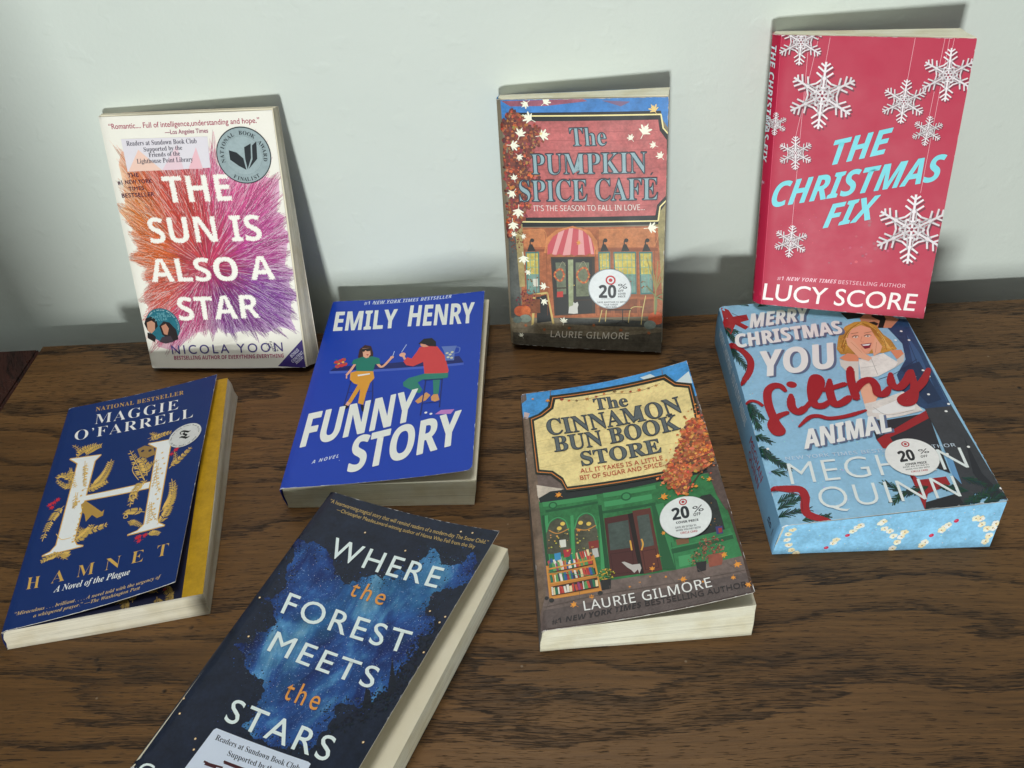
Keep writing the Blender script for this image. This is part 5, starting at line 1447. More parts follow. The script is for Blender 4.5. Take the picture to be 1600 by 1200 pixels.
  ('P',(226,168,140),[(39.88,138.73),(43.25,138.42),(44.2,134.06),(40.18,134.45)],0.0),
  ('P',(25,20,28),[(35.99,146.94),(43.31,147.3),(43.49,143.71),(40.85,143.45),(39.61,145.09),(38.6,142.89),(36.63,143.83)],0.0),
  ('P',(190,50,60),[(40.78,139.41),(43.06,139.69),(42.35,137.75)],0.0),
  ('P',(28,118,102),[(31.37,133.74),(38.8,137.08),(41.45,134.83),(45.78,136.91),(52.5,133.72),(54.11,126.59),(49.86,126.55),(49.64,118.75),(35.87,119.61),(34.24,128.05),(30.5,128.87)],0.0),
  ('P',(216,152,52),[(31.4,118.08),(35.54,119.64),(49.71,118.26),(51.68,109.88),(49.08,104.47),(47.8,93.43),(47.28,79.87),(42.89,82.12),(42.7,91.66),(41.75,102.17),(36.2,105.04),(32.18,110.12)],0.0),
  ('P',(216,152,52),[(39.63,103.54),(44.14,105.45),(37.42,82.21),(34.5,83.83)],0.0),
  ('P',(240,235,225),[(37.53,115.12),(47.1,116.11),(47.63,114.61),(38.16,113.15)],0.0),
  ('P',(226,168,140),[(34.36,84.74),(37.19,82.68),(35.79,79.68),(33.36,81.25)],0.0),
  ('P',(18,16,26),[(32.02,81.82),(36.81,79.14),(35.04,76.64),(32.36,76.0)],0.0),
  ('P',(18,16,26),[(45.06,80.1),(47.59,79.84),(49.23,70.8),(46.95,73.68)],0.0),
  ('L',(190,205,230),0.5,[(63.16,135.54),(63.78,141.3)]),
  ('L',(190,205,230),0.5,[(69.83,139.29),(71.43,144.21),(72.93,148.67)]),
  ('C',(226,168,140),(71.02,136.1),2.6,0.0),
  ('L',(226,168,140),1.8,[(71.44,135.29),(73.69,129.98)]),
  ('P',(204,62,66),[(84.14,143.55),(91.65,145.04),(98.85,142.38),(105.8,129.47),(110.42,110.79),(109.74,107.02),(91.34,109.56),(88.94,124.62),(81.26,120.28),(75.49,122.54),(72.64,127.62),(75.4,132.26),(79.09,130.01),(83.04,139.59)],0.0),
  ('P',(22,18,24),[(82.65,148.42),(86.62,154.15),(93.33,154.22),(97.14,148.9),(97.84,142.54),(91.74,143.99),(88.12,147.12),(85.18,146.51)],0.0),
  ('P',(216,150,122),[(84.35,148.18),(88.51,146.55),(91.79,143.47),(87.68,143.04),(85.0,144.98)],0.0),
  ('P',(44,124,108),[(91.29,110.05),(110.31,107.89),(110.4,102.33),(105.08,101.59),(90.67,103.19),(87.0,100.18),(91.49,91.3),(89.81,87.62),(86.55,89.03),(76.04,97.49),(75.24,101.83),(79.18,106.52)],0.0),
  ('P',(44,124,108),[(98.74,101.69),(104.44,101.69),(104.57,84.56),(100.53,84.55)],0.0),
  ('P',(206,148,92),[(87.11,78.9),(91.24,84.19),(94.95,87.75),(98.41,83.98),(95.34,78.54),(89.43,75.85)],0.0),
  ('P',(206,148,92),[(98.88,82.07),(100.53,84.55),(103.95,84.44),(105.75,77.5),(102.49,76.02),(99.56,77.86)],0.0),
  ('L',(26,36,104),1.0,[(93.15,102.09),(92.73,62.48)]),
  ('L',(26,36,104),1.0,[(106.04,101.42),(106.43,69.07)]),
  ('L',(26,36,104),0.7,[(93.29,75.7),(105.92,75.44)]),
  ('L',(24,34,100),1.2,[(92.03,102.27),(106.36,101.37)]),
  ('P',(92,116,184),[(102.21,141.83),(114.85,140.68),(113.6,134.72),(113.77,122.53),(106.92,123.24),(105.11,134.15)],0.0),
  ('L',(92,116,184),0.9,[(113.97,139.03),(117.35,137.63),(117.05,132.04),(113.51,131.16)]),
  ('C',(205,205,170),(107.54,132.47),1.2,0.0),
  ('C',(205,205,170),(110.15,130.23),1.2,0.0),
  ('C',(205,205,170),(111.59,133.03),1.2,0.0),
  ('C',(205,205,170),(108.74,127.19),1.2,0.0),
  ('C',(205,205,170),(111.59,125.93),1.2,0.0),
  ('P',(186,122,190),[(107.9,65.93),(117.97,64.98),(115.57,60.36),(103.67,62.02)],0.0),
  ('C',(240,238,230),(96.59,64.95),1.1,0.0),
  ('C',(240,238,230),(100.56,62.98),1.1,0.0),
]),
('title_lettering',1.2,[
  ('T',(224,232,222),'SB','FUNNY',(7.15,38.69),(87.7,58.25),(7.16,73.2),{'bold': 0.9}),
  ('T',(224,232,222),'SB','STORY',(46.26,10.5),(123.33,27.95),(46.12,45.08),{'bold': 0.9}),
]),
('author_lettering',1.2,[
  ('T',(224,232,222),'SB','EMILY',(8.12,172.16),(61.42,172.01),(6.46,197.57),{'bold': 0.5}),
  ('T',(224,232,222),'SB','HENRY',(71.29,172.76),(126.92,168.9),(70.79,201.3),{'bold': 0.5}),
]),
('blurb_lettering',1.2,[
  ('T',(200,210,235),'SBI','#1 NEW YORK TIMES BESTSELLER',(29.15,206.33),(105.64,207.53),(28.99,210.93),{'track': 1.1}),
  ('L',(200,210,235),0.25,[(37.74,205.97),(74.42,207.21)]),
]),
('subtitle_lettering',1.2,[
  ('T',(200,210,235),'SBI','A NOVEL',(18.57,21.66),(37.16,26.29),(18.67,24.99),{'track': 1.3}),
  ('C',(200,210,235),(38.41,23.2),0.3,0.0),
]),
],
'cinn':[
('illustration',1.2,[
  ('P',(70,150,215),[(-0.94,210.28),(127.33,206.02),(126.41,166.54),(112.77,164.38),(48.66,174.4),(0.31,179.19)],0.4),
  ('P',(205,222,230),[(111.72,183.82),(119.27,188.92),(125.73,193.01),(126.03,180.29),(120.77,177.17)],0.0),
  ('P',(205,222,230),[(90.67,200.56),(98.59,201.58),(101.75,197.46),(93.07,197.39)],0.0),
  ('P',(190,170,170),[(1.36,185.14),(5.46,182.96),(3.17,177.43),(0.58,179.84)],0.0),
  ('P',(112,94,80),[(0.18,180.49),(6.61,177.42),(6.39,117.65),(4.92,22.54),(-1.17,3.16),(-1.14,37.92),(-1.23,100.19)],0.5),
  ('P',(196,184,170),[(5.35,113.18),(23.22,106.74),(6.31,97.63),(5.39,104.05)],0.3),
  ('P',(46,112,66),[(5.67,98.4),(45.31,100.09),(108.67,97.23),(126.32,93.09),(127.44,25.02),(85.33,26.53),(44.38,27.1),(6.93,37.27)],0.5),
  ('P',(34,40,42),[(14.34,106.0),(92.94,104.69),(123.03,101.15),(123.46,95.3),(91.71,97.76),(6.62,97.14),(5.88,101.27)],0.0),
  ('P',(62,140,86),[(8.03,97.36),(44.96,97.24),(44.85,93.47),(8.41,93.32)],0.0),
  ('P',(62,140,86),[(49.36,97.62),(84.51,95.84),(84.26,92.32),(49.36,93.6)],0.0),
  ('P',(30,84,52),[(9.58,90.5),(45.12,91.41),(45.07,89.66),(9.75,88.29)],0.0),
  ('P',(30,84,52),[(46.95,82.7),(82.08,81.48),(82.05,79.32),(47.01,80.53)],0.0),
  ('P',(64,146,92),[(49.29,90.29),(80.81,89.07),(80.6,84.73),(49.04,85.73)],0.0),
  ('C',(30,90,55),(64.21,91.23),3.6,0.0),
  ('C',(60,138,86),(64.21,91.23),2.5,0.0),
  ('C',(30,90,55),(15.03,93.57),3,0.0),
  ('C',(60,138,86),(15.03,93.57),2,0.0),
  ('P',(64,148,92),[(8.86,85.83),(10.93,85.93),(8.85,40.83),(6.57,40.79)],0.0),
  ('P',(64,148,92),[(25.77,82.97),(27.83,83.03),(24.84,38.26),(22.57,38.25)],0.0),
  ('P',(64,148,92),[(44.48,79.34),(46.52,79.34),(42.54,35.05),(40.3,35.1)],0.0),
  ('P',(28,78,48),[(6.82,86.15),(8.55,86.31),(8.85,40.83),(6.57,40.79)],0.0),
  ('P',(28,78,48),[(44.86,87.94),(47.26,87.87),(45.65,30.63),(42.9,30.4)],0.0),
  ('P',(76,76,62),[(8.04,54.74),(8.77,72.02),(11.76,79.36),(17.14,82.32),(21.95,78.93),(23.52,70.63),(23.34,52.25)],0.6),
  ('P',(80,80,66),[(26.05,49.79),(27.33,71.63),(30.96,80.3),(36.35,82.71),(40.68,78.83),(41.89,69.27),(41.3,46.99)],0.6),
  ('L',(66,150,95),0.8,[(8.77,72.02),(11.79,79.78),(17.18,82.75),(22.0,79.35),(23.52,70.63)]),
  ('L',(66,150,95),0.8,[(27.33,71.63),(31.01,80.72),(36.4,83.13),(40.73,79.25),(41.89,69.27)]),
  ('C',(222,190,90),(20.08,77.12),1.6,0.0),
  ('C',(222,190,90),(17.56,73.75),1.6,0.0),
  ('C',(222,190,90),(31.85,75.86),1.6,0.0),
  ('C',(222,190,90),(37.06,74.01),1.6,0.0),
  ('L',(200,140,70),0.7,[(10.73,73.18),(16.02,69.81),(23.68,72.28)]),
  ('L',(200,140,70),0.7,[(28.33,71.45),(34.85,69.39),(41.53,71.86)]),
  ('P',(215,215,205),[(16.7,64.32),(20.87,64.24),(20.64,58.35),(16.65,58.41)],0.0),
  ('P',(130,50,45),[(35.09,59.84),(41.76,59.98),(41.34,53.97),(35.1,54.16)],0.0),
  ('P',(190,190,185),[(36.71,53.86),(40.35,53.96),(40.5,47.14),(36.87,46.85)],0.0),
  ('P',(74,36,36),[(47.53,76.55),(66.12,76.58),(64.4,29.39),(45.75,30.23)],0.0),
  ('P',(66,78,74),[(49.24,71.52),(62.7,71.66),(61.42,49.74),(48.12,50.4)],0.5),
  ('P',(30,20,20),[(63.07,76.46),(66.83,76.83),(66.85,28.85),(63.73,29.16)],0.0),
  ('P',(92,48,42),[(66.37,78.24),(78.1,77.81),(77.61,29.0),(66.18,28.62)],0.0),
  ('P',(70,80,76),[(68.66,73.39),(76.32,73.14),(75.79,48.14),(67.68,48.1)],0.5),
  ('S',(56,26,26),0.4,[(47.91,47.65),(61.68,47.09),(60.58,31.37),(47.66,32.52),(47.91,47.65)]),
  ('S',(64,30,28),0.4,[(67.88,45.27),(75.96,45.31),(75.81,31.34),(67.57,31.35),(67.88,45.27)]),
  ('L',(216,160,66),1.0,[(61.58,55.14),(61.45,47.74)]),
  ('L',(216,160,66),1.0,[(68.72,54.69),(69.05,50.58),(67.4,46.37)]),
  ('P',(186,180,176),[(53.86,40.13),(55.79,40.11),(60.13,36.85),(64.89,36.56),(65.32,33.19),(63.48,29.6),(63.02,32.75),(60.47,30.63),(58.95,33.25),(56.75,35.64)],0.0),
  ('P',(40,46,46),[(103.77,72.48),(111.51,78.12),(117.2,77.69),(119.93,71.38),(120.01,44.26),(101.22,43.49)],0.6),
  ('P',(34,88,54),[(79.25,79.66),(81.73,79.41),(85.5,27.44),(77.98,29.29)],0.0),
  ('P',(56,130,80),[(81.73,79.41),(87.14,79.62),(88.76,28.12),(85.43,27.07)],0.0),
  ('P',(50,122,74),[(86.35,47.62),(122.69,47.76),(126.92,26.04),(85.33,26.53)],0.3),
  ('P',(30,84,52),[(85.42,42.51),(123.38,42.56),(123.33,39.63),(85.41,38.99)],0.0),
  ('P',(70,150,96),[(88.7,36.18),(96.56,36.0),(95.87,28.52),(88.01,28.31)],0.0),
  ('P',(120,85,60),[(89.46,48.78),(97.56,49.13),(96.9,44.14),(89.48,44.6)],0.0),
  ('P',(60,60,110),[(114.82,51.54),(118.99,50.99),(118.34,45.2),(114.34,45.68)],0.0),
  ('P',(150,50,50),[(116.21,49.88),(118.36,49.59),(117.95,46.32),(115.77,46.42)],0.0),
  ('P',(108,93,88),[(3.8,22.33),(46.13,28.27),(85.43,27.07),(127.22,25.99),(126.71,0.54),(0.1,0.71),(-1.43,4.59)],0.5),
  ('P',(90,78,76),[(3.11,13.69),(61.7,16.18),(127.03,13.95),(126.71,0.54),(0.1,0.71),(-0.28,8.63)],0.4),
  ('P',(70,50,40),[(126.5,86.35),(127.84,56.37),(127.44,25.02),(126.92,1.39),(124.65,1.13),(125.28,25.55),(124.82,57.16),(123.43,87.49)],0.0),
  ('P',(86,70,66),[(119.22,99.15),(126.14,99.95),(126.57,64.84),(123.91,61.6),(120.8,75.35)],0.5),
  ('P',(196,128,56),[(7.27,45.35),(37.03,48.2),(38.61,21.65),(7.16,20.73)],0.0),
  ('P',(60,36,26),[(8.08,43.28),(36.11,46.0),(36.25,41.66),(8.27,39.76)],0.0),
  ('P',(60,36,26),[(8.53,37.03),(36.91,39.01),(37.28,34.13),(8.45,32.28)],0.0),
  ('P',(60,36,26),[(8.56,29.81),(37.64,31.77),(37.67,24.23),(8.3,22.96)],0.0),
  ('K',(8.37,42.85),(35.75,45.67),8.5),
  ('K',(8.5,40.5),(36.34,42.42),7),
  ('K',(8.61,32.26),(37.01,34.56),6.4),
  ('K',(8.5,23.48),(37.49,25.39),6.2),
  ('L',(206,140,62),1.1,[(6.56,42.73),(37.03,45.43)]),
  ('L',(206,140,62),1.1,[(7.45,31.87),(37.5,33.32)]),
  ('L',(206,140,62),1.1,[(7.22,21.46),(38.41,22.61)]),
  ('L',(206,140,62),1.0,[(6.95,45.4),(7.16,20.73)]),
  ('L',(206,140,62),1.0,[(37.08,48.59),(38.54,21.1)]),
  ('C',(40,40,42),(7.88,19.89),1.6,0.0),
  ('C',(40,40,42),(37.94,20.1),1.6,0.0),
  ('C',(40,40,42),(5.02,21.78),1.3,0.0),
  ('P',(60,140,190),[(12.45,54.05),(16.61,54.38),(16.45,49.03),(12.45,48.48)],0.0),
  ('P',(170,50,60),[(18.43,56.09),(23.74,56.2),(22.01,50.49),(18.68,50.05)],0.0),
  ('P',(60,150,90),[(23.34,52.25),(25.69,52.65),(25.89,48.24),(23.55,47.85)],0.0),
  ('F',[(216,176,66),(190,150,50),(90,110,50)],70,1.5,[(37.48,33.13),(40.85,36.92),(45.71,37.13),(48.75,33.45),(47.78,28.7),(39.04,28.86)]),
  ('P',(36,36,38),[(39.24,29.2),(45.92,29.06),(44.68,22.18),(39.3,22.08)],0.0),
  ('F',[(150,76,70),(180,100,84),(96,70,52),(120,60,56)],120,1.7,[(99.69,39.02),(104.79,45.42),(110.56,46.46),(117.12,40.45),(116.76,33.95),(106.55,31.25)]),
  ('P',(140,76,60),[(105.57,32.49),(115.99,31.88),(112.57,23.43),(105.25,23.66)],0.3),
  ('F',[(70,96,52),(120,110,60),(150,100,80),(46,70,40)],90,1.6,[(93.28,32.08),(96.93,37.85),(104.01,37.78),(106.84,31.17),(103.95,26.29),(94.95,27.82)]),
  ('P',(36,34,38),[(98.0,29.08),(104.4,28.43),(102.77,22.11),(97.81,21.97)],0.0),
  ('P',(38,44,36),[(4.38,178.31),(11.45,180.91),(19.29,187.68),(21.78,198.86),(109.29,196.65),(114.91,185.8),(125.32,179.51),(124.88,136.24),(118.41,107.51),(109.17,99.79),(89.79,101.53),(25.02,103.45),(21.97,112.25),(15.55,120.36),(5.35,122.97)],0.0),
  ('P',(205,125,62),[(5.78,176.49),(13.26,179.53),(21.1,186.26),(23.53,196.57),(108.11,194.31),(114.18,183.89),(123.89,177.96),(122.76,137.12),(117.27,110.27),(108.8,102.2),(25.54,105.18),(22.84,113.94),(16.38,121.64),(6.52,124.21)],0.0),
  ('P',(38,44,36),[(6.31,175.87),(13.79,178.91),(21.63,185.62),(24.04,195.64),(107.79,193.59),(113.86,183.19),(123.4,177.36),(122.27,137.32),(116.88,110.88),(108.6,102.96),(25.8,106.04),(23.25,114.57),(16.79,122.27),(7.1,124.82)],0.0),
  ('P',(228,208,146),[(7.9,174.03),(15.4,177.56),(23.24,184.22),(25.62,193.66),(106.57,190.98),(112.92,181.1),(121.99,175.81),(120.64,137.99),(115.41,112.13),(108.14,104.96),(26.32,107.77),(24.12,116.27),(17.64,123.78),(8.49,126.5)],0.3),
  ('L',(204,182,120),0.3,[(9.06,166.49),(48.0,168.7),(111.06,165.08)]),
  ('L',(204,182,120),0.3,[(8.83,153.18),(46.47,155.49),(108.7,152.38)]),
  ('L',(204,182,120),0.3,[(8.62,140.26),(44.99,142.67),(106.4,140.01)]),
  ('L',(204,182,120),0.3,[(8.4,127.71),(43.55,130.2),(104.16,127.96)]),
  ('L',(90,60,40),0.3,[(26.65,194.29),(44.55,189.01),(64.0,190.03),(84.53,185.81),(103.66,188.51)]),
  ('M',(150,62,44),(30.34,192.16),2.8,0),
  ('M',(196,104,52),(35.96,190.14),2.0,50),
  ('M',(120,96,58),(41.66,189.13),2.0,100),
  ('M',(176,120,60),(49.44,189.48),2.8,150),
  ('M',(150,62,44),(55.88,190.04),2.0,200),
  ('M',(196,104,52),(61.83,191.2),2.0,250),
  ('M',(120,96,58),(69.56,191.18),2.8,300),
  ('M',(176,120,60),(75.39,188.82),2.0,350),
  ('M',(150,62,44),(81.88,187.26),2.0,400),
  ('M',(196,104,52),(88.57,187.19),2.8,450),
  ('M',(120,96,58),(95.18,186.75),2.0,500),
  ('M',(176,120,60),(100.49,187.8),2.0,550),
  ('L',(120,90,60),0.4,[(22.09,197.96),(22.68,204.9)]),
  ('L',(120,90,60),0.4,[(107.05,197.02),(107.54,201.98)]),
  ('P',(176,92,56),[(125.74,149.03),(124.85,146.55),(123.64,145.61),(123.01,142.17),(124.1,140.43),(125.9,138.86),(126.44,137.55),(127.28,136.15),(127.42,134.7),(127.59,133.9),(128.13,133.42),(127.47,132.22),(127.54,131.51),(127.9,130.48),(127.32,129.07),(127.08,128.94),(126.2,128.29),(126.32,127.57),(125.96,126.67),(125.63,126.06),(126.33,124.22),(125.87,122.6),(126.7,122.1),(126.7,120.86),(126.59,119.19),(127.59,118.33),(127.61,117.14),(127.41,116.06),(126.48,114.76),(126.68,111.85),(126.55,111.09),(126.42,109.08),(125.97,108.38),(126.01,107.0),(125.45,106.43),(125.14,106.05),(124.44,106.13),(123.43,106.27),(122.49,105.16),(122.48,104.73),(122.13,103.87),(121.91,103.17),(121.96,102.8),(122.13,102.14),(122.24,101.45),(120.79,101.57),(118.95,99.75),(117.94,98.96),(117.69,97.94),(116.63,98.37),(116.27,98.6),(115.48,98.7),(115.03,98.29),(114.32,98.08),(114.0,97.84),(113.24,98.35),(111.93,99.34),(110.72,99.28),(109.67,99.33),(109.09,99.36),(109.7,97.37),(109.1,95.48),(107.9,94.68),(107.4,93.0),(106.31,92.16),(105.78,91.34),(105.6,90.15),(104.96,89.28),(104.79,88.71),(104.91,87.78),(104.64,86.35),(104.61,84.66),(103.96,84.24),(103.42,83.39),(102.74,83.27),(102.31,83.85),(101.19,83.62),(100.05,83.88),(99.82,83.24),(99.4,82.85),(98.69,82.84),(98.46,83.46),(97.61,84.03),(96.97,84.47),(96.11,84.59),(96.28,85.83),(95.86,86.94),(95.94,87.49),(95.94,89.15),(95.55,89.54),(94.93,90.3),(94.82,91.16),(94.54,92.69),(94.28,93.24),(93.94,93.8),(92.52,95.03),(92.47,96.79),(91.26,96.94),(90.78,97.36),(90.48,98.15),(90.92,99.23),(91.23,100.15),(91.59,101.04),(92.53,101.45),(92.46,102.72),(92.26,104.31),(93.15,105.71),(93.91,106.63),(94.17,107.15),(94.34,107.71),(94.44,108.79),(95.07,109.42),(95.79,111.39),(96.46,112.19),(96.93,112.87),(97.37,112.95),(98.01,112.91),(98.42,113.14),(98.7,113.92),(99.33,114.79),(100.91,115.94),(101.67,117.65),(103.13,117.72),(104.61,120.96),(103.96,122.63),(106.26,123.07),(107.24,125.34),(107.48,126.49),(108.08,126.86),(108.52,127.74),(109.3,129.74),(109.55,131.13),(109.69,132.24),(109.82,132.82),(109.88,133.31),(109.63,134.37),(109.04,135.04),(109.59,135.0),(110.5,135.22),(110.94,135.07),(111.76,135.46),(112.36,135.41),(113.63,136.04),(114.34,137.83),(115.16,138.19),(115.38,139.24),(115.88,140.05),(116.18,141.73),(116.16,142.76),(116.32,143.63),(117.11,144.45),(117.81,145.46),(118.39,146.35),(119.86,146.45),(120.38,145.52),(121.98,145.6),(122.11,146.07),(123.16,147.16),(123.73,147.32),(124.81,147.62),(125.19,148.06)],0.9),
  ('F',[(204,114,62),(178,86,54),(150,74,52),(216,140,82),(190,100,70),(120,70,52),(228,150,84)],640,3.6,[(125.74,149.03),(126.2,128.29),(127.25,108.93),(123.03,101.15),(108.67,97.23),(103.81,81.08),(95.91,83.55),(89.15,97.85),(93.72,109.07),(102.31,118.0),(108.21,135.35),(116.28,144.79)]),
  ('L',(80,55,45),0.8,[(126.14,99.95),(115.42,97.13),(102.24,81.58)]),
  ('L',(80,55,45),0.6,[(123.27,110.32),(114.43,108.98),(107.15,106.93)]),
  ('M',(236,148,54),(20.07,101.18),3.4,1487),
  ('M',(236,148,54),(87.55,83.86),4,3520),
  ('M',(236,148,54),(83.45,55.85),2.2,3683),
  ('M',(236,148,54),(29.92,70.53),2,1995),
  ('M',(236,148,54),(77.06,39.53),2.2,3663),
  ('M',(236,148,54),(71.6,30.8),2.6,3590),
  ('M',(236,148,54),(87.87,19.35),3.2,4215),
  ('M',(236,148,54),(114.83,30.13),3,4918),
  ('M',(236,148,54),(121.3,21.55),3.4,5228),
  ('M',(236,148,54),(117.1,13.22),2.2,5205),
  ('M',(236,148,54),(124.36,6.01),2.8,5533),
  ('M',(236,148,54),(21.56,14.5),3.2,2215),
  ('M',(236,148,54),(32.5,18.13),2.4,2520),
  ('M',(236,148,54),(121.58,114.51),2.8,4160),
  ('M',(236,148,54),(119.58,88.9),2.8,4375),
  ('M',(236,148,54),(109.94,86.73),2,4125),
  ('M',(236,148,54),(124.49,104.04),2.8,4350),
  ('M',(236,148,54),(8.4,197.56),1.6,585),
  ('M',(236,148,54),(19.83,194.2),2.6,890),
  ('M',(236,148,54),(125.4,128.62),2,4120),
  ('M',(236,148,54),(56.18,21.02),1.2,3220),
  ('M',(236,148,54),(62.82,23.34),1,3400),
  ('M',(236,148,54),(69.48,25.61),1,3580),
  ('M',(236,148,54),(73.29,34.24),1,3605),
  ('M',(236,148,54),(78.53,23.5),1.2,3880),
  ('M',(236,148,54),(99.21,14.57),1.2,4625),
  ('F',[(214,124,66),(178,86,54),(228,150,84)],120,2.6,[(124.6,159.39),(129.94,125.18),(129.57,92.54),(113.28,86.69),(103.77,72.48),(91.6,78.33),(85.24,100.15),(92.85,114.03),(104.84,131.63),(113.86,150.87)]),
  ('D',(226,190,100),16,0.3,0.9,[(9.86,72.9),(23.19,70.68),(21.5,53.57),(8.45,55.68)]),
  ('D',(226,190,100),16,0.3,0.9,[(28.37,71.86),(42.38,69.17),(39.82,48.27),(26.16,50.77)]),
  ('D',(150,110,60),14,0.3,0.8,[(106.9,75.76),(118.84,73.89),(118.28,49.21),(103.67,47.75)]),
  ('L',(92,80,76),0.25,[(7.31,22.55),(1.31,6.96)]),
  ('L',(92,80,76),0.25,[(25.7,23.72),(23.2,7.77)]),
  ('L',(92,80,76),0.25,[(44.05,24.54),(45.0,8.27)]),
  ('L',(92,80,76),0.25,[(62.28,24.95),(66.61,8.24)]),
  ('L',(92,80,76),0.25,[(80.35,24.94),(87.93,7.67)]),
  ('L',(92,80,76),0.25,[(98.17,24.5),(108.84,6.54)]),
  ('L',(92,80,76),0.25,[(115.68,23.63),(129.4,5.29)]),
  ('L',(92,80,76),0.25,[(2.78,15.54),(46.49,19.24),(127.47,15.72)]),
  ('L',(34,92,56),0.5,[(85.5,27.44),(86.35,47.62)]),
  ('L',(76,156,104),0.35,[(7.53,40.65),(44.87,30.78)]),
  ('L',(76,156,104),0.3,[(85.56,43.27),(123.51,43.11)]),
]),
('title_lettering',1.2,[
  ('T',(48,58,70),'FB','The',(53.77,175.81),(78.11,173.43),(53.31,187.94),{'bold': 0.65}),
  ('T',(116,128,132),'FB','The',(53.77,175.81),(78.11,173.43),(53.31,187.94),{'hatch': 0.45,'thin': 1}),
  ('T',(48,58,70),'FB','CINNAMON',(17.4,157.84),(114.5,154.23),(16.24,173.68),{'bold': 0.65}),
  ('T',(116,128,132),'FB','CINNAMON',(17.4,157.84),(114.5,154.23),(16.24,173.68),{'hatch': 0.45,'thin': 1}),
  ('T',(48,58,70),'FB','BUN BOOK',(20.59,140.92),(109.79,138.99),(19.99,155.33),{'bold': 0.65}),
  ('T',(116,128,132),'FB','BUN BOOK',(20.59,140.92),(109.79,138.99),(19.99,155.33),{'hatch': 0.45,'thin': 1}),
  ('T',(48,58,70),'FB','STORE',(38.38,124.33),(93.81,122.53),(37.95,137.03),{'bold': 0.65}),
  ('T',(116,128,132),'FB','STORE',(38.38,124.33),(93.81,122.53),(37.95,137.03),{'hatch': 0.45,'thin': 1}),
]),
('tagline_lettering',1.2,[
  ('T',(178,76,56),'S','ALL IT TAKES IS A LITTLE',(36.59,117.83),(93.25,115.32),(36.47,121.64),{'bold': 0.1}),
  ('T',(178,76,56),'S','BIT OF SUGAR AND SPICE...',(35.75,111.7),(95.06,109.81),(35.62,115.45),{'bold': 0.1}),
]),
('author_lettering',1.2,[
  ('T',(228,228,224),'S','LAURIE GILMORE',(27.12,9.45),(103.99,9.84),(26.93,16.16),{'track': 1.08,'bold': 0.1}),
  ('T',(44,40,42),'SBI','#1 NEW YORK TIMES',(6.77,3.21),(61.3,5.79),(6.76,6.74),{}),
  ('T',(44,40,42),'S','BESTSELLING AUTHOR',(63.46,5.87),(123.13,4.59),(63.57,9.43),{'bold': 0.1}),
]),
('price_sticker',1.2,[
  ('C',(190,196,196),(98.66,63.93),16.4,0.0),
  ('C',(222,228,228),(98.66,63.93),16.1,0.06),
]),
('price_sticker>sticker_lettering',1.1,[
  ('C',(180,45,55),(99.33,76.0),2.6,0.0),
  ('C',(222,228,228),(99.33,76.0),1.8,0.0),
  ('C',(180,45,55),(99.33,76.0),1.0,0.0),
  ('T',(36,42,50),'SB','20',(90.72,63.54),(101.24,62.95),(91.08,72.69),{'bold': 0.4}),
  ('T',(36,42,50),'SB','%',(103.9,65.68),(110.69,65.41),(104.23,70.63),{}),
  ('T',(36,42,50),'SB','OFF',(103.66,62.83),(108.17,62.67),(103.78,65.09),{}),
  ('T',(60,66,72),'SB','COVER PRICE',(92.04,60.06),(105.89,58.63),(92.02,61.71),{'bold': 0.1}),
  ('T',(90,95,100),'SB','SAVE AN EXTRA 5%',(90.89,56.48),(103.85,54.96),(91.02,58.08),{}),
  ('T',(90,95,100),'SB','WHEN YOU PAY WITH',(90.8,54.26),(105.96,52.69),(90.9,55.66),{}),
  ('T',(180,50,60),'SB','CIRCLE CARD',(93.2,51.57),(103.57,50.38),(93.34,53.15),{}),
]),
],
'ham':[
('illustration',1.15,[
  ('S',(214,168,78),1.6,[(14.34,151.24),(38.04,148.4),(34.43,142.99),(35.08,65.19),(37.89,60.17),(42.88,57.97),(14.38,57.43),(19.53,59.6),(22.69,64.75),(21.42,144.41),(14.34,151.24)]),
  ('S',(214,168,78),1.6,[(74.73,147.82),(97.13,145.46),(92.68,140.99),(95.33,64.16),(97.01,59.66),(102.04,55.44),(75.04,56.86),(81.9,58.17),(86.08,62.68),(82.32,140.69),(74.73,147.82)]),
  ('S',(214,168,78),1.6,[(33.97,107.24),(82.94,104.48),(83.04,98.54),(33.8,102.73),(33.97,107.24)]),
  ('P',(228,232,236),[(14.34,151.24),(38.04,148.4),(34.43,142.99),(35.08,65.19),(37.89,60.17),(42.88,57.97),(14.38,57.43),(19.53,59.6),(22.69,64.75),(21.42,144.41)],0.0),
  ('P',(228,232,236),[(74.73,147.82),(97.13,145.46),(92.68,140.99),(95.33,64.16),(97.01,59.66),(102.04,55.44),(75.04,56.86),(81.9,58.17),(86.08,62.68),(82.32,140.69)],0.0),
  ('P',(228,232,236),[(33.97,107.24),(82.94,104.48),(83.04,98.54),(33.8,102.73)],0.0),
  ('V',(226,188,100),14,4.95,[(20.23,101.84),(11.91,93.73),(11.18,71.35)]),
  ('V',(226,188,100),22,6.3,[(36.26,113.83),(47.09,119.01),(47.68,140.53)]),
  ('V',(226,188,100),11,4.5,[(33.89,112.12),(42.78,112.98),(49.29,117.04)]),
  ('V',(206,168,92),7,3.5,[(31.93,114.69),(43.6,113.46),(36.19,118.78)]),
  ('V',(226,188,100),14,5.4,[(96.06,58.9),(105.58,66.55),(103.53,95.98)]),
  ('V',(226,188,100),22,5.8500000000000005,[(95.88,70.38),(107.83,74.96),(99.93,101.13)]),
  ('V',(226,188,100),12,4.5,[(96.01,114.01),(104.28,120.99),(110.43,130.29)]),
  ('V',(206,168,92),8,3.5,[(95.94,113.28),(102.41,119.67),(97.08,130.97)]),
  ('V',(226,188,100),9,5.4,[(26.14,151.35),(28.46,158.63),(36.87,158.66)]),
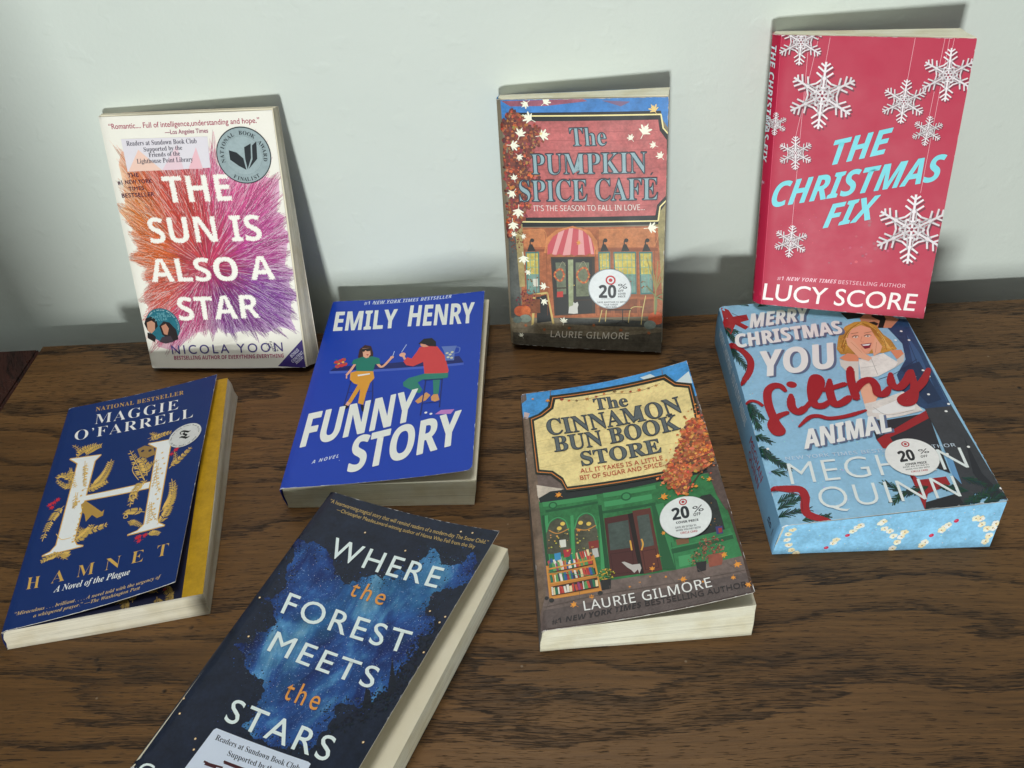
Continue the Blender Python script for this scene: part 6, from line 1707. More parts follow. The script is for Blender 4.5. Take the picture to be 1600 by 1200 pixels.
  ('V',(206,168,92),6,4.199999999999999,[(27.72,150.86),(28.34,157.33),(21.19,162.49)]),
  ('V',(226,188,100),9,4.5,[(18.82,150.95),(22.23,161.9),(32.62,161.37)]),
  ('V',(206,168,92),6,3.5,[(20.4,150.47),(22.12,160.59),(12.98,166.31)]),
  ('V',(226,188,100),11,4.5,[(22.38,124.28),(12.83,139.75),(8.03,132.26)]),
  ('V',(206,168,92),7,3.5,[(20.4,126.87),(13.64,140.28),(22.74,131.45)]),
  ('V',(226,188,100),11,3.6,[(22.5,119.29),(15.77,121.29),(8.7,130.81)]),
  ('V',(206,168,92),7,2.8,[(20.53,121.85),(16.56,121.79),(22.1,123.86)]),
  ('V',(226,188,100),12,5.4,[(35.26,70.89),(46.03,69.75),(57.83,72.64)]),
  ('V',(206,168,92),8,4.199999999999999,[(35.23,70.23),(44.35,68.5),(33.85,77.61)]),
  ('V',(226,188,100),11,5.4,[(34.91,64.37),(43.25,66.18),(45.5,76.68)]),
  ('V',(206,168,92),7,4.199999999999999,[(33.01,66.7),(44.04,66.59),(38.95,74.23)]),
  ('V',(226,188,100),11,4.5,[(27.25,55.83),(21.99,56.31),(14.42,52.12)]),
  ('V',(206,168,92),7,3.5,[(25.37,58.11),(22.76,56.73),(33.93,48.93)]),
  ('V',(226,188,100),9,4.5,[(27.92,56.71),(32.36,52.17),(33.7,53.9)]),
  ('V',(206,168,92),6,3.5,[(29.39,56.27),(32.24,51.14),(32.06,53.54)]),
  ('V',(226,188,100),14,4.5,[(84.28,74.78),(70.33,82.15),(69.32,77.86)]),
  ('V',(226,188,100),12,5.4,[(80.41,107.4),(70.03,103.77),(71.79,83.97)]),
  ('V',(206,168,92),8,4.199999999999999,[(80.35,106.68),(68.25,102.44),(76.14,89.98)]),
  ('V',(226,188,100),12,5.4,[(78.44,108.13),(69.72,126.46),(60.84,145.29)]),
  ('V',(206,168,92),8,4.199999999999999,[(78.38,107.4),(67.92,125.05),(75.98,133.53)]),
  ('V',(226,188,100),12,5.4,[(79.5,112.73),(77.19,126.32),(68.28,134.75)]),
  ('V',(206,168,92),8,4.199999999999999,[(79.44,112.0),(75.38,124.92),(86.61,125.89)]),
  ('V',(226,188,100),11,4.5,[(74.97,150.98),(81.88,155.23),(91.58,154.25)]),
  ('V',(206,168,92),7,3.5,[(72.97,153.89),(82.76,155.73),(73.48,160.02)]),
  ('V',(226,188,100),9,3.6,[(72.61,69.83),(78.36,67.77),(84.98,60.84)]),
  ('V',(206,168,92),6,2.8,[(74.14,69.28),(78.2,66.7),(75.07,66.24)]),
  ('V',(226,188,100),9,3.6,[(90.1,52.25),(95.41,52.45),(99.65,48.59)]),
  ('V',(206,168,92),6,2.8,[(91.62,51.67),(95.23,51.4),(93.75,51.75)]),
  ('V',(226,188,100),9,3.6,[(16.16,141.33),(19.9,127.52),(25.39,118.41)]),
  ('V',(206,168,92),6,2.8,[(17.72,140.87),(19.79,126.3),(18.96,123.31)]),
  ('V',(226,188,100),11,3.15,[(28.76,142.68),(29.05,127.25),(33.11,116.04)]),
  ('V',(206,168,92),7,2.4499999999999997,[(26.76,145.39),(29.87,127.75),(30.33,120.86)]),
  ('V',(226,188,100),9,3.15,[(85.16,123.34),(86.32,105.19),(92.45,90.6)]),
  ('V',(206,168,92),6,2.4499999999999997,[(86.75,122.73),(86.15,104.01),(85.69,98.04)]),
  ('V',(226,188,100),9,3.15,[(86.39,83.35),(89.54,70.5),(88.38,61.82)]),
  ('V',(206,168,92),6,2.4499999999999997,[(87.95,82.77),(89.37,69.41),(95.39,62.78)]),
  ('V',(226,188,100),9,3.15,[(26.46,113.19),(28.77,93.41),(28.57,102.9)]),
  ('V',(206,168,92),6,2.4499999999999997,[(28.0,112.72),(28.65,92.27),(27.51,99.43)]),
  ('L',(226,188,100),0.6,[(69.32,77.86),(69.06,74.5),(71.79,74.23),(70.38,77.95)]),
  ('L',(226,188,100),0.6,[(73.78,87.98),(70.18,92.83),(70.22,97.62),(74.34,94.94),(74.45,91.31)]),
  ('L',(226,188,100),0.5,[(20.33,75.37),(25.2,69.05),(32.29,68.47)]),
  ('L',(226,188,100),0.5,[(73.53,109.92),(66.71,122.41),(67.77,132.32)]),
  ('P',(176,140,70),[(32.91,99.2),(35.96,101.82),(42.72,94.93),(50.65,86.51),(52.08,88.37),(52.34,82.47),(48.07,81.56),(43.62,85.99),(40.28,80.61),(37.82,88.29),(35.41,91.37)],0.0),
  ('P',(150,120,70),[(66.6,144.59),(71.89,146.7),(79.16,142.68),(82.56,133.44),(76.26,131.86),(70.04,135.43)],0.0),
  ('C',(40,40,70),(71.34,141.03),1.3,0.0),
  ('C',(40,40,70),(77.25,139.39),1.3,0.0),
  ('M',(196,44,62),(9.26,105.75),3.2,1845),
  ('M',(196,44,62),(11.44,107.98),3.2,1980),
  ('M',(196,44,62),(13.28,109.36),3.2,2088),
  ('M',(196,44,62),(11.6,103.18),3.2,1935),
  ('M',(196,44,62),(82.5,51.1),3.2,5004),
  ('M',(196,44,62),(85.1,52.34),3.2,5148),
  ('M',(196,44,62),(88.02,51.92),3.2,5292),
  ('M',(196,44,62),(85.5,48.25),3.2,5130),
  ('M',(196,44,62),(95.47,129.24),3.0,6300),
  ('M',(196,44,62),(97.35,131.66),3.0,6408),
  ('M',(196,44,62),(99.11,132.55),3.0,6498),
  ('M',(220,182,90),(27.29,137.96),1.6,0),
  ('M',(220,182,90),(87.55,132.86),1.6,0),
  ('M',(220,182,90),(31.18,130.87),1.6,67),
  ('M',(220,182,90),(89.51,126.66),1.6,67),
  ('M',(220,182,90),(31.14,125.06),1.6,134),
  ('M',(220,182,90),(91.47,120.52),1.6,134),
  ('M',(220,182,90),(31.11,119.32),1.6,201),
  ('M',(220,182,90),(89.04,116.14),1.6,201),
  ('M',(220,182,90),(31.08,113.65),1.6,268),
  ('M',(220,182,90),(90.98,110.13),1.6,268),
  ('M',(220,182,90),(31.05,108.05),1.6,335),
  ('M',(220,182,90),(88.57,105.86),1.6,335),
  ('M',(220,182,90),(31.02,102.52),1.6,402),
  ('M',(220,182,90),(90.5,99.98),1.6,402),
  ('M',(220,182,90),(34.8,95.88),1.6,469),
  ('M',(220,182,90),(92.42,94.16),1.6,469),
  ('M',(220,182,90),(34.75,90.49),1.6,536),
  ('M',(220,182,90),(90.03,90.05),1.6,536),
  ('M',(220,182,90),(34.71,85.17),1.6,603),
  ('M',(220,182,90),(91.94,84.35),1.6,603),
  ('M',(220,182,90),(34.67,79.9),1.6,670),
  ('M',(220,182,90),(89.56,80.34),1.6,670),
  ('M',(220,182,90),(34.62,74.7),1.6,737),
  ('M',(220,182,90),(91.46,74.76),1.6,737),
  ('M',(220,182,90),(34.58,69.56),1.6,804),
  ('M',(220,182,90),(93.34,69.23),1.6,804),
  ('M',(220,182,90),(34.53,64.48),1.6,871),
  ('M',(220,182,90),(90.98,65.37),1.6,871),
]),
('title_lettering',1.15,[
  ('T',(206,166,84),'FB','H',(9.12,30.61),(18.66,29.73),(8.15,40.78),{'thin3': 1}),
  ('T',(206,166,84),'FB','A',(25.99,30.63),(35.97,30.5),(25.15,40.88),{'thin3': 1}),
  ('T',(206,166,84),'FB','M',(43.81,30.33),(56.2,29.86),(43.11,40.65),{'thin3': 1}),
  ('T',(206,166,84),'FB','N',(63.44,29.73),(74.97,29.08),(62.89,40.12),{'thin3': 1}),
  ('T',(206,166,84),'FB','E',(82.1,29.05),(91.33,28.16),(81.67,39.52),{'thin3': 1}),
  ('T',(206,166,84),'FB','T',(100.54,27.6),(109.13,26.74),(100.25,38.12),{'thin3': 1}),
]),
('author_lettering',1.15,[
  ('T',(230,234,238),'FB','MAGGIE',(25.89,186.22),(92.8,180.78),(24.65,198.1),{'track': 1.12,'thin3': 1}),
  ('T',(230,234,238),'FB','O’FARRELL',(13.27,171.4),(106.86,165.5),(11.76,182.93),{'track': 1.12,'thin3': 1}),
]),
('blurb_lettering',1.15,[
  ('T',(190,152,78),'FB','NATIONAL BESTSELLER',(24.06,202.37),(94.42,197.99),(23.55,207.24),{'track': 1.15}),
]),
('subtitle_lettering',1.15,[
  ('T',(228,232,236),'FBI','A Novel of the Plague',(30.07,22.44),(83.52,19.89),(29.73,27.52),{}),
]),
('quote_lettering',1.15,[
  ('T',(196,168,120),'FBI','“Miraculous . . . brilliant. . . . A novel told with the urgency of',(6.68,10.61),(107.75,7.93),(6.48,13.34),{}),
  ('T',(196,168,120),'FBI','a whispered prayer.” —The Washington Post',(20.54,5.44),(93.8,4.1),(20.37,8.14),{}),
]),
('review_seal',1.15,[
  ('C',(206,208,206),(103.35,145.94),12.6,0.1),
]),
('review_seal>seal_lettering',1.1,[
  ('T',(26,26,28),'FR','T',(99.26,142.69),(108.01,141.55),(98.17,152.45),{'bold': 0.2}),
  ('C',(26,26,28),(104.37,141.7),0.5,0.0),
  ('A',(70,70,72),'FB','The New York Times Book Review',(103.35,145.94),10.2,1.7,190,-5,0),
  ('A',(70,70,72),'FB','10 Best Books of 2020',(103.35,145.94),11.6,1.7,205,330,1),
]),
],
'forest':[
('nebula_print',1.2,[
  ('P',(60,110,190),[(-0.39,162.14),(0.82,161.81),(-0.5,164.17),(6.94,158.56),(0.49,164.5),(2.56,163.68),(-4.64,169.92),(10.35,157.88),(3.07,164.96),(3.84,164.84),(5.68,163.94),(-8.75,176.24),(0.67,167.64),(1.37,167.36),(2.32,167.13),(3.11,167.04),(3.98,167.33),(4.8,166.77),(5.47,167.22),(6.41,167.25),(7.07,167.59),(7.55,167.65),(8.14,166.97),(9.09,166.22),(10.11,165.91),(10.79,165.89),(11.32,166.64),(11.14,167.46),(11.87,168.14),(12.86,168.31),(13.13,168.99),(13.64,169.35),(14.37,168.75),(15.12,168.71),(16.28,167.9),(16.8,168.49),(17.89,167.96),(18.88,168.43),(20.03,167.36),(21.31,167.39),(22.48,166.79),(23.24,167.01),(24.24,166.36),(25.19,166.71),(25.81,166.19),(26.16,165.77),(26.99,165.3),(27.54,164.88),(29.54,163.68),(30.05,163.36),(30.52,162.57),(31.8,161.2),(33.28,160.89),(35.27,160.01),(36.99,156.63),(38.0,156.28),(38.43,155.78),(39.25,155.28),(40.95,153.92),(41.25,152.92),(41.29,152.57),(41.14,152.14),(41.48,151.37),(41.68,150.86),(42.42,150.18),(43.39,151.0),(46.59,150.8),(49.08,148.12),(51.01,147.4),(51.52,147.11),(53.08,146.5),(53.85,146.31),(56.56,146.97),(56.39,149.06),(56.92,150.06),(57.0,150.44),(57.98,149.94),(58.74,150.18),(59.55,150.01),(60.21,150.1),(61.04,150.39),(60.84,151.13),(61.14,151.43),(61.07,152.01),(60.98,153.05),(60.69,154.05),(61.26,154.55),(61.43,154.9),(62.57,154.89),(63.22,154.86),(63.78,155.08),(64.36,155.37),(64.8,155.64),(65.34,156.21),(65.94,156.86),(66.9,157.84),(67.59,157.98),(68.43,158.13),(68.72,158.91),(69.54,159.0),(70.19,158.56),(71.34,158.19),(71.67,158.09),(72.07,157.88),(73.0,157.49),(73.54,157.7),(75.11,157.23),(75.35,158.22),(74.97,158.86),(76.03,160.69),(76.74,161.04),(77.14,160.92),(77.78,161.33),(78.63,161.44),(79.7,161.52),(79.87,162.26),(80.09,163.53),(79.86,164.75),(82.04,166.96),(84.21,166.77),(85.86,166.18),(87.5,165.39),(87.38,165.86),(87.58,166.54),(87.14,167.15),(86.89,167.82),(87.21,168.4),(87.75,168.77),(88.63,168.9),(89.03,169.37),(89.61,169.23),(90.26,169.24),(90.38,170.15),(90.36,171.11),(91.07,171.35),(91.3,172.32),(91.95,172.75),(91.62,173.64),(92.49,174.86),(91.69,176.9),(92.51,177.35),(93.07,179.54),(93.47,180.14),(94.62,180.15),(94.44,181.04),(94.62,181.65),(94.35,182.29),(94.76,182.85),(94.94,183.83),(94.34,184.64),(93.85,185.79),(93.85,186.18),(93.75,187.35),(93.35,188.39),(94.46,188.11),(94.83,188.35),(95.74,188.34),(96.76,188.31),(97.87,187.86),(98.47,187.33),(98.8,186.72),(99.18,186.63),(100.0,186.06),(100.52,185.94),(101.04,185.32),(102.31,184.83),(102.81,184.21),(103.06,183.46),(103.29,182.87),(103.61,182.28),(104.51,181.71),(105.06,181.0),(105.33,180.28),(106.61,179.32),(107.03,178.75),(107.7,177.91),(108.68,177.77),(109.42,177.47),(109.95,177.81),(110.63,178.07),(111.82,177.85),(113.19,177.78),(113.93,178.62),(114.75,178.43),(115.35,178.81),(116.05,178.87),(116.6,178.71),(117.13,179.39),(118.08,180.18),(118.49,180.44),(119.07,180.57),(119.82,180.62),(120.58,180.83),(120.8,181.59),(121.36,182.56),(122.15,182.76),(121.91,183.66),(122.21,184.44),(122.43,185.32),(121.86,186.75),(121.46,187.42),(121.54,188.21),(122.58,188.79),(122.37,190.3),(123.17,190.8),(123.58,191.49),(124.34,191.02),(125.08,190.22),(125.5,189.95),(125.96,189.75),(127.05,189.13),(127.2,188.56),(127.74,187.5),(128.34,186.42),(129.06,185.75),(129.2,185.36),(130.13,184.57),(131.04,183.92),(131.73,183.56),(131.31,183.13),(130.68,183.02),(130.25,182.58),(129.8,182.3),(130.05,181.57),(130.11,180.66),(130.35,179.59),(130.27,178.72),(131.13,178.25),(131.46,178.1),(132.47,177.21),(132.81,176.06),(132.78,175.54),(132.82,174.29),(133.32,173.49),(133.31,172.26),(133.6,169.84),(133.3,168.74),(133.47,168.37),(133.99,167.77),(133.09,167.37),(130.99,167.24),(129.86,166.62),(130.35,164.98),(129.51,165.21),(128.96,164.99),(128.08,165.01),(127.67,164.34),(127.18,164.11),(127.21,163.27),(126.86,162.68),(126.38,162.75),(125.74,162.37),(125.63,161.88),(125.79,161.32),(125.2,161.54),(124.63,161.69),(124.09,161.45),(123.26,161.41),(122.88,161.23),(122.2,160.94),(121.37,161.21),(120.42,161.33),(119.91,160.84),(119.71,160.36),(118.57,160.05),(118.15,159.36),(118.33,158.7),(118.29,157.76),(117.42,157.55),(115.24,157.67),(114.93,156.67),(114.07,156.39),(113.95,155.94),(113.89,155.42),(113.7,154.62),(114.07,153.81),(113.74,153.32),(113.19,153.14),(112.86,152.92),(113.56,152.25),(114.48,150.85),(114.8,150.18),(114.52,149.69),(114.61,149.14),(115.14,147.97),(116.28,147.26),(115.18,145.04),(114.74,144.63),(116.45,141.6),(117.79,138.95),(118.27,139.57),(118.97,139.27),(119.28,139.45),(120.28,139.41),(121.01,139.91),(121.47,139.89),(122.32,139.6),(122.8,139.41),(123.59,139.77),(124.68,139.54),(125.7,138.0),(126.32,137.28),(125.95,136.2),(125.84,134.45),(127.25,133.64),(127.64,132.93),(128.12,132.29),(128.71,131.53),(128.58,130.66),(128.81,129.07),(128.48,128.26),(128.1,128.05),(127.68,127.37),(127.13,127.43),(126.49,126.97),(126.27,126.66),(125.27,126.27),(124.2,125.45),(123.6,125.33),(122.12,125.83),(122.05,125.31),(122.43,124.76),(122.92,123.62),(122.46,122.78),(122.22,122.37),(122.67,121.5),(123.27,121.29),(124.08,120.87),(124.44,119.67),(124.92,119.18),(125.33,118.17),(125.86,117.71),(125.98,117.43),(125.89,116.66),(126.01,116.07),(126.34,115.35),(126.17,114.61),(126.39,114.14),(126.2,113.39),(125.56,113.3),(125.19,112.95),(125.1,112.61),(124.77,112.2),(125.2,111.34),(125.18,110.92),(124.7,110.24),(124.65,109.52),(125.44,108.37),(125.22,107.56),(124.58,107.15),(124.45,106.86),(124.17,106.12),(123.77,105.87),(123.26,105.64),(122.61,104.36),(122.59,103.7),(122.8,102.92),(122.72,101.75),(123.89,100.15),(123.12,99.99),(122.73,99.19),(122.52,98.76),(122.21,98.19),(121.75,97.94),(121.73,97.56),(121.58,97.25),(121.8,96.63),(121.4,95.95),(121.46,95.29),(121.23,94.78),(121.4,94.35),(121.68,93.64),(121.5,93.07),(121.92,92.8),(122.31,92.23),(122.52,91.64),(122.47,91.13),(123.12,90.36),(123.04,89.76),(123.42,89.09),(123.72,88.55),(124.17,88.29),(124.01,87.61),(124.36,87.06),(125.1,86.51),(125.24,85.67),(124.2,86.08),(123.79,86.51),(123.15,86.79),(122.64,86.56),(122.22,86.4),(121.66,86.01),(121.64,85.4),(121.41,84.9),(120.44,84.9),(119.98,84.26),(119.27,84.16),(119.07,83.38),(117.97,83.08),(118.37,81.78),(118.68,80.67),(117.86,78.8),(117.01,78.3),(116.79,77.87),(116.55,76.97),(116.17,76.5),(114.77,76.63),(114.5,74.88),(113.83,74.42),(112.77,73.95),(112.24,72.77),(111.5,72.96),(110.59,72.88),(109.95,73.2),(108.91,73.53),(108.15,73.95),(107.83,74.52),(107.29,74.24),(106.13,73.74),(105.34,73.54),(104.1,73.89),(103.7,73.53),(103.35,73.18),(102.84,72.93),(101.97,73.0),(101.21,73.26),(100.63,73.2),(100.15,73.17),(99.36,73.23),(99.11,73.01),(98.7,72.84),(98.16,72.59),(98.19,72.03),(97.98,71.78),(97.52,71.5),(97.06,71.6),(96.98,70.73),(96.83,70.4),(96.69,69.99),(97.03,69.47),(96.89,68.87),(97.87,68.31),(98.03,67.94),(98.4,67.41),(98.6,66.52),(99.32,65.91),(99.77,65.33),(100.68,65.12),(101.61,64.54),(101.51,64.25),(101.29,63.78),(100.67,63.61),(100.02,63.51),(99.83,62.88),(99.78,62.53),(99.71,61.81),(99.64,61.05),(99.59,60.07),(99.68,58.02),(101.07,56.57),(100.75,55.82),(100.49,55.43),(99.01,54.84),(98.45,54.25),(98.35,53.81),(97.98,53.29),(98.03,52.78),(97.93,52.38),(97.82,51.94),(98.1,51.42),(98.16,51.0),(98.47,50.05),(98.52,49.58),(98.72,49.14),(98.75,48.39),(99.3,47.87),(99.38,47.37),(99.91,46.98),(99.82,46.33),(100.11,45.8),(99.37,45.56),(99.33,45.02),(98.88,44.44),(97.99,44.37),(98.23,43.69),(97.84,42.86),(98.06,42.35),(98.96,41.21),(98.12,41.87),(97.77,42.4),(96.76,43.0),(95.37,42.71),(94.76,43.3),(93.41,43.63),(92.75,43.74),(92.29,43.69),(90.61,44.41),(87.97,43.65),(87.23,43.1),(86.32,42.52),(85.85,42.22),(85.86,41.77),(85.47,41.38),(83.76,41.18),(84.06,40.05),(83.4,39.45),(81.39,38.79),(80.15,38.97),(79.59,38.88),(78.94,38.37),(78.0,38.17),(76.54,38.77),(75.7,38.23),(74.86,38.14),(73.85,37.46),(73.25,37.23),(72.63,37.61),(71.15,37.97),(70.13,38.51),(69.49,38.87),(68.88,38.74),(68.14,38.98),(67.25,39.52),(66.74,39.68),(65.99,39.76),(65.86,39.41),(65.6,38.93),(64.39,39.17),(62.85,38.69),(61.93,38.45),(60.83,38.31),(59.27,39.23),(58.53,39.44),(57.36,39.73),(56.6,40.41),(56.0,40.84),(54.8,41.04),(53.82,41.83),(52.89,41.47),(51.33,41.89),(50.74,41.86),(50.04,41.94),(49.05,41.96),(48.44,42.45),(48.78,42.84),(48.65,43.3),(48.77,43.97),(49.45,44.2),(49.48,44.58),(49.5,45.27),(50.06,45.34),(50.42,45.59),(51.19,45.53),(51.06,46.07),(51.57,46.56),(51.59,47.61),(51.28,48.05),(51.57,48.13),(51.87,48.74),(52.31,49.05),(52.83,49.59),(53.06,50.0),(52.66,50.52),(51.88,51.49),(51.1,51.82),(51.54,52.4),(51.72,53.21),(50.61,54.58),(49.79,55.19),(49.66,55.79),(49.89,56.14),(49.29,56.49),(48.99,57.09),(48.84,57.84),(48.54,58.12),(48.4,58.65),(49.07,58.96),(49.4,59.51),(49.49,59.86),(49.74,60.05),(49.91,60.56),(49.46,60.88),(48.54,61.94),(48.19,62.88),(47.91,63.45),(48.3,64.31),(48.9,64.43),(48.59,64.93),(48.39,65.78),(46.52,66.68),(45.98,66.94),(45.31,67.35),(44.74,67.59),(44.38,69.84),(43.43,70.55),(42.96,71.07),(42.23,71.37),(41.92,71.23),(40.93,71.35),(40.26,70.89),(40.0,70.61),(39.06,70.63),(38.03,71.3),(36.42,71.64),(35.49,71.75),(34.49,71.5),(33.01,71.73),(32.11,72.06),(31.36,72.34),(30.7,73.03),(29.65,73.52),(29.31,73.46),(28.8,73.6),(28.1,73.51),(27.28,74.24),(26.97,75.0),(25.91,75.07),(25.48,75.1),(24.55,76.53),(23.3,78.02),(23.56,78.95),(23.91,79.5),(22.23,80.2),(21.89,80.45),(20.92,80.88),(20.39,81.03),(19.63,81.39),(18.97,81.48),(18.31,82.3),(17.75,82.42),(16.79,82.54),(16.17,82.74),(15.6,82.67),(14.63,82.79),(13.89,83.31),(13.19,83.73),(12.05,84.2),(11.55,84.23),(10.46,84.33),(9.51,85.0),(9.93,85.43),(10.88,85.83),(11.39,86.07),(12.02,85.92),(12.78,86.48),(13.27,86.78),(13.58,87.17),(14.19,87.42),(15.24,87.22),(15.72,87.52),(16.31,88.38),(16.54,88.57),(18.01,88.15),(19.01,88.8),(19.39,89.44),(20.62,90.38),(20.22,91.82),(20.27,92.73),(20.01,93.55),(19.87,94.47),(19.2,95.05),(18.7,95.47),(18.68,96.03),(18.32,96.66),(17.94,97.41),(18.23,97.48),(19.18,97.23),(20.2,97.18),(20.66,97.58),(21.06,97.65),(21.91,98.22),(22.43,98.53),(24.6,98.85),(24.99,99.88),(24.49,100.99),(25.02,103.16),(25.41,103.51),(26.06,103.91),(26.32,104.64),(27.28,104.7),(27.07,105.24),(27.17,105.67),(27.04,106.06),(27.19,106.72),(26.26,107.44),(26.04,107.92),(25.8,108.12),(25.06,108.71),(24.44,108.77),(23.9,109.43),(23.28,109.41),(22.78,109.95),(21.41,110.78),(20.99,111.12),(20.53,111.76),(19.71,112.33),(19.62,113.56),(18.94,114.62),(17.89,115.91),(17.15,116.34),(16.67,117.16),(15.93,117.38),(15.32,117.84),(14.47,118.24),(14.0,119.14),(13.4,119.3),(12.58,118.61),(12.21,118.4),(11.64,118.6),(10.59,118.49),(9.94,118.52),(9.16,118.86),(8.0,119.17),(8.79,119.99),(9.9,120.81),(11.07,121.11),(12.76,120.27),(13.52,120.82),(14.09,121.4),(13.95,122.12),(13.85,123.4),(13.82,124.02),(14.14,124.73),(14.5,124.95),(15.21,125.11),(15.44,125.52),(15.35,126.13),(15.29,126.77),(15.81,127.51),(15.76,128.01),(16.06,128.65),(16.55,129.39),(17.35,129.83),(17.1,130.76),(16.76,131.34),(16.82,131.86),(16.66,132.43),(15.28,133.99),(15.48,135.27),(14.65,135.73),(13.56,136.33),(12.6,136.87),(11.66,137.7),(11.38,138.21),(10.71,138.98),(10.78,139.53),(10.87,140.51),(11.01,141.48),(10.01,142.56),(9.31,143.18),(8.55,144.17),(8.5,144.9),(7.94,145.55),(7.81,146.2),(7.92,146.83),(7.86,147.81),(8.56,148.3),(9.47,148.7),(9.51,149.22),(9.21,149.76),(9.36,150.92),(8.78,151.74),(8.56,152.46),(8.14,153.14),(8.36,153.68),(7.38,155.41),(5.99,156.51),(6.0,157.5),(5.92,158.05),(4.86,159.08),(4.57,159.81),(3.16,160.93),(2.34,162.66),(-0.4,164.85),(0.1,164.06),(4.62,159.78),(2.76,160.83),(30.31,137.99),(-1.37,163.82)],0.0),
]),
('illustration',1.2,[
  ('F',[(20,26,40),(24,32,48),(17,22,34)],22,1.5,[(-12.41,170.99),(5.76,170.88),(9.03,162.31),(-0.93,155.67)]),
  ('F',[(30,58,120),(44,92,160)],5,0.8,[(-12.41,170.99),(5.76,170.88),(9.03,162.31),(-0.93,155.67)]),
  ('F',[(20,26,40),(24,32,48),(17,22,34)],22,1.5,[(-5.76,171.84),(6.77,176.6),(15.79,162.87),(3.3,158.37)]),
  ('F',[(30,58,120),(44,92,160)],5,0.8,[(-5.76,171.84),(6.77,176.6),(15.79,162.87),(3.3,158.37)]),
  ('F',[(20,26,40),(24,32,48),(17,22,34)],22,1.5,[(4.45,169.66),(17.05,174.18),(25.91,160.54),(13.46,156.15)]),
  ('F',[(30,58,120),(44,92,160)],5,0.8,[(4.45,169.66),(17.05,174.18),(25.91,160.54),(13.46,156.15)]),
  ('F',[(20,26,40),(24,32,48),(17,22,34)],22,1.5,[(14.75,168.01),(27.31,172.42),(36.03,158.84),(23.6,154.58)]),
  ('F',[(30,58,120),(44,92,160)],5,0.8,[(14.75,168.01),(27.31,172.42),(36.03,158.84),(23.6,154.58)]),
  ('F',[(20,26,40),(24,32,48),(17,22,34)],22,1.5,[(24.93,165.1),(37.45,169.37),(46.02,155.89),(33.63,151.76)]),
  ('F',[(30,58,120),(44,92,160)],5,0.8,[(24.93,165.1),(37.45,169.37),(46.02,155.89),(33.63,151.76)]),
  ('F',[(20,26,40),(24,32,48),(17,22,34)],22,1.5,[(34.97,160.95),(47.45,165.08),(55.86,151.74),(43.51,147.75)]),
  ('F',[(30,58,120),(44,92,160)],5,0.8,[(34.97,160.95),(47.45,165.08),(55.86,151.74),(43.51,147.75)]),
  ('F',[(20,26,40),(24,32,48),(17,22,34)],22,1.5,[(44.91,156.8),(57.35,160.77),(65.62,147.57),(53.3,143.74)]),
  ('F',[(30,58,120),(44,92,160)],5,0.8,[(44.91,156.8),(57.35,160.77),(65.62,147.57),(53.3,143.74)]),
  ('F',[(20,26,40),(24,32,48),(17,22,34)],22,1.5,[(53.58,156.59),(66.01,160.42),(74.17,147.22),(61.86,143.53)]),
  ('F',[(30,58,120),(44,92,160)],5,0.8,[(53.58,156.59),(66.01,160.42),(74.17,147.22),(61.86,143.53)]),
  ('F',[(20,26,40),(24,32,48),(17,22,34)],22,1.5,[(61.04,160.28),(73.52,163.99),(81.6,150.66),(69.26,147.09)]),
  ('F',[(30,58,120),(44,92,160)],5,0.8,[(61.04,160.28),(73.52,163.99),(81.6,150.66),(69.26,147.09)]),
  ('F',[(20,26,40),(24,32,48),(17,22,34)],22,1.5,[(67.31,164.33),(79.83,167.93),(87.85,154.45),(75.48,150.99)]),
  ('F',[(30,58,120),(44,92,160)],5,0.8,[(67.31,164.33),(79.83,167.93),(87.85,154.45),(75.48,150.99)]),
  ('F',[(20,26,40),(24,32,48),(17,22,34)],22,1.5,[(72.39,168.78),(84.95,172.28),(92.93,158.64),(80.51,155.28)]),
  ('F',[(30,58,120),(44,92,160)],5,0.8,[(72.39,168.78),(84.95,172.28),(92.93,158.64),(80.51,155.28)]),
  ('F',[(20,26,40),(24,32,48),(17,22,34)],22,1.5,[(77.49,173.2),(90.09,176.61),(98.03,162.8),(85.58,159.54)]),
  ('F',[(30,58,120),(44,92,160)],5,0.8,[(77.49,173.2),(90.09,176.61),(98.03,162.8),(85.58,159.54)]),
  ('F',[(20,26,40),(24,32,48),(17,22,34)],22,1.5,[(80.75,180.0),(93.42,183.33),(101.36,169.28),(88.84,166.1)]),
  ('F',[(30,58,120),(44,92,160)],5,0.8,[(80.75,180.0),(93.42,183.33),(101.36,169.28),(88.84,166.1)]),
  ('F',[(20,26,40),(24,32,48),(17,22,34)],22,1.5,[(82.17,189.31),(94.93,192.6),(102.91,178.21),(90.3,175.07)]),
  ('F',[(30,58,120),(44,92,160)],5,0.8,[(82.17,189.31),(94.93,192.6),(102.91,178.21),(90.3,175.07)]),
  ('F',[(20,26,40),(24,32,48),(17,22,34)],22,1.5,[(86.8,191.36),(99.58,194.55),(107.51,180.08),(94.88,177.04)]),
  ('F',[(30,58,120),(44,92,160)],5,0.8,[(86.8,191.36),(99.58,194.55),(107.51,180.08),(94.88,177.04)]),
  ('F',[(20,26,40),(24,32,48),(17,22,34)],22,1.5,[(94.57,186.04),(107.28,189.07),(115.07,174.77),(102.51,171.89)]),
  ('F',[(30,58,120),(44,92,160)],5,0.8,[(94.57,186.04),(107.28,189.07),(115.07,174.77),(102.51,171.89)]),
  ('F',[(20,26,40),(24,32,48),(17,22,34)],22,1.5,[(100.88,185.77),(113.59,188.66),(121.28,174.36),(108.74,171.62)]),
  ('F',[(30,58,120),(44,92,160)],5,0.8,[(100.88,185.77),(113.59,188.66),(121.28,174.36),(108.74,171.62)]),
  ('F',[(20,26,40),(24,32,48),(17,22,34)],22,1.5,[(105.84,190.52),(118.58,193.27),(126.23,178.79),(113.65,176.17)]),
  ('F',[(30,58,120),(44,92,160)],5,0.8,[(105.84,190.52),(118.58,193.27),(126.23,178.79),(113.65,176.17)]),
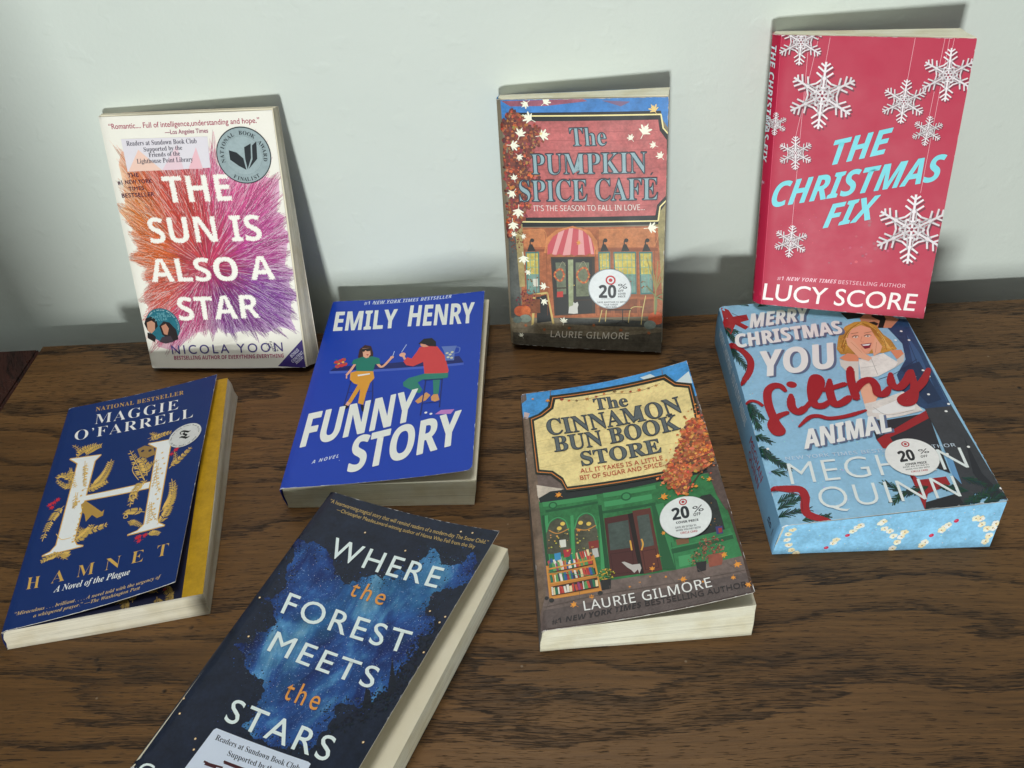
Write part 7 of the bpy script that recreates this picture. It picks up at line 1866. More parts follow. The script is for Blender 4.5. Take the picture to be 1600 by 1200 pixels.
  ('F',[(20,26,40),(24,32,48),(17,22,34)],22,1.5,[(110.82,195.24),(123.59,197.85),(131.2,183.19),(118.59,180.71)]),
  ('F',[(30,58,120),(44,92,160)],5,0.8,[(110.82,195.24),(123.59,197.85),(131.2,183.19),(118.59,180.71)]),
  ('F',[(20,26,40),(24,32,48),(17,22,34)],22,1.5,[(117.48,193.58),(130.22,196.04),(137.19,182.18),(125.15,179.09)]),
  ('F',[(30,58,120),(44,92,160)],5,0.8,[(117.48,193.58),(130.22,196.04),(137.19,182.18),(125.15,179.09)]),
  ('F',[(20,26,40),(24,32,48),(17,22,34)],22,1.5,[(121.3,184.79),(133.83,187.34),(140.39,174.21),(128.86,170.62)]),
  ('F',[(30,58,120),(44,92,160)],5,0.8,[(121.3,184.79),(133.83,187.34),(140.39,174.21),(128.86,170.62)]),
  ('F',[(20,26,40),(24,32,48),(17,22,34)],22,1.5,[(120.68,175.3),(133.2,177.79),(139.72,164.97),(128.19,161.47)]),
  ('F',[(30,58,120),(44,92,160)],5,0.8,[(120.68,175.3),(133.2,177.79),(139.72,164.97),(128.19,161.47)]),
  ('F',[(20,26,40),(24,32,48),(17,22,34)],22,1.5,[(115.12,168.47),(127.61,171.08),(134.77,157.69),(122.67,154.91)]),
  ('F',[(30,58,120),(44,92,160)],5,0.8,[(115.12,168.47),(127.61,171.08),(134.77,157.69),(122.67,154.91)]),
  ('F',[(20,26,40),(24,32,48),(17,22,34)],22,1.5,[(109.54,162.47),(121.99,165.23),(129.42,151.77),(117.14,149.13)]),
  ('F',[(30,58,120),(44,92,160)],5,0.8,[(109.54,162.47),(121.99,165.23),(129.42,151.77),(117.14,149.13)]),
  ('F',[(20,26,40),(24,32,48),(17,22,34)],22,1.5,[(108.89,154.96),(121.26,157.76),(128.65,144.57),(116.45,141.89)]),
  ('F',[(30,58,120),(44,92,160)],5,0.8,[(108.89,154.96),(121.26,157.76),(128.65,144.57),(116.45,141.89)]),
  ('F',[(20,26,40),(24,32,48),(17,22,34)],22,1.5,[(108.25,147.58),(120.54,150.4),(127.9,137.48),(115.76,134.76)]),
  ('F',[(30,58,120),(44,92,160)],5,0.8,[(108.25,147.58),(120.54,150.4),(127.9,137.48),(115.76,134.76)]),
  ('F',[(20,26,40),(24,32,48),(17,22,34)],22,1.5,[(111.4,144.27),(123.65,147.05),(130.94,134.23),(118.85,131.57)]),
  ('F',[(30,58,120),(44,92,160)],5,0.8,[(111.4,144.27),(123.65,147.05),(130.94,134.23),(118.85,131.57)]),
  ('F',[(20,26,40),(24,32,48),(17,22,34)],22,1.5,[(114.4,139.93),(126.59,142.66),(133.73,130.1),(121.78,127.37)]),
  ('F',[(30,58,120),(44,92,160)],5,0.8,[(114.4,139.93),(126.59,142.66),(133.73,130.1),(121.78,127.37)]),
  ('F',[(20,26,40),(24,32,48),(17,22,34)],22,1.5,[(113.46,130.72),(125.56,133.5),(132.74,121.16),(120.8,118.48)]),
  ('F',[(30,58,120),(44,92,160)],5,0.8,[(113.46,130.72),(125.56,133.5),(132.74,121.16),(120.8,118.48)]),
  ('F',[(20,26,40),(24,32,48),(17,22,34)],22,1.5,[(114.32,120.99),(126.32,123.78),(133.38,111.83),(121.59,109.08)]),
  ('F',[(30,58,120),(44,92,160)],5,0.8,[(114.32,120.99),(126.32,123.78),(133.38,111.83),(121.59,109.08)]),
  ('F',[(20,26,40),(24,32,48),(17,22,34)],22,1.5,[(114.99,113.0),(126.9,115.8),(133.85,104.19),(122.19,101.36)]),
  ('F',[(30,58,120),(44,92,160)],5,0.8,[(114.99,113.0),(126.9,115.8),(133.85,104.19),(122.19,101.36)]),
  ('F',[(20,26,40),(24,32,48),(17,22,34)],22,1.5,[(113.69,107.34),(125.55,110.18),(132.59,98.64),(120.88,95.89)]),
  ('F',[(30,58,120),(44,92,160)],5,0.8,[(113.69,107.34),(125.55,110.18),(132.59,98.64),(120.88,95.89)]),
  ('F',[(20,26,40),(24,32,48),(17,22,34)],22,1.5,[(112.41,101.73),(124.21,104.62),(131.23,93.27),(119.58,90.47)]),
  ('F',[(30,58,120),(44,92,160)],5,0.8,[(112.41,101.73),(124.21,104.62),(131.23,93.27),(119.58,90.47)]),
  ('F',[(20,26,40),(24,32,48),(17,22,34)],22,1.5,[(113.85,94.31),(125.57,97.19),(132.52,86.08),(120.95,83.29)]),
  ('F',[(30,58,120),(44,92,160)],5,0.8,[(113.85,94.31),(125.57,97.19),(132.52,86.08),(120.95,83.29)]),
  ('F',[(20,26,40),(24,32,48),(17,22,34)],22,1.5,[(113.45,87.54),(125.09,90.45),(132.01,79.57),(120.51,76.74)]),
  ('F',[(30,58,120),(44,92,160)],5,0.8,[(113.45,87.54),(125.09,90.45),(132.01,79.57),(120.51,76.74)]),
  ('F',[(20,26,40),(24,32,48),(17,22,34)],22,1.5,[(108.54,83.17),(120.16,86.17),(127.12,75.42),(115.65,72.51)]),
  ('F',[(30,58,120),(44,92,160)],5,0.8,[(108.54,83.17),(120.16,86.17),(127.12,75.42),(115.65,72.51)]),
  ('F',[(20,26,40),(24,32,48),(17,22,34)],22,1.5,[(103.67,78.79),(115.25,81.87),(122.25,71.25),(110.81,68.26)]),
  ('F',[(30,58,120),(44,92,160)],5,0.8,[(103.67,78.79),(115.25,81.87),(122.25,71.25),(110.81,68.26)]),
  ('F',[(20,26,40),(24,32,48),(17,22,34)],22,1.5,[(97.84,76.26),(109.41,79.44),(116.48,68.89),(105.04,65.81)]),
  ('F',[(30,58,120),(44,92,160)],5,0.8,[(97.84,76.26),(109.41,79.44),(116.48,68.89),(105.04,65.81)]),
  ('F',[(20,26,40),(24,32,48),(17,22,34)],22,1.5,[(91.03,75.57),(102.61,78.84),(109.76,68.31),(98.31,65.13)]),
  ('F',[(30,58,120),(44,92,160)],5,0.8,[(91.03,75.57),(102.61,78.84),(109.76,68.31),(98.31,65.13)]),
  ('F',[(20,26,40),(24,32,48),(17,22,34)],22,1.5,[(87.88,72.21),(99.43,75.53),(106.6,65.1),(95.18,61.87)]),
  ('F',[(30,58,120),(44,92,160)],5,0.8,[(87.88,72.21),(99.43,75.53),(106.6,65.1),(95.18,61.87)]),
  ('F',[(20,26,40),(24,32,48),(17,22,34)],22,1.5,[(88.41,66.29),(99.89,69.61),(107.02,59.36),(95.66,56.13)]),
  ('F',[(30,58,120),(44,92,160)],5,0.8,[(88.41,66.29),(99.89,69.61),(107.02,59.36),(95.66,56.13)]),
  ('F',[(20,26,40),(24,32,48),(17,22,34)],22,1.5,[(88.92,60.46),(100.34,63.78),(107.42,53.71),(96.13,50.48)]),
  ('F',[(30,58,120),(44,92,160)],5,0.8,[(88.92,60.46),(100.34,63.78),(107.42,53.71),(96.13,50.48)]),
  ('F',[(20,26,40),(24,32,48),(17,22,34)],22,1.5,[(89.34,54.22),(100.69,57.54),(107.73,47.67),(96.5,44.44)]),
  ('F',[(30,58,120),(44,92,160)],5,0.8,[(89.34,54.22),(100.69,57.54),(107.73,47.67),(96.5,44.44)]),
  ('F',[(20,26,40),(24,32,48),(17,22,34)],22,1.5,[(89.65,47.61),(100.93,50.92),(107.92,41.26),(96.76,38.02)]),
  ('F',[(30,58,120),(44,92,160)],5,0.8,[(89.65,47.61),(100.93,50.92),(107.92,41.26),(96.76,38.02)]),
  ('F',[(20,26,40),(24,32,48),(17,22,34)],22,1.5,[(86.19,44.02),(97.44,47.38),(104.45,37.82),(93.32,34.53)]),
  ('F',[(30,58,120),(44,92,160)],5,0.8,[(86.19,44.02),(97.44,47.38),(104.45,37.82),(93.32,34.53)]),
  ('F',[(20,26,40),(24,32,48),(17,22,34)],22,1.5,[(78.95,43.34),(90.21,46.79),(97.31,37.23),(86.17,33.86)]),
  ('F',[(30,58,120),(44,92,160)],5,0.8,[(78.95,43.34),(90.21,46.79),(97.31,37.23),(86.17,33.86)]),
  ('F',[(20,26,40),(24,32,48),(17,22,34)],22,1.5,[(71.7,42.62),(82.96,46.16),(90.14,36.6),(79.0,33.15)]),
  ('F',[(30,58,120),(44,92,160)],5,0.8,[(71.7,42.62),(82.96,46.16),(90.14,36.6),(79.0,33.15)]),
  ('F',[(20,26,40),(24,32,48),(17,22,34)],22,1.5,[(64.44,41.86),(75.69,45.47),(82.96,35.92),(71.82,32.39)]),
  ('F',[(30,58,120),(44,92,160)],5,0.8,[(64.44,41.86),(75.69,45.47),(82.96,35.92),(71.82,32.39)]),
  ('F',[(20,26,40),(24,32,48),(17,22,34)],22,1.5,[(57.18,42.12),(68.45,45.81),(75.81,36.23),(64.65,32.63)]),
  ('F',[(30,58,120),(44,92,160)],5,0.8,[(57.18,42.12),(68.45,45.81),(75.81,36.23),(64.65,32.63)]),
  ('F',[(20,26,40),(24,32,48),(17,22,34)],22,1.5,[(49.92,43.43),(61.2,47.19),(68.65,37.56),(57.48,33.89)]),
  ('F',[(30,58,120),(44,92,160)],5,0.8,[(49.92,43.43),(61.2,47.19),(68.65,37.56),(57.48,33.89)]),
  ('F',[(20,26,40),(24,32,48),(17,22,34)],22,1.5,[(42.61,44.73),(53.91,48.56),(61.46,38.88),(50.27,35.13)]),
  ('F',[(30,58,120),(44,92,160)],5,0.8,[(42.61,44.73),(53.91,48.56),(61.46,38.88),(50.27,35.13)]),
  ('F',[(20,26,40),(24,32,48),(17,22,34)],22,1.5,[(39.25,48.57),(50.59,52.44),(58.21,42.64),(46.97,38.85)]),
  ('F',[(30,58,120),(44,92,160)],5,0.8,[(39.25,48.57),(50.59,52.44),(58.21,42.64),(46.97,38.85)]),
  ('F',[(20,26,40),(24,32,48),(17,22,34)],22,1.5,[(39.87,55.03),(51.28,58.91),(58.94,48.92),(47.64,45.13)]),
  ('F',[(30,58,120),(44,92,160)],5,0.8,[(39.87,55.03),(51.28,58.91),(58.94,48.92),(47.64,45.13)]),
  ('F',[(20,26,40),(24,32,48),(17,22,34)],22,1.5,[(38.27,62.32),(49.76,66.23),(57.48,56.02),(46.11,52.2)]),
  ('F',[(30,58,120),(44,92,160)],5,0.8,[(38.27,62.32),(49.76,66.23),(57.48,56.02),(46.11,52.2)]),
  ('F',[(20,26,40),(24,32,48),(17,22,34)],22,1.5,[(34.4,70.5),(45.97,74.47),(53.8,64.0),(42.34,60.14)]),
  ('F',[(30,58,120),(44,92,160)],5,0.8,[(34.4,70.5),(45.97,74.47),(53.8,64.0),(42.34,60.14)]),
  ('F',[(20,26,40),(24,32,48),(17,22,34)],22,1.5,[(25.33,75.74),(36.97,79.8),(44.94,69.16),(33.42,65.2)]),
  ('F',[(30,58,120),(44,92,160)],5,0.8,[(25.33,75.74),(36.97,79.8),(44.94,69.16),(33.42,65.2)]),
  ('F',[(20,26,40),(24,32,48),(17,22,34)],22,1.5,[(13.53,79.65),(25.23,83.83),(33.37,73.05),(21.8,68.97)]),
  ('F',[(30,58,120),(44,92,160)],5,0.8,[(13.53,79.65),(25.23,83.83),(33.37,73.05),(21.8,68.97)]),
  ('F',[(20,26,40),(24,32,48),(17,22,34)],22,1.5,[(4.11,85.45),(15.89,89.72),(24.2,78.75),(12.55,74.58)]),
  ('F',[(30,58,120),(44,92,160)],5,0.8,[(4.11,85.45),(15.89,89.72),(24.2,78.75),(12.55,74.58)]),
  ('F',[(20,26,40),(24,32,48),(17,22,34)],22,1.5,[(-0.46,92.7),(13.28,95.83),(21.67,84.67),(9.95,80.46)]),
  ('F',[(30,58,120),(44,92,160)],5,0.8,[(-0.46,92.7),(13.28,95.83),(21.67,84.67),(9.95,80.46)]),
  ('F',[(20,26,40),(24,32,48),(17,22,34)],22,1.5,[(5.63,97.82),(17.53,102.12),(25.9,90.77),(14.13,86.58)]),
  ('F',[(30,58,120),(44,92,160)],5,0.8,[(5.63,97.82),(17.53,102.12),(25.9,90.77),(14.13,86.58)]),
  ('F',[(20,26,40),(24,32,48),(17,22,34)],22,1.5,[(9.75,103.65),(21.69,107.93),(30.05,96.41),(18.24,92.24)]),
  ('F',[(30,58,120),(44,92,160)],5,0.8,[(9.75,103.65),(21.69,107.93),(30.05,96.41),(18.24,92.24)]),
  ('F',[(20,26,40),(24,32,48),(17,22,34)],22,1.5,[(13.79,108.99),(25.78,113.25),(34.12,101.58),(22.26,97.43)]),
  ('F',[(30,58,120),(44,92,160)],5,0.8,[(13.79,108.99),(25.78,113.25),(34.12,101.58),(22.26,97.43)]),
  ('F',[(20,26,40),(24,32,48),(17,22,34)],22,1.5,[(11.29,114.48),(23.34,118.78),(31.75,106.93),(19.83,102.75)]),
  ('F',[(30,58,120),(44,92,160)],5,0.8,[(11.29,114.48),(23.34,118.78),(31.75,106.93),(19.83,102.75)]),
  ('F',[(20,26,40),(24,32,48),(17,22,34)],22,1.5,[(2.1,120.2),(14.28,124.56),(22.85,112.51),(10.86,108.23)]),
  ('F',[(30,58,120),(44,92,160)],5,0.8,[(2.1,120.2),(14.28,124.56),(22.85,112.51),(10.86,108.23)]),
  ('F',[(20,26,40),(24,32,48),(17,22,34)],22,1.5,[(4.36,122.98),(11.87,130.82),(20.51,118.57),(8.46,114.25)]),
  ('F',[(30,58,120),(44,92,160)],5,0.8,[(4.36,122.98),(11.87,130.82),(20.51,118.57),(8.46,114.25)]),
  ('F',[(20,26,40),(24,32,48),(17,22,34)],22,1.5,[(3.98,133.12),(16.23,137.54),(24.86,125.09),(12.75,120.79)]),
  ('F',[(30,58,120),(44,92,160)],5,0.8,[(3.98,133.12),(16.23,137.54),(24.86,125.09),(12.75,120.79)]),
  ('F',[(20,26,40),(24,32,48),(17,22,34)],22,1.5,[(4.32,140.57),(16.65,145.01),(25.32,132.32),(13.14,128.0)]),
  ('F',[(30,58,120),(44,92,160)],5,0.8,[(4.32,140.57),(16.65,145.01),(25.32,132.32),(13.14,128.0)]),
  ('F',[(20,26,40),(24,32,48),(17,22,34)],22,1.5,[(5.82,144.68),(13.04,153.31),(21.82,140.35),(9.56,135.98)]),
  ('F',[(30,58,120),(44,92,160)],5,0.8,[(5.82,144.68),(13.04,153.31),(21.82,140.35),(9.56,135.98)]),
  ('F',[(20,26,40),(24,32,48),(17,22,34)],22,1.5,[(-8.07,159.87),(8.0,161.56),(16.91,148.33),(4.56,143.89)]),
  ('F',[(30,58,120),(44,92,160)],5,0.8,[(-8.07,159.87),(8.0,161.56),(16.91,148.33),(4.56,143.89)]),
  ('F',[(20,26,40),(24,32,48),(17,22,34)],22,1.5,[(-10.78,164.79),(-0.49,171.48),(10.55,156.25),(2.32,148.35)]),
  ('F',[(30,58,120),(44,92,160)],5,0.8,[(-10.78,164.79),(-0.49,171.48),(10.55,156.25),(2.32,148.35)]),
  ('P',(20,26,40),[(113.61,73.68),(108.39,85.57),(111.94,84.82),(119.67,75.25)],0.0),
  ('P',(20,26,40),[(123.72,85.3),(112.71,108.33),(129.82,86.77)],0.0),
  ('F',[(20,26,40),(24,32,48),(17,22,34)],420,2.2,[(119.51,120.76),(127.08,144.81),(137.16,114.67),(133.93,82.94),(121.68,66.93),(111.3,56.3),(104.41,55.95),(110.12,73.57),(122.16,93.31)]),
  ('F',[(52,76,120),(34,48,80)],60,0.6,[(30.07,50.15),(-10.11,147.58),(40.81,52.13),(28.86,31.61)]),
  ('D',(170,195,235),900,0.08,0.22,[(-0.39,162.14),(60.21,150.1),(96.73,182.34),(125.09,188.6),(117.79,138.95),(121.23,94.78),(98.45,54.25),(70.13,38.51),(49.79,55.19),(9.51,85.0),(26.04,107.92),(9.47,148.7)]),
  ('D',(220,232,250),160,0.15,0.34,[(1.18,160.89),(60.21,150.1),(96.73,182.34),(123.76,184.13),(122.67,121.5),(106.78,89.39),(71.67,46.1),(14.16,86.68),(16.66,132.43)]),
  ('C',(214,170,110),(43.74,186.87),0.75,0.0),
  ('C',(240,225,200),(43.74,186.87),0.4,0.0),
  ('C',(214,170,110),(78.48,181.43),0.75,0.0),
  ('C',(240,225,200),(78.48,181.43),0.4,0.0),
  ('C',(214,170,110),(3.51,44.18),0.75,0.0),
  ('C',(240,225,200),(3.51,44.18),0.4,0.0),
  ('C',(214,170,110),(7.33,35.71),0.75,0.0),
  ('C',(240,225,200),(7.33,35.71),0.4,0.0),
  ('C',(214,170,110),(5.22,118.57),0.75,0.0),
  ('C',(240,225,200),(5.22,118.57),0.4,0.0),
  ('C',(214,170,110),(15.71,92.46),0.75,0.0),
  ('C',(240,225,200),(15.71,92.46),0.4,0.0),
  ('C',(214,170,110),(119.24,142.72),0.75,0.0),
  ('C',(240,225,200),(119.24,142.72),0.4,0.0),
  ('C',(214,170,110),(130.89,141.24),0.75,0.0),
  ('C',(240,225,200),(130.89,141.24),0.4,0.0),
  ('C',(214,170,110),(129.57,136.64),0.75,0.0),
  ('C',(240,225,200),(129.57,136.64),0.4,0.0),
  ('C',(214,170,110),(26.94,26.62),0.75,0.0),
  ('C',(240,225,200),(26.94,26.62),0.4,0.0),
  ('C',(214,170,110),(30.45,21.12),0.75,0.0),
  ('C',(240,225,200),(30.45,21.12),0.4,0.0),
  ('C',(214,170,110),(107.25,205.53),0.75,0.0),
  ('C',(240,225,200),(107.25,205.53),0.4,0.0),
  ('C',(214,170,110),(115.57,206.18),0.75,0.0),
  ('C',(240,225,200),(115.57,206.18),0.4,0.0),
  ('C',(214,170,110),(130.83,115.26),0.75,0.0),
  ('C',(240,225,200),(130.83,115.26),0.4,0.0),
  ('C',(214,170,110),(126.8,55.46),0.75,0.0),
  ('C',(240,225,200),(126.8,55.46),0.4,0.0),
]),
('title_lettering',1.2,[
  ('T',(214,228,240),'R','WHERE',(29.18,161.62),(114.17,159.54),(26.99,176.9),{'track': 1.2,'bold': 0.2}),
]),
('title_word_lettering',1.2,[
  ('T',(214,146,72),'R','the',(60.33,139.44),(86.19,138.81),(59.41,151.23),{'track': 1.3,'bold': 0.12}),
]),
('title_lettering',1.2,[
  ('T',(214,228,240),'R','FOREST',(25.06,113.98),(119.57,111.79),(22.09,128.65),{'track': 1.2,'bold': 0.2}),
  ('T',(214,228,240),'R','MEETS',(33.02,88.38),(112.23,85.74),(31.43,101.78),{'track': 1.2,'bold': 0.2}),
]),
('title_lettering',1.2,[
  ('T',(214,228,240),'R','STARS',(36.04,41.41),(112.43,39.79),(33.9,55.1),{'track': 1.2,'bold': 0.2}),
]),
('title_word_lettering',1.2,[
  ('T',(214,146,72),'R','the',(62.1,64.78),(87.26,64.31),(60.28,77.01),{'track': 1.3,'bold': 0.12}),
]),
('blurb_lettering',1.2,[
  ('T',(186,158,96),'R','“A heartwarming,magical story that will remind readers of a modern-day The Snow Child.”',(5.37,202.0),(130.11,199.18),(5.09,205.15),{}),
  ('T',(186,158,96),'R','—Christopher Meades,award-winning author of Hanna Who Fell from the Sky',(14.21,196.84),(123.2,194.3),(13.83,199.76),{}),
]),
('author_lettering',1.2,[
  ('T',(214,228,240),'R','G',(7.83,-3.51),(17.33,-2.52),(5.63,4.77),{'bold': 0.15}),
]),
('library_label',1.2,[
  ('P',(200,210,230),[(34.04,34.69),(35.12,36.15),(101.59,36.86),(103.85,36.21),(105.43,17.71),(103.82,16.75),(33.38,7.75),(32.72,8.51)],0.0),
]),
('library_label>label_lettering',1.1,[
  ('T',(44,46,56),'FB','Readers at Sundown Book Club',(38.75,30.18),(99.05,30.73),(38.29,33.2),{}),
  ('T',(44,46,56),'FB','Supported by the',(52.02,24.98),(86.33,25.48),(51.41,27.86),{}),
  ('L',(70,28,34),1.1,[(52.63,21.51),(68.63,21.81)]),
  ('L',(70,28,34),1.1,[(53.35,20.94),(67.98,21.1)]),
  ('L',(70,28,34),1.1,[(41.23,17.58),(45.11,17.41)]),
  ('L',(70,28,34),1.1,[(45.11,17.41),(54.34,18.25)]),
  ('L',(70,28,34),1.1,[(42.7,16.57),(50.48,16.93)]),
]),
],
}
ROOTS = {}
prefetch([('H', f, 1.0, 0.0) for f in ('R', 'S', 'SB', 'SBI', 'FB', 'FBI', 'FR')] + [k for ps in ART.values() for q in ps for k in words(q[2])])
STUCK = ('library_label', 'price_sticker', 'film_badge', 'review_seal')
def worn_edges(c, key):      # rubbed paper showing along the rims and corners of the card
    rnd = random.Random(key); r = []
    W, H = c['W'], c['H']
    for side in range(4):
        n = (26, 20, 34, 10)[side]
        for i in range(n):
            t = rnd.random() if rnd.random() < 0.75 else rnd.choice((0.0, 1.0)) + rnd.uniform(-.04, .04)
            l = rnd.uniform(0.4, 3.2); d = rnd.uniform(0.08, 0.42)
            if side in (0, 2):
                y = 0 if side == 0 else H; s = 1 if side == 0 else -1; x = t * W
                pts = [(x - l, y), (x + l, y), (x + l * .4, y + s * d), (x - l * .3, y + s * d * .7)]
            else:
                x = W if side == 1 else 0; s = -1 if side == 1 else 1; y = t * H
                pts = [(x, y - l), (x, y + l), (x + s * d, y + l * .4), (x + s * d * .7, y - l * .3)]
            tone = rnd.uniform(0.45, 0.95); b = c['col']
            r.append(('P', tuple(v * (1 - tone) + 226 * tone for v in b), pts, 0.1))
    return r
def book(key, name_label, group='paperback books on the dresser'):
    c = COVERS[key]
    root = empty('paperback_book', Matrix(MATRICES[key]))
    tag(root, name_label, 'book', group)
    ROOTS[key] = root
    m = MAT[c.get('mat', 'ink')]
    page_block(c, c['bot'], c['top'], MAT[c.get('pages', 'pages')], root, len(key) * 7 + ord(key[0]), c.get('wob', 0.25))
    wrap_parts(c, c['bot'], c['spine_col'], m, root)
    fc = front_cover(c, m, root)
    stack = []
    made = {}
    for n, (pname, gain, items) in enumerate(ART[key]):
        if pname == 'illustration' and 'illustration' not in made: items = items + worn_edges(c, key)
        s = Sheet(gain, stack)
        if pname in STUCK: s.rise = 0.13
        s.feed(items)
        if '>' in pname:
            a, pname = pname.split('>'); par = made[a]
        elif pname in STUCK:
            par = root
        else: par = fc
        o = lay_on_cover(s, c, pname, MAT['nebula'] if pname == 'nebula_print' else m, par, 0.0)
        made[pname] = o
    return root, fc

book('sun', 'white paperback with an orange pink and violet thread burst leaning against the wall')
book('pump', 'paperback with a pink shop sign, red awning and gold leaves leaning against the wall')
book('fix', 'red paperback with white hanging snowflakes leaning on the wall above the light blue book')
r_merry, _ = book('merry', 'thick light blue paperback with a blond woman and red script lying below the red one')
book('funny', 'royal blue paperback with two people at a bar lying in front of the wall')
book('cinn', 'paperback with a cream sign and green shopfront lying with its cover curling up')
r_ham, _ = book('ham', 'navy paperback with a big white letter H and gold ferns at the left')
book('forest', 'dark night sky paperback with a blue nebula lying nearest the camera')

# price stickers, labels
EDGE = [(5.5,23.8,0),(7.3,28.7,0),(6.1,17.1,0),(8.5,10.7,0),(11.4,4.6,0),(15.0,1.1,0),(37.7,13.3,0),(36.3,10.3,0),(33.2,5.3,1),(43.8,17.2,1),(48.2,24.9,0),(46.3,21.4,0),(49.9,26.4,0),(62.2,26.8,0),(65.6,21.1,0),(69.7,18.5,0),(73.1,13.4,0),(78.1,12.5,0),(76.9,7.5,0),(75.3,1.9,0),(94.3,6.2,0),(92.9,3.7,0),(96.9,11.8,1),(103.4,18.2,0),(101.9,16.1,0),(104.9,19.9,0),(109.1,22.7,1),(120.8,23.5,0),(125.8,18.3,0),(129.9,14.5,0),(133.5,15.0,0),(132.9,9.0,0),(131.9,4.7,0),(63.1,28.3,0),(79.2,16.5,0),(133.9,18.4,0),(123.7,22.9,0)]
def lay_on(sheet, fn, bounds, name, mat, parent, lift):
    bm = sheet.bm(bounds)
    for v in bm.verts:
        x, y, h = v.co
        p = Vector(fn(x, y)); a = Vector(fn(x + .5, y)) - p; b = Vector(fn(x, y + .5)) - p
        v.co = (p + a.cross(b).normalized() * (h + lift)) * 0.001
    bm.normal_update()
    return link(name, mesh_from(bm, name, mat, True), parent)
def spine_fn(c):
    # X runs down the spine from its head, Y from the back towards the front cover
    def fn(x, y):
        yy = c['H'] - x; v = yy / c['H']; p = cover_point(c, 0, yy); T = c['corners'][0][2]
        b = (c['bot'][0][0] * (1 - v) + c['bot'][3][0] * v, c['bot'][0][1] * (1 - v) + c['bot'][3][1] * v, 0.02)
        t = 1 - y / T; bul = math.sin(math.pi * min(1, max(0, t))) * c.get('spine_bulge', 0.8)
        return [p[i] * (1 - t) + b[i] * t - (bul if i == 0 else 0) for i in range(3)]
    return fn
c = COVERS['merry']
sp = [o for o in r_merry.children if o.name.startswith('spine')][0]
s = Sheet(1.15)
s.text((196, 214, 230), 'SBI', 'MERRY CHRISTMAS', (14, 17), (62, 17), (14, 25), {})
s.text((196, 214, 230), 'SBI', 'YOU FILTHY ANIMAL', (66, 17), (118, 17), (66, 25), {})
lay_on(s, spine_fn(c), (0, 0.5, c['H'], 29), 'spine_lettering', MAT['ink'], sp, 0.03)
s = Sheet(1.15)
s.text((140, 40, 60), 'R', 'MEGHAN', (134, 18), (172, 18), (134, 25), {'track': 1.1, 'bold': .2})
s.text((140, 40, 60), 'R', 'QUINN', (138, 8.5), (170, 8.5), (138, 15.5), {'track': 1.1, 'bold': .2})
lay_on(s, spine_fn(c), (0, 0.5, c['H'], 29), 'spine_author_lettering', MAT['ink'], sp, 0.03)
s = Sheet(1.15)
s.text((30, 40, 70), 'FB', 'B', (199, 11), (199, 17), (207, 11), {})
s.stroke((30, 40, 70), .5, [(211, 10), (211, 18)])
lay_on(s, spine_fn(c), (0, 0.5, c['H'], 29), 'spine_mark', MAT['ink'], sp, 0.03)
c2 = COVERS['pump']
sp2 = [o for o in ROOTS['pump'].children if o.name.startswith('spine')][0]
s = Sheet(1.0)
s.poly((60, 128, 190), [(0, 0), (95, 0), (95, 17), (0, 17)], 0.3)
s.poly((122, 70, 50), [(95, 0), (160, 0), (160, 17), (95, 17)], 0.6)
s.poly((84, 74, 62), [(160, 0), (203, 0), (203, 17), (160, 17)], 0.5)
s.text((150, 195, 225), 'S', 'LAURIE GILMORE', (16, 5), (80, 5), (16, 12), {'track': 1.1})
lay_on(s, spine_fn(c2), (0, 0.5, c2['H'], 15.5), 'spine_lettering', MAT['ink'], sp2, 0.03)

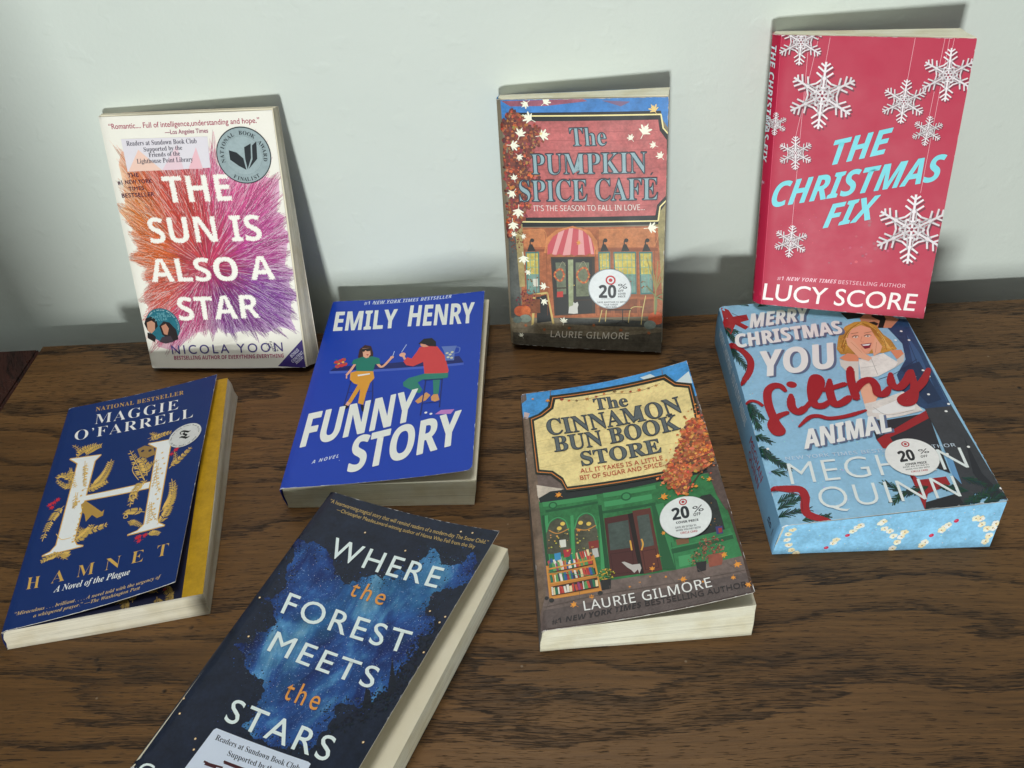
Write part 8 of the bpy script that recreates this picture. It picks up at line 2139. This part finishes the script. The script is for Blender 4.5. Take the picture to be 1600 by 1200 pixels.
# printed edge of the thick book: strings of popcorn and berries on light blue
blk = [o for o in r_merry.children if o.name.startswith('page_block')][0]
def edge_fn(x, y):
    B0, B1, T0, T1 = c['bot'][0], c['bot'][1], c['top'][0], c['top'][1]
    u = x / c['W']; w = y / 34.0
    return [B0[i] * (1 - u) * (1 - w) + B1[i] * u * (1 - w) + T1[i] * u * w + T0[i] * (1 - u) * w for i in range(3)]
s = Sheet(1.2, [])
its = [('P', (132, 188, 222), [(0, 0), (c['W'], 0), (c['W'], 34), (0, 34)], 0.35)]
rnd = random.Random(3)
its.append(('D', (215, 228, 235), 60, .25, .6, [(2, 1), (132, 1), (132, 33), (2, 33)]))
for x, y, k in EDGE:
    if k:
        its.append(('C', (196, 46, 78), (x, y), 1.5, 0.0)); its.append(('C', (226, 120, 140), (x - .4, y + .5), .45, 0.0))
    else:
        for i in range(6):
            a = rnd.uniform(0, 6.28) + i; its.append(('C', rnd.choice([(240, 232, 204), (228, 216, 180), (246, 240, 220)]), (x + 1.3 * math.cos(i * 1.047 + a * .1), y + 1.3 * math.sin(i * 1.047 + a * .1)), rnd.uniform(.9, 1.4), 0.0))
        its.append(('C', (176, 130, 70), (x + rnd.uniform(-.3, .3), y), .5, 0.0)); its.append(('C', (206, 170, 110), (x + .9, y - .7), .3, 0.0))
s.feed(its)
lay_on(s, edge_fn, (0, 0, c['W'], 34), 'edge_print', MAT['ink'], blk, 0.05)

# inner cover of the navy book: dark, gold ferns, mustard outer strip
ci = COVERS['ham_inner']
ic = front_cover(ci, MAT['ink'], r_ham); ic.name = 'inner_cover'
tag(ic, 'dark inner cover with gold ferns and a mustard strip along its outer edge')
s = Sheet(1.1, [])
its = [('P', (176, 138, 22), [(115.5, 0), (129.2, 0), (129.2, 213), (116.5, 213)], 0.25)]
rnd = random.Random(8)
for i in range(30):
    x = rnd.uniform(20, 110); y = rnd.uniform(2, 22) if i < 18 else rnd.uniform(20, 120)
    if i >= 18: x = rnd.uniform(95, 110)
    a = rnd.uniform(0, 6.28)
    its.append(('V', (150, 124, 66), 7, 4.5, [(x, y), (x + 6 * math.cos(a), y + 6 * math.sin(a)), (x + 11 * math.cos(a + .5), y + 11 * math.sin(a + .5))]))
    if i % 5 == 0: its.append(('M', (140, 36, 52), (x + 4, y + 5), 2, i * 40))
s.feed(its)
lay_on_cover(s, ci, 'fern_print', MAT['ink'], ic, 0.03)
